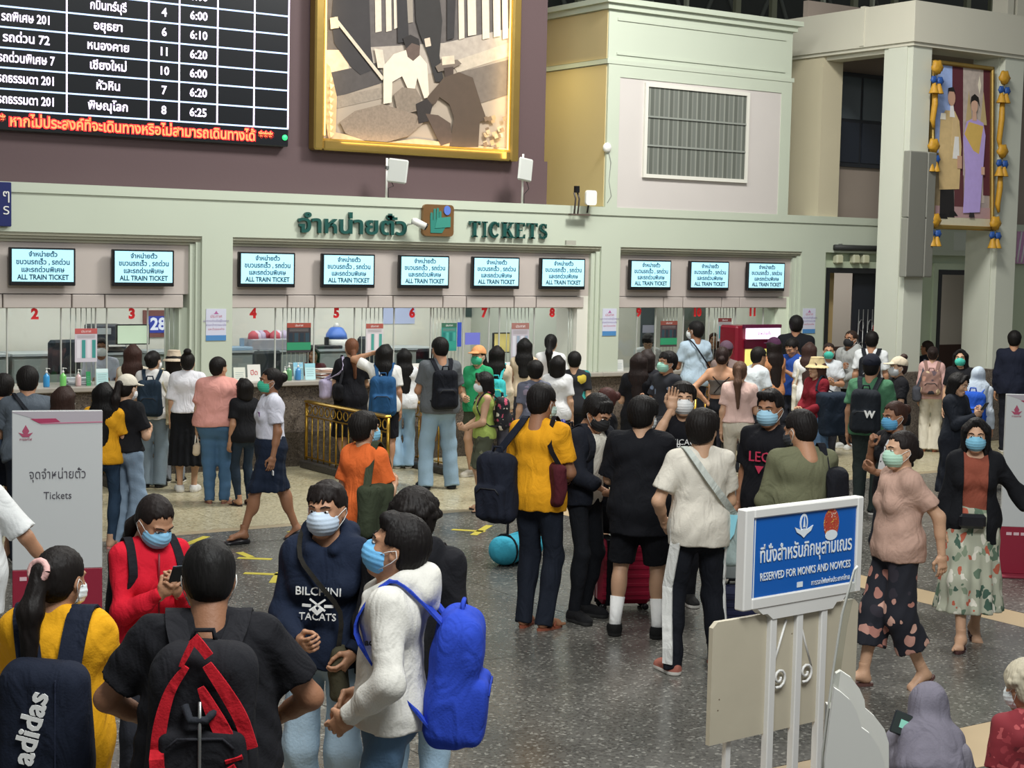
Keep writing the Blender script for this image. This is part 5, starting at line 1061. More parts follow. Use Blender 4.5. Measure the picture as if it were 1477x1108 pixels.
def backpack(P, color, label, w=.30, h=.44, d=.16, drop=.0, pocket=None, strapc=None, group=None, front=False, tilt=0, lift=0, xoff=0, straps=(1, -1), near=0, cat='backpack', nm='backpack', soft=.05, details=True, loose=0, strw=.055):
    S = P.S; X, U, F = P.X, P.UP, P.FW; s_ = -1 if not front else 1; E = P.E
    ctr = P.T(xoff, 0, .455-h/2/S*1.0+.02-drop+lift)+F*s_*((.120+E)*S+d/2+loose); m = color if not isinstance(color, str) else cloth(color); sc_ = cloth(strapc) if strapc else m
    t = empty(nm, W(P, ctr), P.rz, label, cat, group); off = ctr
    Z = nrm(U+F*s_*math.tan(R(tilt))); Y = nrm(np.cross(Z, X)); Y = Y*(1 if Y@F > 0 else -1)
    res = .012 if near < 2 else .009; ext = A(w, d+h*.3, h)*.75; g = Grid(ctr-ext, ctr+ext, res)
    rbox(g, ctr, X, Y, Z, w/2, d/2, h/2, min(w, d)*.45, .01, .10); 
    if details: rbox(g, ctr+Y*s_*(d*.5)-Z*h*.20, X, Y, Z, w*.40, d*.22, h*.24, .035, .012)
    g.folds(.010*soft/.05, 24, int(w*999+h*77), .8); V, Q = g.mesh(); tomesh('bag_body', [(V-off, Q, 0)], m, t)
    if details:
        zc = cloth(pocket) if pocket else mat('#1b1d22', .6)
        a = ctr+Y*s_*(d*.74)-Z*h*.02
        mb = MB().tube([a-X*w*.30-Z*.02-off, a-X*w*.2+Z*.012-off, a+X*w*.2+Z*.012-off, a+X*w*.30-Z*.02-off], .005, 6); mb.build('zip', zc, t)
        mb = MB().tube([ctr+Z*h*.47-X*.04-off, ctr+Z*(h*.47+.05)-X*.03-off, ctr+Z*(h*.47+.05)+X*.03-off, ctr+Z*h*.47+X*.04-off], .009, 7); mb.build('grab_handle', sc_, t)
    for s in straps:
        q = (.062+E*.75)*S; k = (.105+E*1.2)*S
        pts = [ctr-Y*s_*d*.3+Z*h*.40+X*s*w*.20, P.T(s*.10, s_*.085, .455)+U*(.026+E*.4)*S, P.T(s*.110, 0, .480)+U*(.038+E*.5)*S, P.T(s*.122, -s_*.072, .43)-F*s_*(.012+E*.5)*S, P.T(s*.13, -s_*.105, .33)-F*s_*(.002+E*.55)*S, P.T(s*.138, -s_*.050, .21)+X*s*E*.4*S, P.T(s*.136, s_*.045, .12)+X*s*(.005+E*.4)*S, ctr-Y*s_*d*.25-Z*h*.34+X*s*w*.42]
        sm = []
        for i in range(len(pts)-1):
            for u in (0, .34, .67): 
                p0 = pts[max(i-1, 0)]; p1 = pts[i]; p2 = pts[i+1]; p3 = pts[min(i+2, len(pts)-1)]; sm.append(.5*((2*p1)+(-p0+p2)*u+(2*p0-5*p1+4*p2-p3)*u*u+(-p0+3*p1-3*p2+p3)*u**3))
        sm.append(pts[-1]); n = len(sm); wd = [strw if i < n*.62 else .028 for i in range(n)]
        mb = MB().ribbon([p-off for p in sm], wd, .009, [tuple(X*1.0+U*.0) if i < n*.55 else tuple(U*.3+X*.6+F*.2) for i in range(n)]); mb.build('shoulder_strap', sc_, t)
    t['label'] = label; P.bag = t; P.bagc = ctr; P.bagY = Y*s_; P.bagZ = Z; P.bagd = d; return t
def tote(P, color, label, side=1, w=.34, h=.34, d=.10, hang=.22, y=.0, cat='bag', nm='shoulder_bag', strapc=None, out=.02, cross=False, shape='box', from_hand=False, near=0, fwd=0, strapw=.03, taper=-.12, ang=0):
    """bag on one shoulder, across the body, or hanging from a hand; the strap is real geometry"""
    S = P.S; X, U, F = P.X, P.UP, P.FW; m = color if not isinstance(color, str) else cloth(color); sm_ = cloth(strapc) if strapc else m
    if from_hand: top = P.wr[side]+nrm(P.wr[side]-P.el[side])*.07*S; anchor = top; ctr = top-A(0, 0, 1)*(hang+h/2)+F*fwd; bs = A(0, 1, 0); bn = A(1, 0, 0)
    else: ctr = P.T(side*(P.shx+out+.03), y, .455-hang)-A(0, 0, h/2); bs = nrm(F*math.cos(R(ang))+X*side*-math.sin(R(ang))); bn = nrm(np.cross(bs, A(0, 0, 1)))
    t = empty(nm, W(P, ctr), P.rz, label, cat); off = ctr; e = A(w+d, w+d, h)*.62; g = Grid(ctr-e, ctr+e, .011 if near < 2 else .009)
    rbox(g, ctr, bs, bn, A(0, 0, 1), w/2, d/2, h/2, min(d*.45, .05), .01, taper); g.folds(.010, 26, int(w*777), .8); V, Q = g.mesh(); tomesh('bag_body', [(V-off, Q, 0)], m, t)
    ta, tb_ = ctr+A(0, 0, h*.46)-bs*w*.28, ctr+A(0, 0, h*.46)+bs*w*.28
    if from_hand:
        for q in (-1, 1): MB().tube([ta+bn*q*d*.2-off, anchor-bs*.02+bn*q*.01-off, anchor+bs*.02+bn*q*.01-off, tb_+bn*q*d*.2-off], .006, 6).build('handle', sm_, t)
    else:
        if cross: s2 = -side; pts = [ta, P.T(side*.10, -.125-P.E, .22), P.T(0, -.135-P.E, .34), P.T(s2*.09, -.10-P.E, .47), P.T(s2*.115, -.01, .515+P.E*.5), P.T(s2*.09, .10+P.E, .43), P.T(0, .140+P.E, .33), P.T(side*.10, .13+P.E, .2), tb_]
        else: pts = [ta, P.T(side*.135, -.085-P.E, .36), P.T(side*.12, -.03, .515+P.E*.6), P.T(side*.12, .03, .515+P.E*.6), P.T(side*.135, .095+P.E, .36), tb_]
        sm = []
        for i in range(len(pts)-1):
            for u in (0, .33, .67): p0 = pts[max(i-1, 0)]; p1 = pts[i]; p2 = pts[i+1]; p3 = pts[min(i+2, len(pts)-1)]; sm.append(.5*((2*p1)+(-p0+p2)*u+(2*p0-5*p1+4*p2-p3)*u*u+(-p0+3*p1-3*p2+p3)*u**3)-off)
        sm.append(pts[-1]-off); MB().ribbon(sm, strapw, .007, tuple(X*.3+A(.0, .0, 0)+F*.05) if cross else tuple(X)).build('strap', sm_, t)
    P.bag = t; return t
def phone(P, side, label, color='#16181c'):
    S = P.S; c = P.wr[side]+nrm(P.wr[side]-P.el[side])*.09*S+A(0, 0, .03); t = empty('smartphone', W(P, c), P.rz, label, 'phone')
    o = MB().box(-.036, .036, -.005, .005, -.075, .075, 0, .004).build('case', mat(color, .3), t); o.rotation_euler = (R(-35), 0, 0)
    o = MB().box(-.033, .033, -.007, -.005, -.070, .070).build('screen', mat('#5f7f93', .1, em=.3), t); o.rotation_euler = (R(-35), 0, 0)
    return t
# ================================================================== THE CROWD
BK = '#17171b'; NV = '#1d2434'
SK1, SK2, SK3, SK4 = '#c39a7c', '#b08264', '#96694d', '#7d543c'
M_prw = mat('#e9e9e6', .7, name='print_white')
# ---- front row
p = person(94, 785, 1.58, 164, 'person with long ponytail and pink hair tie in yellow, wearing the adidas backpack', 'f', SK2, ('big', '#e0a21c', -.30), ('pants', '#2a2c33'), ('pony', '#171210', '#e2b3ad'), '#dfe6e6', arms=('phone', 'phone'), head=(22, 8, 0), near=3, build=1.05)
b = backpack(p, '#1b2130', 'navy backpack with large white adidas lettering, worn over the yellow shirt', xoff=.02, w=.33, h=.50, d=.17, drop=.10, near=3, strw=.085, straps=(1, -1), details=False)
c = p.bagc; Y = p.bagY; X = p.X*(-1) ; X = np.cross(p.bagZ, Y); X = X/np.linalg.norm(X); X = -X if np.dot(np.cross(X, p.bagZ), Y) < 0 else X
def onbag(p, s, size, x, z, rot, m, parent, bold=.004, wx=1, push=.004):
    Yv, Zv = p.bagY, p.bagZ; Xv = np.cross(Zv, Yv); N = np.cross(Xv, Zv)
    if N@Yv < 0: Xv = -Xv
    cc = p.bagc+Yv*(p.bagd/2+push)+Xv*x+Zv*z-p.bagc
    M = Matrix(((Xv[0], Zv[0], Yv[0], cc[0]), (Xv[1], Zv[1], Yv[1], cc[1]), (Xv[2], Zv[2], Yv[2], cc[2]), (0, 0, 0, 1))) @ Matrix.Rotation(rot, 4, 'Z')
    return text('lettering', s, size, m, parent, rot=(0, 0, 0), ext=.004, bold=bold, wx=wx, xf=M)
onbag(p, 'adidas', .104, -.02, .035, R(77), M_prw, b, .003)
MB().box(.06, .064, -.004, .004, -.2, .2).build('seam_strip', cloth('#2b3144'), b).location = tuple((p.bagc+p.bagY*(p.bagd/2+.002)-p.bagc))
p = person(236, 722, 1.55, 22, 'person in a bright red hooded jacket and blue mask looking down, beside the ticket signboard', 'f', SK2, ('long', '#c81a2e'), ('pants', '#2a2c33'), ('lowpony', '#1d1614'), '#86bfe0', arms=('phone', 'phone'), head=(-12, 32, 0), near=3)
backpack(p, '#1b1b20', 'small black backpack worn by the person in the red jacket', w=.26, h=.36, d=.12, strw=.04, drop=.02)
MB().tube([tuple(p.T(0, .128, z)) for z in (.46, .34, .2, .05)], .005, 6).build('zip', mat('#7d1020', .5), p.e)
phone(p, 1, 'phone held by the person in the red jacket')
p = person(301, 776, 1.68, 176, 'person in a black t-shirt seen from behind, wearing the red and black backpack', 'm', SK3, ('tee', '#1c1c20'), ('pants', BK), ('crew', '#131110'), '#d8e0e0', arms=(((.02, .20, -.36), (1, -.5, -.1), .8, (-.8, -.2, .4)),)*2, head=(-6, 16, 0), near=3, build=1.32)
b = backpack(p, '#202024', 'black and red hiking backpack on the back of the person in the black t-shirt', w=.35, h=.56, d=.20, drop=.0, near=3, strw=.07, pocket='#2b2b30')
rd = cloth('#c2202c'); Yv, Zv = p.bagY, p.bagZ; Xv = np.cross(Zv, Yv); Xv = -Xv if np.cross(Xv, Zv)@Yv < 0 else Xv
def bagp(p, x, z, push=.012): return tuple(p.bagY*(p.bagd/2+push-.28*x*x*3-.12*z*z)+Xv*x+Zv*z)
def crv(pts, n=5):
    out = []; P_l = [np.array(q, float) for q in pts]
    for i in range(len(P_l)-1):
        p0, p1, p2, p3 = P_l[max(i-1, 0)], P_l[i], P_l[i+1], P_l[min(i+2, len(P_l)-1)]
        for k in range(n): u = k/n; out.append(.5*((2*p1)+(-p0+p2)*u+(2*p0-5*p1+4*p2-p3)*u*u+(-p0+3*p1-3*p2+p3)*u**3))
    return out+[P_l[-1]]
for pts, w_, nn in (([(-.035, .15), (-.075, .09), (-.10, .0), (-.105, -.09), (-.085, -.16)], (.018, .045), 1), ([(.015, .155), (.06, .09), (.10, .02), (.125, -.055)], (.03, .045), 1), ([(.0, .10), (.03, .04), (.06, -.02), (.085, -.075)], (.02, .055), 1), ([(.075, -.09), (.10, -.13), (.125, -.19), (.145, -.235)], (.03, .02), 1), ([(-.04, -.165), (.0, -.15), (.05, -.13)], (.02, .02), 1), ([(-.02, .22), (.0, .20), (.02, .175)], (.035, .03), 1), ([(-.05, .15), (-.035, .18), (-.02, .21)], (.012, .02), 1)):
    c_ = [q*A(1.25, 1.3)+A(0, .03) for q in crv(pts)]; m_ = len(c_); MB().ribbon([bagp(p, x, z, .030 if z > -.06 else .058) for x, z in c_], [w_[0]+(w_[1]-w_[0])*math.sin(math.pi*.5*min(1, 1.6*i/m_)) for i in range(m_)], .012, [tuple(Xv*.95+Zv*.25)]*m_).build('red_panel', rd, b)
dk = cloth('#2e3036'); MB().tube([bagp(p, -.05, .10, .02), bagp(p, -.03, .06, .045), bagp(p, .02, .06, .045), bagp(p, .05, .09, .02)], .014, 8).build('drawstring_hood', dk, b)
MB().tube([bagp(p, .0, z, .05) for z in (.12, .0, -.1, -.2)], .006, 6).build('zip', M_steel, b)
p = person(470, 692, 1.66, -14, 'person in a dark navy hoodie with white chest print and pale mask', 'f', SK2, ('hoodie', '#1a2336', -.07), ('widejeans', '#9fb6c6'), ('bunbangs', '#1c1513'), '#c4d4e4', arms=('low', 'pocket'), head=(8, 4, 0), near=3, build=.92, shoes=('sneaker', '#e6e6e2'))
texton(p, 'BILCHINI', .052, M_prw, .0, .285, dist=.150); texton(p, 'TACATS', .045, M_prw, .0, .175, dist=.158)
mb = MB(); 
for q in (-1, 1): mb.ribbon([tuple(p.T(q*.035, .162, .255)), tuple(p.T(-q*.035, .166, .205))], .008, .004, tuple(p.X))
mb.ribbon([tuple(p.T(-.07, .156, .225)), tuple(p.T(-.03, .164, .225))], .012, .004, tuple(p.UP)); mb.ribbon([tuple(p.T(.03, .164, .225)), tuple(p.T(.07, .156, .225))], .012, .004, tuple(p.UP)); mb.ribbon([tuple(p.T(-.02, .168, .215)), tuple(p.T(0, .17, .195)), tuple(p.T(.02, .168, .215))], .02, .004, tuple(p.UP)); mb.build('chest_emblem', M_prw, p.e)
tote(p, '#4a4636', 'olive green zipped pouch hanging at the hip of the navy hoodie', side=-1, w=.20, h=.24, d=.07, hang=.40, y=.10, cross=True, strapc='#23211d', nm='hip_pouch', cat='pouch', out=-.07, near=2, strapw=.02, taper=0)
p = person(600, 704, 1.64, 168, 'person with curly black hair in a black hooded jacket, behind the white hoodie', 'm', SK3, ('hoodie', '#1b1b1f'), ('jeans', '#8fa9bc'), ('curly', '#15100e'), arms=('down', 'down'), near=2)
backpack(p, '#17171a', 'black backpack peeking out behind the bright blue backpack', w=.30, h=.46, d=.16, drop=.05, near=1)
p = person(585, 742, 1.66, -96, 'person in an off-white hoodie and blue mask looking up left, wearing the bright blue backpack', 'm', SK2, ('hoodie', '#d9d6cd', -.05), ('jeans', '#4f6c88'), ('side', '#14100f'), '#6fb6e6', arms=('pocket', 'pocket'), head=(4, -14, 0), near=3, build=.98, shoes=('sneaker', '#dddddd'))
b = backpack(p, '#2b46b4', 'bright blue backpack on the back of the white hoodie', w=.33, h=.52, d=.19, drop=.07, near=3, strw=.075, pocket='#243c9c', tilt=6)
onbag(p, '▲', .05, .08, -.16, 0, mat('#9db4e8', .6), b)
text('chest_logo', 'adidas', .034, M_black, p.e, rot=(0, 0, 0), ext=.003, bold=.0012, xf=Matrix(((p.FW[0]*-.3+p.X[0]*-.95, 0, 0, 0), (p.FW[1]*-.3+p.X[1]*-.95, 0, 0, 0), (0, 1, 0, 0), (0, 0, 0, 1))) if False else Matrix.Translation(Vector(p.T(-.215, .035, .315))) @ Matrix(((-p.FW[0]*-1*-1, p.UP[0], -p.X[0], 0), (-p.FW[1], p.UP[1], -p.X[1], 0), (-p.FW[2], p.UP[2], -p.X[2], 0), (0, 0, 0, 1))))
mb = MB()
for k in range(3): q = -.218; mb.prism([(0, 0), (.012, 0), (.012-.006*0, .012+.012*k), (.0, .006+.012*k)], 0, .003)
mb.build('chest_stripes', M_black, p.e, xf=Matrix.Translation(Vector(p.T(-.218, .05, .345))) @ Matrix(((-p.FW[0], p.X[0], p.UP[0], 0), (-p.FW[1], p.X[1], p.UP[1], 0), (-p.FW[2], p.X[2], p.UP[2], 0), (0, 0, 0, 1))))
# ---- middle left
p = person(528, 592, 1.57, 140, 'person in an orange t-shirt with short black hair and blue mask', 'f', SK1, ('tee', '#e06c34', -.14), ('pants', '#18181c'), ('mop', '#171311'), '#8cc8e4', arms=('hold', 'down'), head=(12, 0, 0), near=2, build=1.02)
tote(p, '#3b4232', 'dark olive slouchy shoulder bag on the orange t-shirt', side=1, w=.30, h=.36, d=.11, hang=.20, y=-.10, strapc='#3b4232', strapw=.06, near=2)
person(-50, 632, 1.62, 175, 'person in a long white shirt cut off by the left edge', 'f', SK2, ('big', '#dfe1e0', -.34), ('pants', '#2b2b33'), ('long', '#171311'), near=1, build=1.1, arms=('out', 'out'))
person(6, 538, 1.60, 172, 'person with black hair and dark shorts bending at the counter, at the far left edge', 'm', SK2, ('tee', '#3a4556'), ('shorts', '#20242e'), ('short', '#171311'), lean=28, near=0, shoes=('flip', '#3a3030'), arms=('hold', 'hold'))
p = person(40, 527, 1.66, 178, 'person in a slate grey t-shirt leaning over the counter, left of the ticket signboard', 'm', SK2, ('tee', '#59616a'), ('pants', '#1f242e'), ('short', '#171311'), lean=20, near=0, build=1.1, arms=('out', 'hold'))
tote(p, '#1c1e24', 'black sling bag across the grey t-shirt at the far left', side=1, w=.26, h=.2, d=.08, hang=.28, cross=True, nm='sling_bag')
person(93, 556, 1.50, 150, 'person with long brown hair and white mask, mostly hidden by the ticket signboard', 'f', SK1, ('tee', '#3a3f4c'), ('pants', NV), ('long', '#33221c'), '#e8ecec', near=0, arms=('phone', 'down'))
person(150, 551, 1.46, 162, 'person with very long black hair in a yellow polo, right of the ticket signboard', 'f', SK1, ('tee', '#dfa022', -.06), ('skinny', '#2c3e52'), ('longer', '#100e0e'), near=1, arms=('hold', 'hold'), shoes=('sandal', '#c98a80'), build=1.0)
p = person(186, 541, 1.52, 140, 'person in a cream baseball cap and black t-shirt with pale jeans', 'f', SK1, ('tee', '#1b1b1e', .02), ('widejeans', '#8296aa'), ('pony', '#191210'), '#e8e8e8', near=1, arms=('hold', 'down'), hat=('cap', '#d9d2c2'), head=(0, 8, 0))
person(192, 496, 1.50, 172, 'person with long brown hair in a cream top at ticket window three', 'f', SK1, ('tank', '#d8cdb8'), ('pants', '#444450'), ('longer', '#3b2620'), near=0, arms=('hold', 'hold'))
p = person(222, 505, 1.515, 170, 'person in a white t-shirt and grey wide jeans, wearing the dark teal backpack', 'f', SK1, ('tee', '#d9d7d4'), ('widejeans', '#6f7d86'), ('bun', '#171311'), '#e6e6e6', near=1, arms=('hold', 'down'), head=(25, 0, 0), build=1.08, shoes=('shoe', '#1c1c20'))
backpack(p, '#243240', 'dark teal backpack on the white t-shirt near the left column', w=.27, h=.40, d=.13, drop=.06, strw=.04)
tote(p, '#cfc3a4', 'cream canvas tote with an orange and blue print, held low by the teal backpack', side=1, w=.20, h=.34, d=.05, hang=.22, strapc='#cfc3a4', strapw=.02, taper=0)
MB().box(-.02, .02, -.09, .09, -.16, -.02, 0, .004).build('orange_print', floral('tote_print', '#d8793a', ['#d8793a', '#4a8cc0', '#e0c048'], 18), p.bag).location = (.02, 0, 0)
person(251, 506, 1.42, 178, 'person in a beige bucket hat and black top with a pink strap', 'f', SK1, ('tee', '#1d1b20'), ('pants', '#7a7f86'), ('bob', '#171311'), near=0, hat=('bucket', '#c9b8a2'))
p = person(271, 507, 1.525, 176, 'person in a white blouse, long black skirt and white trainers, hair in a topknot', 'f', SK1, ('big', '#dcdbe0', .04), ('skirt', '#17181c', .32, .13, .05), ('topbun', '#171311'), near=1, arms=('low', 'down'), shoes=('sneaker', '#e8e8e6'))
p = person(316, 514, 1.53, 176, 'heavy person in a pink t-shirt and blue jeans with a thin black strap', 'f', SK1, ('tee', '#d99a90', -.03), ('jeans', '#44688a'), ('short', '#171311'), near=1, build=1.55, arms=('phone', 'down'), head=(38, 0, 0), shoes=('flip', '#9a6a5c'))
t = tote(p, '#c9b8a0', 'small clear bag of snacks hanging from the hand of the pink t-shirt', side=-1, w=.13, h=.13, d=.08, hang=.08, from_hand=True, strapc='#e8e4da', nm='snack_bag')
person(352, 545, 1.32, -150, 'short person in black between the pink t-shirt and the uniform blouse', 'f', SK2, ('tee', '#17171a'), ('skinny', '#26323f'), ('bob', '#14100f'), near=1, arms=('phone', 'down'), shoes=('sandal', '#2c2020'))
p = person(390, 530, 1.585, -78, 'person walking left in a white uniform blouse, navy skirt and green mask', 'f', SK3, ('blouse', '#d6d6e2', .08), ('skirt', '#1c2536', .50, .13, .015), ('bun', '#15100f'), '#3fb391', near=2, legs='walk2', arms=('down', 'down'), shoes=('flat', '#17151a'), build=1.12)
MB().box(-.035, .035, -.003, .003, -.02, .02).build('badge', mat('#7a4a86', .5), p.e).location = tuple(p.T(-.08, .135, .32))
MB().box(-.03, .03, -.004, .004, -.02, .02).build('tissue', mat('#e8e8e8', .8), p.e).location = tuple(p.wr[-1]-A(0, 0, .14))
# ---- at the counter, centre
p = person(507, 487, 1.57, -165, 'person in a loose black dress with reddish ponytail at ticket window five', 'f', SK1, ('tee', '#15151a', -.2), ('skirt', '#15151a', .45, .13, .06), ('lowpony', '#6a4430'), near=0, arms=('hold', 'hold'), build=1.1)
tote(p, '#17171b', 'small black shoulder bag at the back of the loose black dress', side=-1, w=.22, h=.20, d=.1, hang=.26, y=-.12)
tote(p, '#b3a9c4', 'lilac gathered bag hanging in front of the counter beside the black dress', side=-1, w=.20, h=.24, d=.14, hang=.22, y=.12, out=.12, nm='lilac_bag')
p = person(583, 502, 1.46, -172, 'person with long black plait and pale jeans, half hidden by the blue backpack wearer', 'f', SK1, ('tee', '#d8dadc'), ('widejeans', '#9ec0da'), ('longer', '#121010'), near=0, arms=('hold', 'hold'))
p = person(556, 496, 1.575, 176, 'person with one arm raised to the head, wearing the denim blue backpack', 'f', SK2, ('tee', '#dddcd8'), ('longshorts', '#1a1b22'), ('long', '#141110'), near=1, arms=('down', 'head'), head=(20, 0, 0), shoes=('sandal', '#2c2320'), build=1.05)
backpack(p, '#27507a', 'denim blue backpack below long black hair, centre of the counter', w=.31, h=.46, d=.16, drop=.10, strw=.04)
p = person(633, 486, 1.71, -164, 'person in a dark grey checked shirt and baggy pale jeans, wearing the black backpack', 'm', SK2, ('tee', '#5c6064'), ('widejeans', '#8aa4b8'), ('short', '#141110'), near=1, arms=('hold', 'hold'), head=(-10, 10, 0), build=1.18, shoes=('shoe', '#1d232e'), legs='wide')
backpack(p, '#16181f', 'black backpack on the dark grey checked shirt', w=.30, h=.44, d=.15, drop=.06, strw=.045)
tote(p, '#8a6a48', 'big tan shopping bag with black handles, left of the baggy pale jeans', side=-1, w=.36, h=.30, d=.14, hang=.30, from_hand=True, strapc='#1a1816', nm='tan_tote', fwd=-.12)
p = person(690, 499, 1.56, -28, 'person in an orange cap, green mask and green polo shirt', 'f', SK1, ('tee', '#2f9a66'), ('shorts', '#454a3a'), ('pony', '#1a1311'), '#3fb890', near=1, arms=('low', 'down'), hat=('cap', '#d99a68'), shoes=('sneaker', '#c9c2b4'))
p = person(694, 536, 1.45, -82, 'short person with black bob in a sleeveless lime top and camouflage shorts with flip-flops', 'f', SK1, ('tank', '#9fb35c'), ('longshorts', floral('camouflage', '#4b4f3e', ['#5f6450', '#3a3c30', '#77785f'], 14)), ('bob', '#141110'), '#dfe4e4', near=1, arms=('low', 'low'), head=(0, 12, 0), shoes=('flip', '#1a1a1c', '#dddddd'))
backpack(p, floral('flower_bag', '#1b1b20', ['#c05068', '#d9d0c0', '#2c2c34'], 16), 'black flowered backpack behind the lime top', w=.26, h=.34, d=.14, drop=.02, strw=.035)
p = person(717, 498, 1.55, 178, 'person with long black hair and a beige hood, cyan bag on the back', 'f', SK1, ('long', '#c9b9a2'), ('pants', '#3a3a44'), ('longer', '#14110f'), near=0)
backpack(p, '#3fb7b9', 'bright cyan and green small backpack behind the green polo', w=.24, h=.26, d=.12, drop=.14, strw=.03, pocket='#b8d860')
person(757, 487, 1.57, 178, 'person with straight black hair in a beige sleeveless top at ticket window seven', 'f', SK1, ('tank', '#cbb89c'), ('pants', '#3a3a44'), ('long', '#121010'), near=0, arms=('hold', 'hold'))
person(795, 481, 1.60, 172, 'person with a long black ponytail in a white top at ticket window eight', 'f', SK1, ('tee', '#dcdcdc'), ('pants', '#2a2c38'), ('pony', '#121010'), near=0, arms=('hold', 'hold'))
person(772, 519, 1.52, -172, 'person with black hair in a grey marbled shirt behind the yellow t-shirt', 'f', SK1, ('tee', floral('marbled', '#5d6070', ['#76788a', '#4a4c5a', '#8a7f90'], 12)), ('pants', '#22242e'), ('mop', '#141110'), near=0)
person(805, 512, 1.50, 170, 'person in a plain white t-shirt between the marbled shirt and the printed shirt', 'f', SK1, ('tee', '#d6d6d6'), ('pants', '#33343e'), ('bob', '#141110'), near=0)
person(829, 506, 1.50, 178, 'person in a black shirt printed with teal and yellow shapes', 'm', SK1, ('tee', floral('printed_shirt', '#16171d', ['#1f7a78', '#16171d', '#c8b03a', '#16171d', '#2a8f8a'], 7, .42)), ('pants', '#1a1c22'), ('short', '#141110'), near=0)
# ---- centre
p = person(786, 552, 1.75, 150, 'person in a mustard yellow t-shirt, dark jeans and flip-flops with a white mask', 'm', SK3, ('tee', '#df9d1e', -.10), ('pants', '#1c212c'), ('short', '#151110'), '#c8e0d4', near=2, arms=('low', 'fwd'), head=(10, 8, 0), shoes=('flip', '#8a4a34'), build=1.08)
b = backpack(p, '#1c202c', 'navy black backpack slung on one shoulder of the mustard yellow t-shirt', w=.30, h=.50, d=.17, drop=.16, xoff=-.20, straps=(-1,), near=2, lift=-.02)
t = tote(p, '#4e1e26', 'maroon sling bag at the right side of the mustard yellow t-shirt', side=1, w=.26, h=.30, d=.09, hang=.22, y=-.06, strapc='#1a1618', strapw=.035, near=2, out=-.03, ang=50)
p = person(873, 558, 1.46, -75, 'person with dark red hair in black top and shorts, behind the black masked person', 'f', SK1, ('tee', '#16161a'), ('shorts', '#17181d'), ('bun', '#4a2a26'), near=1, arms=('reach', 'down'), shoes=('shoe', '#151515'))
c = onZ(822, 590, 1.42); t = empty('megaphone', tuple(W(p, p.wr[1]+A(.0, .12, .06))), p.rz, 'white megaphone with a blue rim beside the mustard yellow t-shirt', 'megaphone')
MB().tube([(0, -.10, 0), (0, .0, .01), (0, .16, .0)], [.035, .05, .085], 16).build('horn', mat('#dcdce2', .5), t); MB().tube([(0, -.13, 0), (0, -.10, 0)], [.05, .05], 16).build('blue_rim', mat('#2a2f80', .5), t); MB().box(-.015, .015, -.05, -.01, -.12, -.04, 0, .005).build('handle', M_black, t)
p = person(874, 574, 1.67, 52, 'person in an open black cardigan over a white t-shirt with a black mask, head bowed', 'm', SK2, ('jacket', '#1d2029', -.06, 1.6, .075, '#d6d1c4'), ('skinny', '#16181d'), ('mop', '#141110'), '#1a1a1c', near=2, arms=('low', 'low'), head=(4, 28, 0), lean=7, shoes=('sneaker', '#1c1c1e', '#2a2a2a'), legs='shift')
backpack(p, '#22242b', 'dark backpack on the back of the open black cardigan', w=.28, h=.42, d=.15, drop=.02, near=1)
t = tote(p, '#c9c9cc', 'crumpled clear plastic bag held by the black masked person', side=-1, w=.17, h=.12, d=.10, hang=.02, from_hand=True, nm='plastic_bag')
p = person(930, 570, 1.69, 172, 'person in an oversized black t-shirt, black shorts and tall white socks', 'm', SK1, ('big', '#14151a', -.20), ('longshorts', '#14151a'), ('mop', '#13100f'), '#dfe4e4', near=2, arms=('hold', 'hold'), head=(18, 4, 0), shoes=('shoe', '#141414'), socks=('#e6e6e4', .20), legs='wide', build=1.1)
p = person(1016, 588, 1.70, -160, 'person in a cream white t-shirt and black track trousers with white side stripes', 'm', SK1, ('tee', '#d3cdc0', -.10), ('pants', '#15171e'), ('mop', '#171210'), near=2, arms=('hold', 'pocket'), head=(44, 2, 0), shoes=('sneaker', '#a8685a', '#ddd8d0'), legs='wide', build=1.05)
mb = MB()
for s in (-1, 1):
    pts = [p.hip[s]+A(s*.092, -.055, .09), p.hip[s]+A(s*.086, -.058, -.06), p.kn[s]+A(s*.062, -.046, .06), p.kn[s]+A(s*.066, -.068, -.12), p.an[s]+A(s*.052, -.040, .10), p.an[s]+A(s*.050, -.038, .0)]
    MB().ribbon([tuple(q) for q in pts], .07 if s < 0 else .025, .012, (-.6*s, -.8, 0)).build('side_stripe', cloth('#dcdcd8'), p.e)
tote(p, '#9aa9a6', 'grey messenger bag with a pale blue flap across the cream white t-shirt', side=1, w=.28, h=.34, d=.08, hang=.36, y=.02, cross=True, strapc='#b8bdb6', strapw=.045, near=2, out=-.02, taper=.1, ang=50)
MB().prism([(-.11, .17), (.13, .17), (.10, .02), (-.02, -.06), (-.09, .05)], -.004, .004).build('flap', mat('#8fd0e0', .6), p.bag).rotation_euler = (0, 0, R(90))
f_ = [q for q in p.bag.children if q.name.startswith('flap')][0]; f_.rotation_euler = (0, 0, 0); f_.data.transform(Matrix(((-math.sin(R(50)), 0, 0, 0), (math.cos(R(50)), 1, 0, 0), (0, 0, 1, 0), (0, 0, 0, 1)))); f_.location = (-.035, -.05, 0)
p = person(986, 550, 1.71, 6, 'person with a white mask raising one hand, in a black t-shirt lettered CHICAGO BULLS', 'm', SK1, ('tee', '#15151a'), ('pants', '#15161b'), ('mop', '#171210'), '#e2e4e4', near=2, arms=(((-.05, .24, .14), (.5, -.1, -1), .1, (0, 1, 0)), 'down'), build=.95)
texton(p, 'CHICAGO', .06, M_prw, 0.0, .32, dist=.128); texton(p, 'BULLS', .07, M_prw, .05, .22, dist=.135, rot=R(-90))
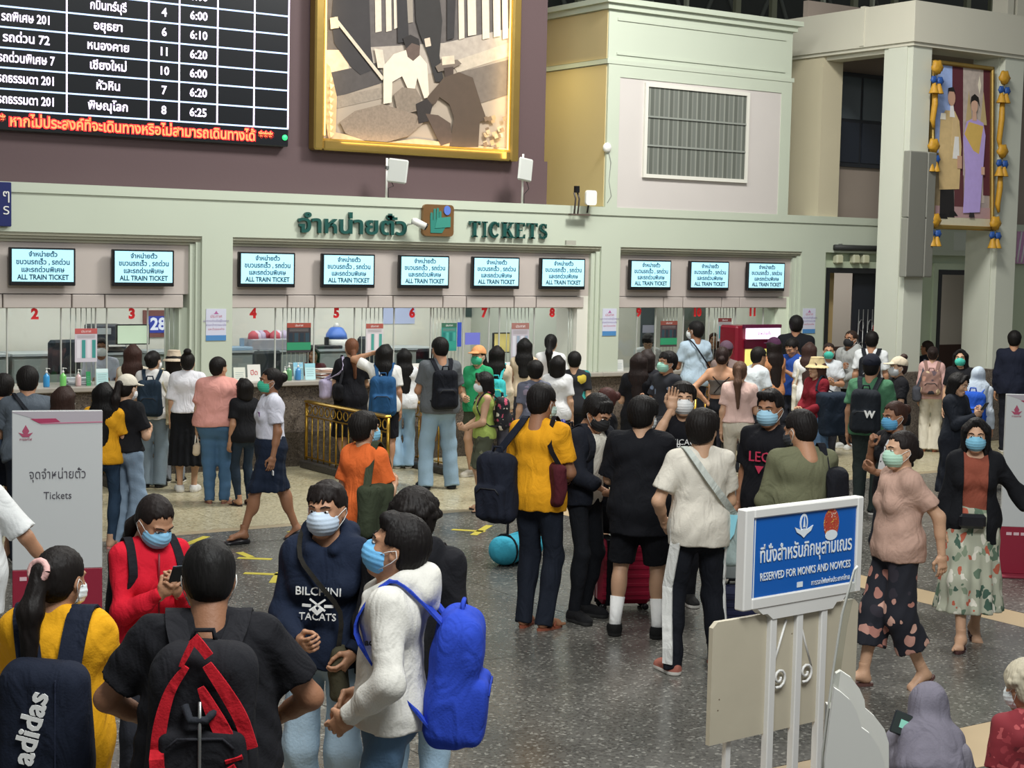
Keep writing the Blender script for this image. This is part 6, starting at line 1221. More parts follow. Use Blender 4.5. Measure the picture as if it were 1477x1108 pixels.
p = person(1110, 562, 1.73, -28, 'person with a pale blue mask in a black t-shirt with red LEO lettering', 'm', SK3, ('tee', '#15151a'), ('pants', '#15161b'), ('side', '#151110'), '#9cc6dc', near=2, arms=('down', 'down'), head=(-5, 6, 0))
texton(p, 'LEO', .10, mat('#b8304e', .6), 0, .30, dist=.132); texton(p, '▼', .07, mat('#b8304e', .6), -.0, .21, dist=.138)
p = person(1148, 590, 1.70, -160, 'person in an olive long-sleeved top seen from behind, above the monks sign', 'm', SK2, ('long', '#6a6b53'), ('pants', '#22242c'), ('short', '#151110'), '#2c2e34', near=2, arms=('hold', 'hold'), head=(-32, 14, 0), build=1.12)
tote(p, '#1b1c22', 'black rucksack hanging at the right of the olive top', side=1, w=.30, h=.40, d=.14, hang=.06, y=-.02, strapw=.05, nm='rucksack', out=.0)
# ---- right of centre, towards the counter
person(922, 508, 1.58, 176, 'person with long dark hair in a black t-shirt and black skirt, near the brass railing', 'f', SK1, ('tee', '#17171b'), ('skirt', '#15161a', .7, .13, .04), ('long', '#241a18'), near=0, arms=('hold', 'hold'))
person(934, 503, 1.60, 160, 'person with a dark grey cap and black top, left of the green mask', 'f', SK1, ('tee', '#222228'), ('pants', '#1a1a20'), ('bob', '#2a211f'), near=0)
person(962, 506, 1.62, -52, 'person with black hair and mint green mask looking left, in a patterned black shirt', 'm', SK2, ('tee', floral('pale_print', '#1a1c24', ['#1a1c24', '#6f7f98', '#1a1c24'], 9)), ('pants', '#1a1a20'), ('mop', '#131010'), '#9fd4c0', near=1, arms=('hold', 'down'))
p = person(1003, 462, 1.68, -150, 'person in a pale blue t-shirt with a white mask at ticket window ten', 'm', SK3, ('tee', '#a9bccb'), ('pants', '#2a2e3a'), ('short', '#131010'), '#e4e8e8', near=0, arms=('hold', 'hold'), head=(-25, 0, 0))
tote(p, '#1a1c24', 'thin black sling bag across the pale blue t-shirt', side=1, w=.2, h=.16, d=.07, hang=.32, cross=True, strapw=.02)
p = person(1042, 499, 1.64, 178, 'person with a bare back in a taupe cropped top and black trousers, hands on hips', 'f', '#c08e6c', ('crop', '#6f6862'), ('skinny', '#17181d'), ('lowbun', '#2a1d1a'), near=1, arms=('hip', 'hip'), build=.98)
MB().ribbon([tuple(p.T(-.10, -.10, .40)), tuple(p.T(.0, -.128, .30)), tuple(p.T(.08, -.12, .2))], .012, .004, tuple(p.X)).build('back_strap', cloth('#2c2624'), p.e); MB().ribbon([tuple(p.T(.10, -.10, .40)), tuple(p.T(.0, -.128, .30)), tuple(p.T(-.08, -.12, .2))], .012, .004, tuple(p.X)).build('back_strap', cloth('#2c2624'), p.e)
p = person(1068, 520, 1.56, 172, 'person with a brown ponytail in a pale pink top, beside the bare back', 'f', SK1, ('tee', '#d9b8ae', .04), ('pants', '#cdc5b4'), ('pony', '#5a4234'), near=1, arms=('hold', 'down'))
person(1048, 492, 1.60, 175, 'person in a dull purple cap behind the taupe cropped top', 'f', SK2, ('tee', '#7a6a66'), ('pants', '#22222a'), ('lowpony', '#2c201c'), near=0, hat=('cap', '#5a4654'))
person(1097, 500, 1.60, 130, 'person in a white t-shirt bending towards the red ticket machine', 'm', SK2, ('tee', '#cfd6da'), ('pants', '#2a2c34'), ('short', '#15110f'), near=0, lean=18, arms=('hold', 'hold'))
p = person(1116, 487, 1.62, -150, 'person with long dark hair in a tan top at the red ticket machine', 'f', '#b47c58', ('tank', '#b9805a'), ('pants', '#40404a'), ('longer', '#1c1412'), near=0, arms=('low', 'low'), hat=('cap', '#4a2a44'))
person(1138, 490, 1.60, -40, 'person looking down in a royal blue polo shirt, right of the ticket machine', 'm', SK2, ('tee', '#2b4c9a'), ('pants', '#2a2c34'), ('short', '#141110'), near=0, head=(0, 30, 0), arms=('phone', 'phone'))
person(1149, 454, 1.72, 178, 'tall person in a black jacket standing in front of the column notice', 'm', SK3, ('jacket', '#15161a'), ('pants', '#15161a'), ('short', '#131010'), near=0, build=1.15)
p = person(1168, 493, 1.58, 176, 'person with long brown hair in a white t-shirt carrying a white tote', 'f', SK1, ('tee', '#dadada'), ('widejeans', '#d0d0cc'), ('longer', '#3a2824'), near=0)
tote(p, '#d2cdbd', 'cream canvas tote on the shoulder of the white t-shirt near the ticket machine', side=-1, w=.26, h=.36, d=.06, hang=.30, taper=0)
p = person(1178, 516, 1.53, -50, 'person in a straw bucket hat and dark red jacket with denim skirt', 'f', SK1, ('long', '#7a1f2a'), ('skirt', '#5a7490', .42, .13, .04), ('longer', '#4a3028'), near=1, arms=('low', 'low'), hat=('bucket', '#cdb98c'), shoes=('sneaker', '#d8d8d8'))
tote(p, '#232d3a', 'large navy drawstring sack hanging behind the dark red jacket', side=-1, w=.40, h=.50, d=.22, hang=.12, y=-.12, nm='sack', out=.06)
person(1196, 494, 1.56, 0, 'person with a teal mask beside the dark doorway', 'f', SK2, ('tee', '#c4c8cc'), ('pants', '#2b2d36'), ('lowbun', '#2a1d18'), '#45b8a4', near=0, arms=('hold', 'hold'), ymax=20.0)
p = person(1228, 476, 1.68, -42, 'person in a light grey hoodie and black mask with arms folded', 'm', SK3, ('hoodie', '#9d9f9d'), ('pants', '#15161a'), ('crew', '#2a1c16'), '#17171a', near=1, arms=('fold', 'low'), head=(-8, -4, 0), shoes=('sneaker', '#c8c8c4'))
p = person(1258, 477, 1.70, 178, 'person in white with a black rucksack, in front of the grille doorway', 'm', SK2, ('tee', '#d6d9da'), ('pants', '#22242c'), ('short', '#131010'), near=0)
backpack(p, '#1f2126', 'black and white rucksack in front of the grille doorway', w=.30, h=.42, d=.15, drop=.05, pocket='#d8d8d8')
p = person(1258, 511, 1.68, 168, 'person in a green t-shirt and dark cap with a dark backpack', 'm', SK2, ('tee', '#4c7a5c'), ('pants', '#2a3230'), ('crew', '#131010'), near=1, hat=('cap', '#1c1f2a'), build=1.15, arms=('hold', 'down'))
b = backpack(p, '#22262c', 'dark backpack with a white crown print on the green t-shirt', w=.31, h=.46, d=.16, drop=.06, strw=.05)
onbag(p, 'W', .10, .08, -.02, 0, M_prw, b, .004, 1.0, .09)
person(1296, 515, 1.56, -64, 'person in a cream sun hat and grey mask with a black top', 'f', SK1, ('tee', '#19191d'), ('widejeans', '#b9b9b6'), ('topbun', '#3a2a26'), '#c2c6c8', near=1, hat=('cap', '#cdbfa8'), arms=('hold', 'hold'))
person(1337, 491, 1.46, -120, 'person in a dark jersey beside the pale portico column', 'm', SK3, ('tee', '#1c1e24'), ('pants', '#2a2c34'), ('short', '#2c201a'), near=0)
p = person(1346, 499, 1.49, 178, 'person with a hair claw in a pale pink shirt and cream trousers', 'f', SK1, ('long', '#d3aaa4'), ('wide', '#cfc8b6'), ('bun', '#2a201e'), near=1, shoes=('sandal', '#b06a50'))
backpack(p, floral('patch_bag', '#8a6a60', ['#b88a78', '#5a4a50', '#c8b090', '#2c2a34'], 8), 'patchwork pink and tan backpack on the pale pink shirt', w=.28, h=.34, d=.13, drop=.10, strw=.045)
tote(p, '#4a4c54', 'dark grey handbag hanging left of the cream trousers', side=-1, w=.34, h=.22, d=.12, hang=.34, out=.05)
person(1386, 503, 1.56, -5, 'person with a teal mask and black hair in front of the second doorway', 'f', SK1, ('tee', '#1a1a1e'), ('pants', '#2b2d36'), ('long', '#131010'), '#49c2ae', near=0)
p = person(1412, 528, 1.46, 165, 'person in a pale blue headscarf wearing a vivid blue backpack', 'f', SK2, ('long', '#b9c2cc'), ('pants', '#3a3c48'), ('hijab', '#b3bfcc'), near=0)
backpack(p, '#2450b0', 'vivid blue backpack under the pale blue headscarf', w=.30, h=.40, d=.16, drop=.04)
p = person(1389, 538, 1.56, 62, 'person with black bob in a long dark coat reading a phone and papers', 'f', SK1, ('long', '#20242c', -.25), ('skirt', '#1e2129', .35, .13, .04), ('bob', '#131010'), near=1, arms=('phone', 'phone'), head=(0, 18, 0))
phone(p, 1, 'phone in the hands of the long dark coat')
person(1464, 476, 1.73, 176, 'broad person in a dark navy sweater at the right edge behind the signboard', 'm', SK2, ('long', '#1b1f2e', -.12), ('pants', '#1c1e26'), ('short', '#131010'), near=1, build=1.15)
# ---- right front
p = person(1288, 578, 1.58, -50, 'person with a blue mask and brown bun, in black with a white scarf', 'f', SK3, ('tee', '#17171b'), ('pants', '#1f2128'), ('bun', '#3a241c'), '#5a9fc8', near=2, arms=('strap', 'hold'), head=(0, 8, 0))
MB().ribbon([tuple(p.T(-.10, -.09, .44)), tuple(p.T(-.11, .0, .50)), tuple(p.T(-.09, .11, .42)), tuple(p.T(-.05, .14, .30)), tuple(p.T(-.03, .145, .18))], .10, .014, tuple(p.X)).build('white_scarf', floral('bw_scarf', '#dadada', ['#2c2c30', '#dadada', '#4a4a50'], 12), p.e)
p = person(1299, 620, 1.62, -64, 'person walking in a dusty beige t-shirt and navy trousers with large pink blotches', 'f', SK1, ('tee', '#b39384', -.08), ('cropped', floral('blotch_trousers', '#151722', ['#b8897c', '#151722', '#c49a8a', '#2a2630', '#a87468'], 10.5, .40)), ('lowbun', '#1d1614'), '#a9cdb8', near=2, legs='walks', arms=('back', 'back'), head=(-6, 2, 0), shoes=('sandal', '#5a3a34'), build=1.1)
p = person(1409, 602, 1.60, 6, 'person in an open black jacket, rust top and long floral skirt', 'f', SK1, ('jacket', '#16171b', -.16, 1.55, .085, '#8a4a3a'), ('skirt', floral('floral_skirt', '#a9ab98', ['#3e5a4c', '#b05a44', '#c9c8b8', '#5a6f5c', '#d8d4c6', '#7c8a74'], 17, .44, (1, 1, .7)), .26, .13, .075), ('long', '#131010'), '#7fbcd6', near=2, legs='walks', arms=('down', 'out'), head=(6, 6, 0), shoes=('sandal', '#4a2a28'), build=.98)
MB().box(-.09, .09, -.03, .03, -.05, .05, 0, .02).build('waist_bag', mat('#1b1b20', .25), p.e).location = tuple(p.T(.02, .19, .02))
# ---- seated low at the bottom right
p = person(1338, 983, 1.56, 158, 'person seated low in a grey headscarf and grey clothes holding a phone, bottom right', 'f', SK2, ('big', '#77737c', -.1), ('pants', '#5c5864'), ('hijab', '#716d78'), near=3, legs='sit', lean=12, arms=('phone', (( .0, .30, -.02), (.8, -.2, -1), 1.0, (-.2, -.9, 0))), head=(-30, 20, 0))
t = empty('smartphone', onZ(1304, 1046, .66), -R(34), 'dark phone with a lit green icon held up by the grey headscarf', 'phone')
o = MB().box(-.055, .055, -.006, .006, -.05, .05, 0, .005).build('case', mat('#23262a', .25), t); o.rotation_euler = (R(-20), R(22), 0)
o = MB().box(-.05, .05, -.008, -.006, -.045, .045).build('screen', mat('#2f3634', .15), t); o.rotation_euler = (R(-20), R(22), 0)
o = MB().box(-.022, .014, -.010, -.008, -.018, .018).build('icon', mat('#79b3a0', .4, em=.35), t); o.rotation_euler = (R(-20), R(22), 0)
p = person(1474, 952, 1.56, -150, 'elderly person with short grey hair seated low in a dark red patterned blouse', 'f', SK2, ('tee', floral('red_blouse', '#7a1f28', ['#8f2f36', '#641820', '#a84a4c'], 20)), ('pants', '#3a3036'), ('curly', '#b3aa94'), '#dfe6e6', near=3, legs='sit', lean=8, head=(-20, 8, 0))
# ================================================================== OBJECTS
def on_counter(px, Y=YW+.06): return Vector((onY(px, 540, Y).x, Y, 1.05))
# pump bottles
def bottle(px, col, lab, s=1, Y=YW+.04):
    c = on_counter(px, Y); t = empty('pump_bottle', c, 0, lab, 'bottle', None)
    MB().lathe([(.032*s, 0), (.036*s, .01), (.036*s, .11*s), (.030*s, .13*s), (.012*s, .145*s), (.012*s, .155*s)], (0, 0, 0), 14).build('bottle_body', mat(col, .2), t)
    MB().lathe([(.013*s, .155*s), (.013*s, .175*s), (.005*s, .178*s), (.005*s, .20*s), (.010*s, .202*s), (.010*s, .212*s)], (0, 0, 0), 10).build('pump', M_offw, t); MB().tube([(0, 0, .207*s), (.03*s, -.01, .206*s), (.038*s, -.012, .198*s)], .004*s, 6).build('spout', M_offw, t)
bottle(67, '#3f9ad6', 'clear blue pump bottle at the left end of the counter'); bottle(91, '#7fd070', 'lime green pump bottle on the left counter'); bottle(113, '#d8b8b8', 'pale pink pump bottle beside the stack of trays on the left counter', .9)
bottle(430, '#4d8fc8', 'blue pump bottle beside the pale acrylic sign, window five'); bottle(417, '#5f9a6a', 'dark green pump bottle left of the blue one, window five'); bottle(411, '#c8d8b8', 'pale clear pump bottle near window five', .8)
def standee(px, w, h, col, lab, txt=None, tcol='#c23a3a', Y=YW+.05, tilt=-8, head=None):
    c = on_counter(px, Y); t = empty('counter_sign', c, 0, lab, 'sign'); xf = Matrix.Rotation(R(tilt), 4, 'X')
    MB().box(-w/2, w/2, -.003, .003, 0, h).build('sheet', mat(col, .4), t, xf=xf); MB().box(-w/2, w/2, 0, .06, 0, .004).build('foot', mat(col, .4), t)
    if head: MB().box(-w/2, w/2, -.005, -.003, h*.76, h).build('header', mat(head, .5), t, xf=xf)
    if txt: text('lettering', txt, h*.42, mat(tcol, .5), t, ext=.001, xf=xf @ Matrix.Translation((0, -.005, h*.5)), rot=(R(90), 0, 0))
    else:
        for k in range(4): MB().box(-w*.36, w*.36*(1-.2*(k % 2)), -.0045, -.003, h*(.62-.13*k), h*(.64-.13*k)).build('print_line', mat('#7f9aa0', .6), t, xf=xf)
standee(148, .14, .19, '#b9dcdc', 'pale aqua sign standing on the left counter', head='#d8eeee'); standee(128, .05, .16, '#2f8f56', 'narrow green card beside the aqua sign')
standee(346, .15, .17, '#dcded2', 'cream card propped at the start of the middle counter'); standee(367, .17, .2, '#e2e0da', 'white sign with red Thai word above the uniform bun', 'ปิด')
standee(431, .13, .21, '#a9d4e0', 'pale blue acrylic sign, left of a pair at window five', head='#8cc4dc', Y=YW+.10); standee(448, .14, .2, '#bfe4e8', 'pale aqua sign, right of a pair at window five', head='#9ad0dc')
standee(604, .17, .17, '#e2e0da', 'white sign with a red Thai word at window six', 'ปิด'); standee(622, .12, .2, '#9fd8d8', 'aqua sign beside the white one at window six', head='#8cc8d0')
standee(893, .15, .16, '#d8dad6', 'white card holder with a small dark picture at window nine'); standee(735, .20, .16, '#e0e4e6', 'blank white box at window seven')
# paper clutter
for i, (px, lab, cols) in enumerate(((468, 'messy stack of pink and tan papers at window five', ['#c9a08a', '#d8d0cc', '#a8705c', '#e0dcd8', '#c8b0a0']), (110, 'stack of clear and grey trays at the left counter', ['#c8ccd0', '#b4babf', '#d4d8da']))):
    c = on_counter(px, YW+.2); t = empty('paper_stack', c, 0, lab, 'papers')
    for k in range(7 if i == 0 else 5):
        o = MB().box(-.13, .13, -.08, .08, .018*k, .018*k+.012).build('sheet', mat(cols[k % len(cols)], .7), t); o.rotation_euler = (0, 0, R(random.uniform(-25, 25))); o.location = (random.uniform(-.03, .03), random.uniform(-.02, .02), 0)
# hanging posters inside the glass
def poster(x0, x1, y0, y1, cols, lab, Y=YW+.16):
    a, b = onY(x0, y0, Y), onY(x1, y1, Y); w = b.x-a.x; h = a.z-b.z; t = empty('poster', (a.x, Y, b.z), 0, lab, 'poster')
    bg, hd, cl, ft = cols; MB().box(0, w, -.002, .002, 0, h).build('sheet', mat(bg, .6), t); MB().box(0, w, -.004, -.002, h*.84, h).build('header', mat(hd, .6), t)
    for k in range(4): MB().box(w*(.08+.23*k), w*(.24+.23*k), -.004, -.002, h*(.12 if ft is None else .36), h*.66).build('panel', mat(cl[k % len(cl)], .6), t)
    if ft: MB().box(0, w, -.004, -.002, h*.08, h*.34).build('footer', mat(ft, .6), t)
    text('heading', 'ประกาศ', h*.1, mat('#e8e8e8', .6), t, (w/2, -.005, h*.91), ext=.0005)
    for k in range(3): MB().box(w*.1, w*.9, -.004, -.002, h*(.72+.035*k), h*(.73+.035*k)).build('print_line', mat('#8f8a88', .6), t)
poster(108, 140, 474, 522, ('#cfc8d2', '#c05a58', ['#e0dce4', '#3f9490'], None), 'red topped poster with teal columns between windows two and three')
poster(414, 448, 466, 508, ('#3a3438', '#a04a3c', ['#20303c', '#2c4450'], '#2f8f66'), 'dark poster with green foot between windows four and five')
poster(528, 552, 467, 510, ('#cfc8cc', '#a8564a', ['#e0d4d8', '#4c9a90'], None), 'red topped poster between windows five and six')
poster(637, 658, 466, 506, ('#2f8a80', '#3c6a54', ['#1f7470', '#48a098'], '#2f9484'), 'teal poster between windows six and seven')
poster(738, 762, 466, 520, ('#b9b2bc', '#a07068', ['#cfd0da', '#8fa0b4'], None), 'grey poster between windows seven and eight')
poster(953, 976, 463, 500, ('#4a3a3e', '#8a4a40', ['#2c4650', '#24343c'], '#2f9468'), 'dark and green poster between windows nine and ten')
poster(1036, 1054, 459, 492, ('#b4b2b4', '#7c3a38', ['#3f98a0', '#d0d4d4'], None), 'teal striped poster between windows ten and eleven')
# monitors and signs in the office
def monitor(x0, x1, y0, y1, Y, col, em, lab, stand=True):
    a, b = onY(x0, y0, Y), onY(x1, y1, Y); w = b.x-a.x; h = a.z-b.z; t = empty('monitor', ((a.x+b.x)/2, Y, 1.05 if stand else b.z), 0, lab, 'monitor'); z0 = b.z-t.location.z
    MB().box(-w/2, w/2, 0, .04, z0, z0+h, 0, .006).build('bezel', M_black, t); MB().box(-w/2+.015, w/2-.015, -.003, 0, z0+.015, z0+h-.015).build('display', mat(col, .3, em=em), t)
    if stand: MB().box(-.03, .03, .01, .05, .0, max(.02, z0+.02)).build('stand', M_black, t); MB().box(-.1, .1, -.02, .12, 0, .012).build('foot', M_black, t)
monitor(168, 216, 468, 497, YW+.45, '#d4e6cc', .75, 'lit pale green monitor below red number three')
monitor(712, 736, 480, 509, YW+.4, '#cdbb72', .55, 'monitor with a yellow page at window seven')
def flat(x0, x1, y0, y1, Y, col, nm, lab, cat, em=0, th=.02, txt=None, tc='#ffffff', frame=None):
    a, b = onY(x0, y0, Y), onY(x1, y1, Y); w = b.x-a.x; h = a.z-b.z; t = empty(nm, (a.x, Y, b.z), 0, lab, cat)
    if frame: MB().box(-.06, w+.04, .003, th, -.06, h+.08).build('backboard', mat(frame, .6), t)
    MB().box(0, w, -.004, .003, 0, h).build('face', mat(col, .5, em=em), t)
    if txt: text('digits', txt, h*1.0, mat(tc, .5, em=.3), t, (w/2, -.007, h/2), ext=.001, bold=.008)
    return t
flat(213, 243, 456, 480, 21.37, '#2a3ea8', 'number_sign', 'blue 28 sign on a brown board on the office wall', 'sign', .25, .03, '28', '#e8ecff', '#84504a')
flat(553, 598, 440, 467, 21.39, '#bcc6ea', 'wall_notice', 'pale lilac notice on the office wall behind number six', 'notice', .1)
flat(671, 692, 480, 497, YW+.192, '#6f74c8', 'wall_notice', 'violet and white notice at window seven', 'notice', .1); flat(660, 665, 465, 500, YW+.192, '#3550b4', 'blue_strip', 'narrow blue upright strip left of window seven', 'strip')
flat(672, 718, 440, 457, 21.385, '#39504e', 'dark_panel', 'dark panel high on the office wall behind number seven', 'panel'); flat(927, 943, 469, 480, 21.35, '#b9b9d2', 'wall_notice', 'small lilac paper on the dark cabinet behind window nine', 'notice')
flat(925, 945, 440, 500, 21.385, '#46545a', 'dark_panel', 'dark glazed partition panel behind window nine', 'panel'); flat(987, 1012, 440, 636, 19.8, '#6a766f', 'dark_panel', 'grey green cabinet side behind window ten', 'panel')
# cabinets along the back of the office
for i, (x0, x1) in enumerate(((3.2, 4.9), (4.95, 6.3), (6.35, 7.9), (8.2, 9.7), (9.75, 11.2), (11.25, 12.6))):
    t = empty('low_cabinet', (x0, 20.6, 0), 0, 'grey low cabinet %s along the office back wall' % ('first from the left', 'second from the left', 'third from the left', 'third from the right', 'second from the right', 'rightmost')[i], 'cabinet', None)
    o = (0, 0, 0); w = x1-x0; MB().box(0, w, .0, .6, 0, 1.22, 0, .01).build('carcass', mat('#9ba3a0', .5), t); MB().box(-.01, w+.01, -.03, .6, 1.22, 1.25).build('top', mat('#b3bcc0', .4), t)
    for k in range(2): MB().box(w*k/2+.01, w*(k+1)/2-.01, -.02, 0, .06, 1.18, 0, .004).build('door', mat('#8f9895', .5), t)
# office chairs, printer, water jug, boxes
def office_chair(px, py, Y, lab, col='#3c444c'):
    c = onY(px, py, Y); t = empty('office_chair', (c.x, Y, 0), R(10), lab, 'chair'); zt_ = c.z
    b = MB().box(-.22, .22, -.04, .04, zt_-.42, zt_, 0, .035).build('backrest', cloth(col), t); MB().box(-.24, .24, .05, .5, .44, .52, 0, .03).build('seat', cloth(col), t); MB().tube([(0, .27, .08), (0, .27, .44)], .03, 8).build('column', M_black, t); MB().box(-.03, .03, .03, .06, .46, zt_-.2).build('back_support', M_black, t)
    for k in range(5): a = k*2*math.pi/5; MB().tube([(0, .27, .09), (.27*math.cos(a), .27+.27*math.sin(a), .04)], .018, 6).build('foot', M_black, t)
office_chair(93, 490, 19.6, 'dark office chair behind window two'); office_chair(534, 485, 19.8, 'dark blue grey office chair behind window six'); office_chair(618, 503, 19.4, 'black office chair behind the grey checked shirt', '#24262c'); office_chair(385, 506, 19.2, 'grey mesh office chair behind window four', '#50565a')
def boxy(px, Y, z, w, d, h, cols, nm, lab, cat):
    c = onY(px, 500, Y); t = empty(nm, (c.x, Y, z), 0, lab, cat); return t
t = boxy(152, 20.8, 1.25, 0, 0, 0, 0, 'printer', 'tall black printer on the cabinet behind window three', 'printer'); MB().box(-.22, .22, -.2, .2, 0, .36, 0, .02).build('case', mat('#2a313c', .5), t); MB().box(-.18, .18, -.26, -.2, .08, .1).build('paper_tray', M_offw, t); MB().box(-.2, .0, -.21, -.2, .24, .32).build('control_panel', mat('#a8b0b4', .4), t)
t = boxy(485, 20.8, 1.25, 0, 0, 0, 0, 'water_jug', 'white jug with a blue top on the cabinet behind number five', 'jug'); MB().lathe([(.14, 0), (.16, .03), (.16, .13)], (0, 0, 0), 18).build('base', M_offw, t); MB().lathe([(.16, .13), (.15, .2), (.10, .28), (.07, .30)], (0, 0, 0), 18).build('blue_dome', mat('#4a78d0', .35), t); MB().lathe([(.05, .30), (.03, .34), (.02, .36)], (0, 0, 0), 12).build('cap', M_offw, t)
t = boxy(388, 20.8, 1.25, 0, 0, 0, 0, 'storage_tray', 'grey tray full of pink and white bags behind number four', 'tray'); MB().box(-.35, .32, -.2, .2, 0, .15, 0, .01).build('tray', mat('#a3a5ae', .5), t)
for k in range(7): MB().lathe([(.02, 0), (.08, .02), (.07, .09), (.02, .13)], (-.28+.09*k, random.uniform(-.1, .1), .13), 8).build('bag', mat(['#c85a68', '#dccfe0', '#c4b8d4', '#b84a58'][k % 4], .6), t)
for px, lab in ((345, 'folded blue plastic sheet at the left of the storage tray'), (467, 'black desk organiser left of the water jug')):
    c = onY(px, 500, 20.8); t = empty('desk_item', (c.x, 20.75, 1.25), 0, lab, 'desk item'); MB().box(-.2, .2, -.15, .1, 0, .05, 0, .01).build('base', mat('#9ab4cc' if px == 345 else '#23262a', .5), t); MB().box(-.02, .03, -.05, .0, .05, .16).build('upright', mat('#8aa4bc' if px == 345 else '#23262a', .5), t)
# clerks behind the glass
def clerk(px, py, Y, label, **k):
    c = onY(px, py, Y); h = c.z; S = h/1.7; d = Vector((-c.x, -c.y)).normalized(); return person(0, 0, h, math.degrees(math.atan2(-d.x, d.y)), label, pos=(c.x, Y), near=0, **k)
clerk(146, 487, 19.0, 'clerk in a pale shirt behind the glass of window three', sex='m', skin=SK3, top=('blouse', '#c4c8d8'), hair=('short', '#171311'), arms=('hold', 'hold'), mask='#dfe6ea')
clerk(935, 479, 19.2, 'clerk in white shirt with bowed head behind window nine', sex='m', skin=SK1, top=('tee', '#dfe2e4'), hair=('mop', '#171311'), head=(0, 40, 0), arms=('low', 'low'))
clerk(1030, 479, 19.3, 'clerk with brown hair seen through the glass between windows ten and eleven', sex='f', skin=SK2, top=('tee', '#3c3a3c'), hair=('long', '#3a2a22'), arms=('low', 'low'))
clerk(452, 500, 19.2, 'clerk in maroon behind the dark and green poster', sex='f', skin=SK2, top=('long', '#6a3038'), hair=('bob', '#171311'), arms=('low', 'low'))
# ---------------------------------------------------------------- brass railings
M_brass = mat('#b8923c', .28, .85, .05, 30, .12, 6, name='brass'); M_kerb = speckle('dark_kerb', '#4a4642', '#35322f', '#5c5852', 70, .4, .3)
def railing(x, y0, y1, lab, h=.82, n=None):
    t = empty('brass_railing', (x, y0, 0), 0, lab, 'railing', None); L = y1-y0; n = n or max(3, round(L/.15))
    MB().box(-.09, .09, 0, L, 0, .09, 0, .01).build('kerb', M_kerb, t)
    MB().box(-.045, .045, -.01, L, h-.035, h, 0, .015).build('handrail', M_brass, t); MB().box(-.012, .012, 0, L, h-.20, h-.185).build('upper_bar', M_brass, t); MB().box(-.012, .012, 0, L, .12, .135).build('lower_bar', M_brass, t)
    for k in range(n+1):
        y = L*k/n; e = k in (0, n); MB().tube([(0, y, .09), (0, y, h-.19 if not e else h-.03)], .020 if e else .010, 8).build('post' if e else 'baluster', M_brass, t)
        if k < n: 
            q = L/n; MB().tube([(0, y+q*.5+q*.36*math.cos(a), h-.11+.055*math.sin(a)) for a in [j*2*math.pi/10 for j in range(11)]], .008, 5, 0, False).build('ring_ornament', M_brass, t)
    return t
railing(9.08, 15.85, 17.85, 'brass railing with scroll top in front of window five, reaching the counter')
railing(10.30, 16.45, 17.85, 'brass railing half hidden behind the tan shopping bag'); railing(6.42, 16.7, 17.85, 'brass railing seen end on between the yellow polo and the grey wide jeans', .92); railing(14.1, 16.5, 17.85, 'brass railing left of the black t-shirt with skirt, in front of window nine', .85)
t = railing(15.3, 16.9, 17.85, 'short brass railing behind the bare back near window ten', .85)
# ---------------------------------------------------------------- red ticket machine
a, b_ = onY(1062, 500, 17.45), onY(1122, 500, 17.45); w = b_.x-a.x; zt_ = onY(1090, 470, 17.45).z
t = empty('ticket_machine', ((a.x+b_.x)/2, 17.45, 0), 0, 'dark red ticket machine with a glowing white header at window eleven', 'ticket machine'); rd = mat('#7c1226', .3, name='machine_red')
MB().box(-w/2, w/2, 0, .38, 0, zt_, 0, .03).build('cabinet', rd, t); MB().box(-w/2+.16, w/2, -.05, .0, zt_-.19, zt_-.03, 0, .008).build('lit_header', mat('#f0dcf4', .4, em=1.6), t); MB().box(-w/2+.10, w/2+.01, -.06, .0, zt_-.03, zt_+.02, 0, .006).build('header_cap', mat('#5a1438', .4), t)
MB().box(-w/2+.16, w/2-.04, -.02, 0, zt_-.62, zt_-.33, 0, .006).build('touch_screen', mat('#e0d878', .3, em=.85), t); MB().box(-w/2+.14, w/2, -.03, .0, zt_-.32, zt_-.20).build('fascia', mat('#4f0f24', .35), t); MB().box(-w/2+.2, w/2-.1, -.015, 0, .5, .7).build('coin_tray', M_steel, t); text('caption', 'จำหน่ายตั๋ว', .06, mat('#a070a0', .5), t, (.08, -.056, zt_-.11), ext=.001)
# red hose cabinet by the portico column
c = onY(1275, 488, YW-.02); t = empty('fire_cabinet', c, 0, 'small red fire cabinet on the wall beside the grille doorway', 'cabinet'); MB().box(-.16, .16, -.1, .1, -.25, .2, 0, .01).build('case', mat('#8e1c24', .4), t); MB().box(-.12, .12, -.108, -.1, -.2, .15).build('door', mat('#a3242c', .35), t); MB().box(.08, .1, -.12, -.108, -.05, 0).build('handle', M_steel, t)
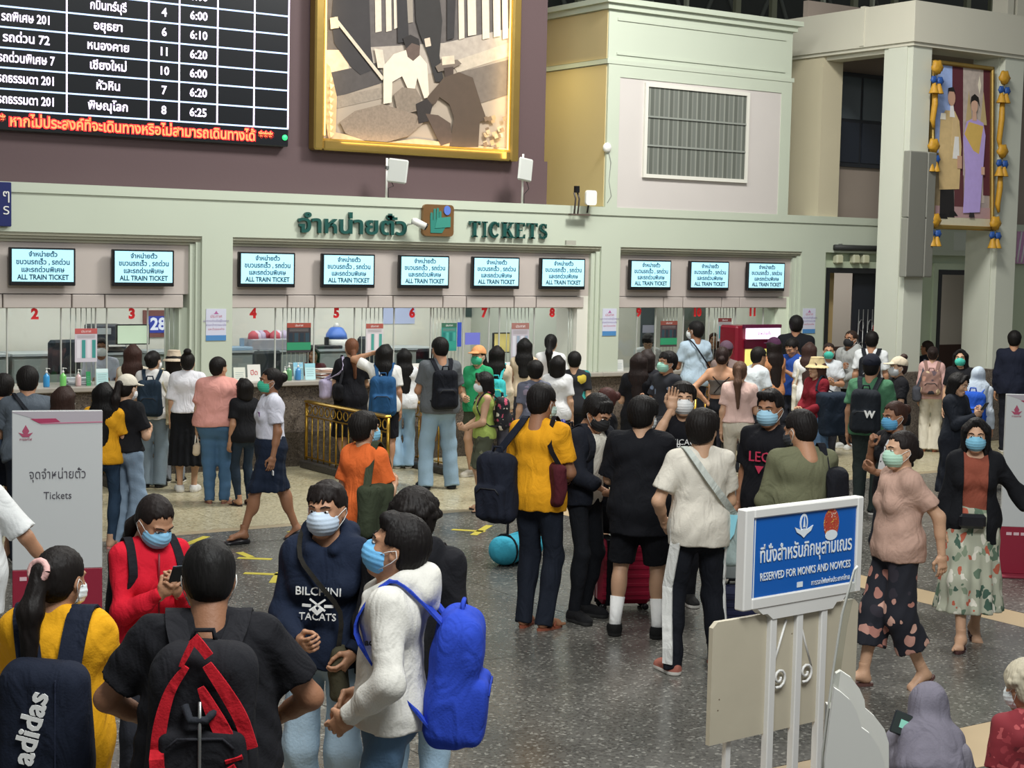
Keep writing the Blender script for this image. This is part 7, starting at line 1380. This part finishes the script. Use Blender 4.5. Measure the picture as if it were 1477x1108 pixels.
# things beneath the portrait: clock, hanging white sign, pink banner, wall lights above doorway
c = onY(1367, 350, YW+.05); t = empty('wall_clock', c, 0, 'small round wall clock under the tall portrait', 'clock'); MB().lathe([(.001, -.02), (.11, -.02), (.12, 0), (.12, .03)], (0, 0, 0), 20, 0, 'y').build('rim', mat('#3a3a38', .4), t); MB().lathe([(.001, -.024), (.1, -.024), (.1, -.02)], (0, 0, 0), 20, 0, 'y').build('dial', mat('#9a9c90', .5), t); MB().box(-.004, .004, -.03, -.026, 0, .07).build('hand', M_black, t)
t = flat(1376, 1402, 335, 362, YW+.0, '#c9cfc4', 'hanging_sign', 'pale hanging sign under the tall portrait', 'sign'); t = flat(1402, 1409, 340, 366, YW+.0, '#b03c58', 'pink_pennant', 'pink pennant hanging beside the pale sign', 'pennant')
for px, lab in ((1209, 'left'), (1233, 'middle'), (1247, 'right')):
    c = onY(px, 374, YW+.02); t = empty('emergency_light', c, 0, 'small pale lamp box above the grille doorway, %s one' % lab, 'lamp'); MB().box(-.07, .07, -.05, .06, -.07, .07, 0, .02).build('housing', mat('#b3b49a', .5), t); MB().box(-.05, .05, -.055, -.05, -.05, .05).build('diffuser', mat('#c8c8a8', .4), t)
a = onY(1205, 357, YW-.05); b_ = onY(1290, 357, YW-.05); t = empty('curtain_rail', (a.x, YW-.03, a.z), 0, 'dark rolled curtain rail above the grille doorway', 'rail'); MB().tube([(0, 0, 0), (b_.x-a.x, 0, 0)], .045, 8).build('roll', mat('#2b2d2c', .6), t)
for k in (.1, .9): MB().box((b_.x-a.x)*k-.02, (b_.x-a.x)*k+.02, -.02, .03, -.01, .06).build('bracket', M_steel, t)
c = onY(1472, 350, YW+.0); t = empty('pink_banner', c, 0, 'pink and white striped banner at the right edge behind the portico column', 'banner'); MB().box(-.1, .8, -.01, .01, -.35, .25).build('cloth', mat('#c090b8', .6), t)
for k in range(6): MB().tube([(-.08+.1*k, -.015, -.33), (.0+.14*k, -.015, .2)], .016, 5).build('white_stripe', mat('#e0dce4', .6), t)
# ---------------------------------------------------------------- ticket signboards
def signboard(loc, face, lines, lab, w=.57, h=1.55, red=.50):
    t = empty('signboard', loc, face, lab, 'signboard'); M_b = mat('#c6c9c9', .35, 0, 0, 1, .02, 2, name='board_white'); M_r = mat('#8e1f36', .4, name='board_red')
    MB().box(-w/2, w/2, -.03, .03, red, h, 0, .004).build('white_panel', M_b, t); MB().box(-w/2, w/2, -.031, .031, .02, red, 0, .004).build('red_panel', M_r, t); MB().box(-w/2-.02, w/2+.02, -.16, .16, 0, .02, 0, .005).build('base_plate', mat('#8a2a3c', .5), t)
    MB().prism([(-w/2, h-.002), (-w/2, h-.006), (-w*.26, h-.05), (-w*.18, h-.085), (w/2, h-.075), (w/2, h-.002)], -.0325, -.03).build('header_band', mat('#b0a9b0', .5), t)
    MB().prism([(-w*.30, h-.05), (-w*.02, h-.048), (w*.03, h-.072), (-w*.20, h-.080)], -.034, -.0325).build('header_mark', mat('#a8385c', .5), t); MB().prism([(-w*.18, h-.085), (w/2, h-.078), (w/2, h-.070), (-w*.2, h-.078)], -.034, -.0325).build('header_stripe', mat('#c27a92', .5), t)
    lm = mat('#a84a66', .5); cx = -w*.35; cz = h-.14
    MB().prism([(cx, cz+.05), (cx+.022, cz+.01), (cx+.012, cz-.01), (cx+.045, cz+.0), (cx+.02, cz-.03), (cx-.02, cz-.03), (cx-.045, cz+.0), (cx-.012, cz-.01), (cx-.022, cz+.01)][::-1], -.0335, -.031).build('crest', lm, t); text('crest_caption', 'การรถไฟ', .022, lm, t, (cx, -.033, cz-.045), ext=.0008)
    for s, sz, z, x in lines: text('lettering', s, sz, mat('#4c4a52', .6), t, (x, -.033, z), ext=.0008, fit=len(s)*sz*(.30 if ord(s[0]) > 200 else .36))
    for k in range(3): MB().box(-w*.42+.06*k, -w*.42+.06*k+.045, -.0335, -.031, red-.07, red-.045).build('foot_print', mat('#d8b8be', .5), t)
    return t
L = onZ(18, 930); Rr = onZ(147, 924); mid = (L+Rr)/2; ang = math.atan2(Rr.y-L.y, Rr.x-L.x)
signboard(mid, ang, [('จุดจำหน่ายตั๋ว', .085, 1.13, 0), ('Tickets', .07, .99, 0)], 'tall white and dark red signboard reading Tickets, at the left', w=(Rr-L).length)
c = onZ(1440, 830); rr = Vector((_r0[0], _r0[1], 0)); signboard(c+rr*.29, math.atan2(_r0[1], _r0[0])-.1, [('WHY', .07, 1.30, 0), ('AMAZING', .075, 1.21, 0.04), ('AMAZING', .075, 1.07, .06)], 'tall white and dark red signboard cut by the right edge', red=.42)
# ---------------------------------------------------------------- luggage
def suitcase(px, py, w, h, d, col, lab, rz, band=None, extra=None):
    c = onZ(px, py); t = empty('suitcase', c, rz, lab, 'suitcase'); m = mat(col, .3, 0, 0, 1, .05, 3)
    MB().box(-w/2, w/2, -d/2, d/2, .05, h, 0, .04).build('shell', m, t)
    for k in range(6): z = .12+(h-.2)*k/5; MB().box(-w/2+.03, w/2-.03, -d/2-.006, -d/2, z, z+.028, 0, .003).build('rib', m, t)
    MB().box(-w/2-.003, w/2+.003, -.01, .01, .05, h+.003).build('zip_band', mat('#1a1a1c', .6), t); MB().tube([(-.08, 0, h), (-.07, 0, h+.03), (.07, 0, h+.03), (.08, 0, h)], .01, 7).build('grab_handle', M_black, t)
    if band is not None: MB().box(band-.03, band+.03, -d/2-.009, d/2+.009, .045, h+.008).build('luggage_strap', cloth('#18181b'), t)
    for sx in (-1, 1):
        for sy in (-1, 1): MB().lathe([(.006, -.012), (.025, -.012), (.025, .012), (.006, .012)], (sx*(w/2-.05), sy*(d/2-.04), .026), 12, 0, 'y').build('wheel', M_black, t)
    return t
vr = math.atan2(_r0[1], _r0[0])
suitcase(897, 877, .42, .53, .24, '#a01838', 'crimson ribbed suitcase with a black strap behind the white socks', vr+.15, -.12)
c = onZ(880, 872); t = empty('travel_bag', (c.x, c.y+.02, .56), vr, 'black soft bag resting on the crimson suitcase', 'bag'); g = Grid((-.2, -.14, 0), (.2, .14, .28), .012); rbox(g, A(0, 0, .13), A(1, 0, 0), A(0, 1, 0), A(0, 0, 1), .17, .11, .13, .07, .01); g.folds(.02, 18, 4); V, Q = g.mesh(); tomesh('bag_body', [(V, Q, 0)], cloth('#17181c'), t); MB().tube([(-.1, 0, .25), (-.06, 0, .31), (.06, 0, .31), (.1, 0, .25)], .012, 7).build('handle', cloth('#17181c'), t)
suitcase(1064, 940, .42, .46, .26, '#1c2140', 'navy suitcase behind the cream white t-shirt and the monks sign', vr)
c = onZ(1066, 936); t = empty('patterned_box', (c.x, c.y, .50), vr, 'grey lidded box with a patterned dark top on the navy suitcase', 'box'); MB().box(-.17, .2, -.12, .12, 0, .13, 0, .01).build('grey_box', mat('#7f8584', .5), t); MB().box(-.16, .19, -.11, .11, .13, .27, 0, .02).build('patterned_pouch', floral('dark_pattern', '#26221f', ['#7a6a5c', '#26221f', '#4c4038'], 22), t)
c = onZ(742, 812); t = empty('duffel_bag', c, vr+.9, 'turquoise duffel bag with black straps on the floor behind the mustard yellow t-shirt', 'duffel bag'); g = Grid((-.3, -.2, 0), (.3, .2, .34), .012); g.cone((-.16, 0, .13), (.20, 0, .13), .125, .125, .02); g.folds(.012, 20, 9); V, Q = g.mesh(); tomesh('bag_body', [(V, Q, 0)], cloth('#3fa6c0'), t)
for x in (-.13, .10): MB().tube([(x, .13*math.cos(a_), .13+.13*math.sin(a_)) for a_ in [k*math.pi/8 for k in range(17)]], .012, 6, 0, False).build('black_strap', cloth('#17181c'), t)
MB().tube([(-.13, -.02, .25), (-.1, 0, .36), (-.0, .05, .50), (.06, 0, .38), (.1, -.02, .25)], .012, 6).build('carry_strap', cloth('#17181c'), t)
# ---------------------------------------------------------------- yellow floor tapes
M_tape = mat('#b9ab3c', .6, 0, 0, 1, .1, 8, name='yellow_tape')
def tape(a, b2, lab, w=.045):
    A_, B_ = onZ(*a), onZ(*b2); d = B_-A_; t = MB().box(0, d.length, -w/2, w/2, .0005, .0025).build('floor_tape', M_tape); t.location = A_; t.rotation_euler = (0, 0, math.atan2(d.y, d.x)); tag(t, lab, 'tape', None)
for a, b2, lab in (((343, 805), (392, 807), 'yellow tape bar pointing right, above the navy hoodie shoulder'), ((345, 797), (362, 804), 'short yellow tape head of the arrow left of the navy hoodie'), ((352, 827), (402, 829), 'lower yellow tape bar left of the navy hoodie'), ((394, 841), (404, 826), 'short slanted yellow tape at the end of the lower bar'),
                   ((652, 764), (700, 767), 'yellow tape bar left of the black rucksack on the floor area'), ((683, 772), (706, 758), 'slanted yellow tape crossing the bar, centre floor'), ((418, 768), (446, 760), 'yellow tape piece behind the navy hoodie head'), ((268, 786), (298, 774), 'yellow tape piece right of the red jacket head'), ((240, 772), (262, 782), 'yellow tape piece near the left signboard')):
    tape(a, b2, lab, .07)
# ---------------------------------------------------------------- monks sign with railing
ztp = 1.50; O = onZ(1070, 735, ztp); O2 = onZ(1240, 715, ztp); d = Vector((O2.x-O.x, O2.y-O.y, 0)); wS = d.length; ang = math.atan2(d.y, d.x)
t = empty('monks_sign', (O.x, O.y, 0), ang, 'blue sign reading RESERVED FOR MONKS AND NOVICES on white posts', 'sign'); M_pw = mat('#dad8d3', .4, 0, .05, 20, .05, 3, name='post_white'); M_blue = mat('#0d5bb0', .3, name='sign_blue'); M_lt = mat('#dfe6ea', .5, name='sign_letter')
z0, z1 = 1.03, ztp; b = .045
fr = MB(); fr.box(0, b*1.3, -.03, .03, z0, z1, 0, .006); fr.box(wS-b, wS, -.03, .03, z0, z1, 0, .006); fr.box(b*1.3, wS-b, -.03, .03, z1-b, z1, 0, .006); fr.box(b*1.3, wS-b, -.03, .03, z0, z0+b*1.2, 0, .006); fr.build('frame', M_pw, t)
MB().box(b*1.3, wS-b, -.018, .01, z0+b*1.2, z1-b).build('blue_panel', M_blue, t); MB().box(b*1.3+.012, b*1.3+.018, -.020, -.018, z0+b*1.2, z1-b).build('white_line', M_lt, t)
MB().box(b, wS-b, .01, .03, z0+.01, z1-.01).build('backing', M_pw, t)
fr = MB(); fr.prism([(.10, z0), (.14, z0-.03), (.17, z0-.03), (.21, z0-.06), (wS-.2, z0-.06), (wS-.17, z0-.03), (wS-.13, z0-.03), (wS-.10, z0)][::-1], -.025, .025); fr.build('bracket', M_pw, t)
cx = wS/2+.02
text('lettering', 'ที่นั่งสำหรับภิกษุสามเณร', .098, M_lt, t, (cx, -.021, 1.275), ext=.001, bold=.0012, fit=wS*.78)
x1_, hh_ = b*1.3+.045, .046; ln = 'RESERVED FOR MONKS AND NOVICES'; text('lettering', ln, .052, M_lt, t, (cx, -.021, 1.175), ext=.001, bold=.0006, fit=wS*.77)
text('lettering', 'การรถไฟแห่งประเทศไทย', .034, M_lt, t, (wS-.22, -.021, 1.11), ext=.001, fit=.28); MB().box(wS-.46, wS-.42, -.020, -.018, 1.10, 1.125).build('small_logo', M_lt, t)
ex = cx-.03; ez = 1.385
MB().prism([(ex+.028*math.cos(a_), ez+.02+.045*math.sin(a_)) for a_ in [k*2*math.pi/16 for k in range(16)]], -.021, -.018).build('emblem_oval', M_lt, t); MB().prism([(ex+.018*math.cos(a_), ez+.02+.034*math.sin(a_)) for a_ in [k*2*math.pi/14 for k in range(14)]], -.0225, -.021).build('emblem_oval_centre', M_blue, t); MB().prism([(ex, ez+.06), (ex+.008, ez+.0), (ex-.008, ez+.0)][::-1], -.024, -.0225).build('emblem_flame', M_lt, t)
MB().prism([(ex-.065, ez+.005), (ex-.02, ez-.012), (ex, ez-.005), (ex+.02, ez-.012), (ex+.065, ez+.005), (ex+.05, ez-.02), (ex+.02, ez-.035), (ex, ez-.05), (ex-.02, ez-.035), (ex-.05, ez-.02)][::-1], -.023, -.019).build('emblem_wings', M_lt, t)
fx = cx+.17; MB().prism([(fx+.055*math.cos(a_), ez+.075*math.sin(a_)) for a_ in [k*2*math.pi/18 for k in range(18)]], -.021, -.018).build('red_sticker', floral('sticker', '#b0402c', ['#d8c058', '#a83020', '#e0dcd0', '#7a1c18'], 60), t); MB().prism([(fx+.045*math.cos(a_), ez-.055+.025*math.sin(a_)) for a_ in [k*2*math.pi/14 for k in range(14)]], -.022, -.021).build('sticker_foot', M_lt, t)
px_ = [.27*wS, .49*wS, .70*wS]
for x in px_: MB().box(x-.022, x+.022, -.02, .02, 0, z0-.03, 0, .004).build('post', M_pw, t)
for x in (px_[0]+.055, px_[1]+.06):
    for q, zc in ((1, .80), (1, .60)):
        sp = [(x+(.050-.0028*k)*math.cos(k*.6-2), -.012, zc-.12+(.050-.0028*k)*math.sin(k*.6-2)) for k in range(15)]; MB().tube(sp, .007, 6).build('scroll', M_pw, t) if q and zc == .8 else None
    MB().tube([(x-.05, 0, .70), (x, 0, .82), (x+.05, 0, .95)] if x < px_[1] else [(x+.05, 0, .70), (x, 0, .82), (x-.05, 0, .95)], .006, 6).build('scroll_arm', M_pw, t)
# cream board behind the posts
pa = onZ(1040, 902, .99); pb = onZ(1250, 866, .99); dd = Vector((pb.x-pa.x, pb.y-pa.y, 0)); t2 = empty('cream_board', (pa.x, pa.y, 0), math.atan2(dd.y, dd.x), 'scuffed cream board fixed behind the posts of the monks sign', 'board'); wb = dd.length
MB().prism([(0, .42), (wb, .42), (wb, .965), (wb-.03, .99), (.03, .99), (0, .965)][::-1], .05, .075).build('board', mat('#bdb49e', .5, 0, .1, 12, .07, 5), t2)
for k in range(7): MB().lathe([(.004, -.001), (.004, .0)], (random.uniform(.03, wb-.03), .049, random.uniform(.48, .95)), 6, 0, 'y').build('scuff', mat('#7d6f5a', .7), t2)
for x in (.15, wb-.15): MB().box(x-.015, x+.015, .075, .10, 0, .9).build('leg', M_pw, t2)
# ---------------------------------------------------------------- white lobed stand near the camera
dist = 4.3; base = Vector((_fw[0], _fw[1], 0)).normalized()*dist; nn = Vector((_fw[0], _fw[1], 0)).normalized(); hr_ = Vector((_r0[0], _r0[1], 0))
def onP(px, py, off=0):
    r_ = Vector(tuple(ray(px, py))); k = (dist+off)/r_.dot(nn); P3 = r_*k; return (P3.dot(hr_), P3.z+CAMZ)
t = empty('lobed_stand', (base.x, base.y, 0), math.atan2(hr_.y, hr_.x), 'white lobed display stand with a clear acrylic fin, bottom right foreground', 'display stand')
outl = [(1186, 1240), (1190, 1100), (1197, 1040), (1204, 993), (1212, 998), (1226, 1010), (1236, 1026), (1240, 1040), (1243, 1050), (1254, 1058), (1268, 1078), (1276, 1100), (1280, 1130), (1281, 1240)]
o1 = [onP(*q) for q in outl][::-1]; MB().prism(o1, 0, .02).build('front_panel', mat('#ecebe4', .35), t)
out2 = [(1196, 1240), (1200, 1000), (1206, 972), (1213, 968), (1228, 978), (1240, 994), (1247, 1010), (1248, 1022), (1262, 1034), (1276, 1052), (1282, 1072), (1283, 1240)]
o2 = [onP(*q, .09) for q in out2][::-1]; MB().prism(o2, .09, .11).build('rear_panel', mat('#ecebe4', .35), t)
q = onP(1186, 1240)[0]; MB().box(q+.01, q+.05, .02, .09, onP(1186, 1240)[1], onP(1200, 1010)[1]-.03).build('side_web', mat('#a9a79f', .4), t); MB().box(q, q+.17, -.05, .16, 0, .05).build('foot', mat('#a9a79f', .4), t); MB().box(q+.03, q+.14, .0, .10, .05, onP(1186, 1238)[1]+.02).build('pedestal', mat('#a9a79f', .4), t)
fin = [onP(*u) for u in ((1184, 1240), (1190, 1090), (1204, 980), (1218, 890), (1236, 826), (1241, 820), (1238, 850), (1226, 905), (1214, 985))]
MB().prism(fin, .03, .036).build('acrylic_fin', glassmat('acrylic', (.93, .94, .92, 1), .10), t)
MB().tube([(u[0], .033, u[1]) for u in fin[:6]], .0035, 6).build('fin_edge', mat('#dcdcd4', .3), t)
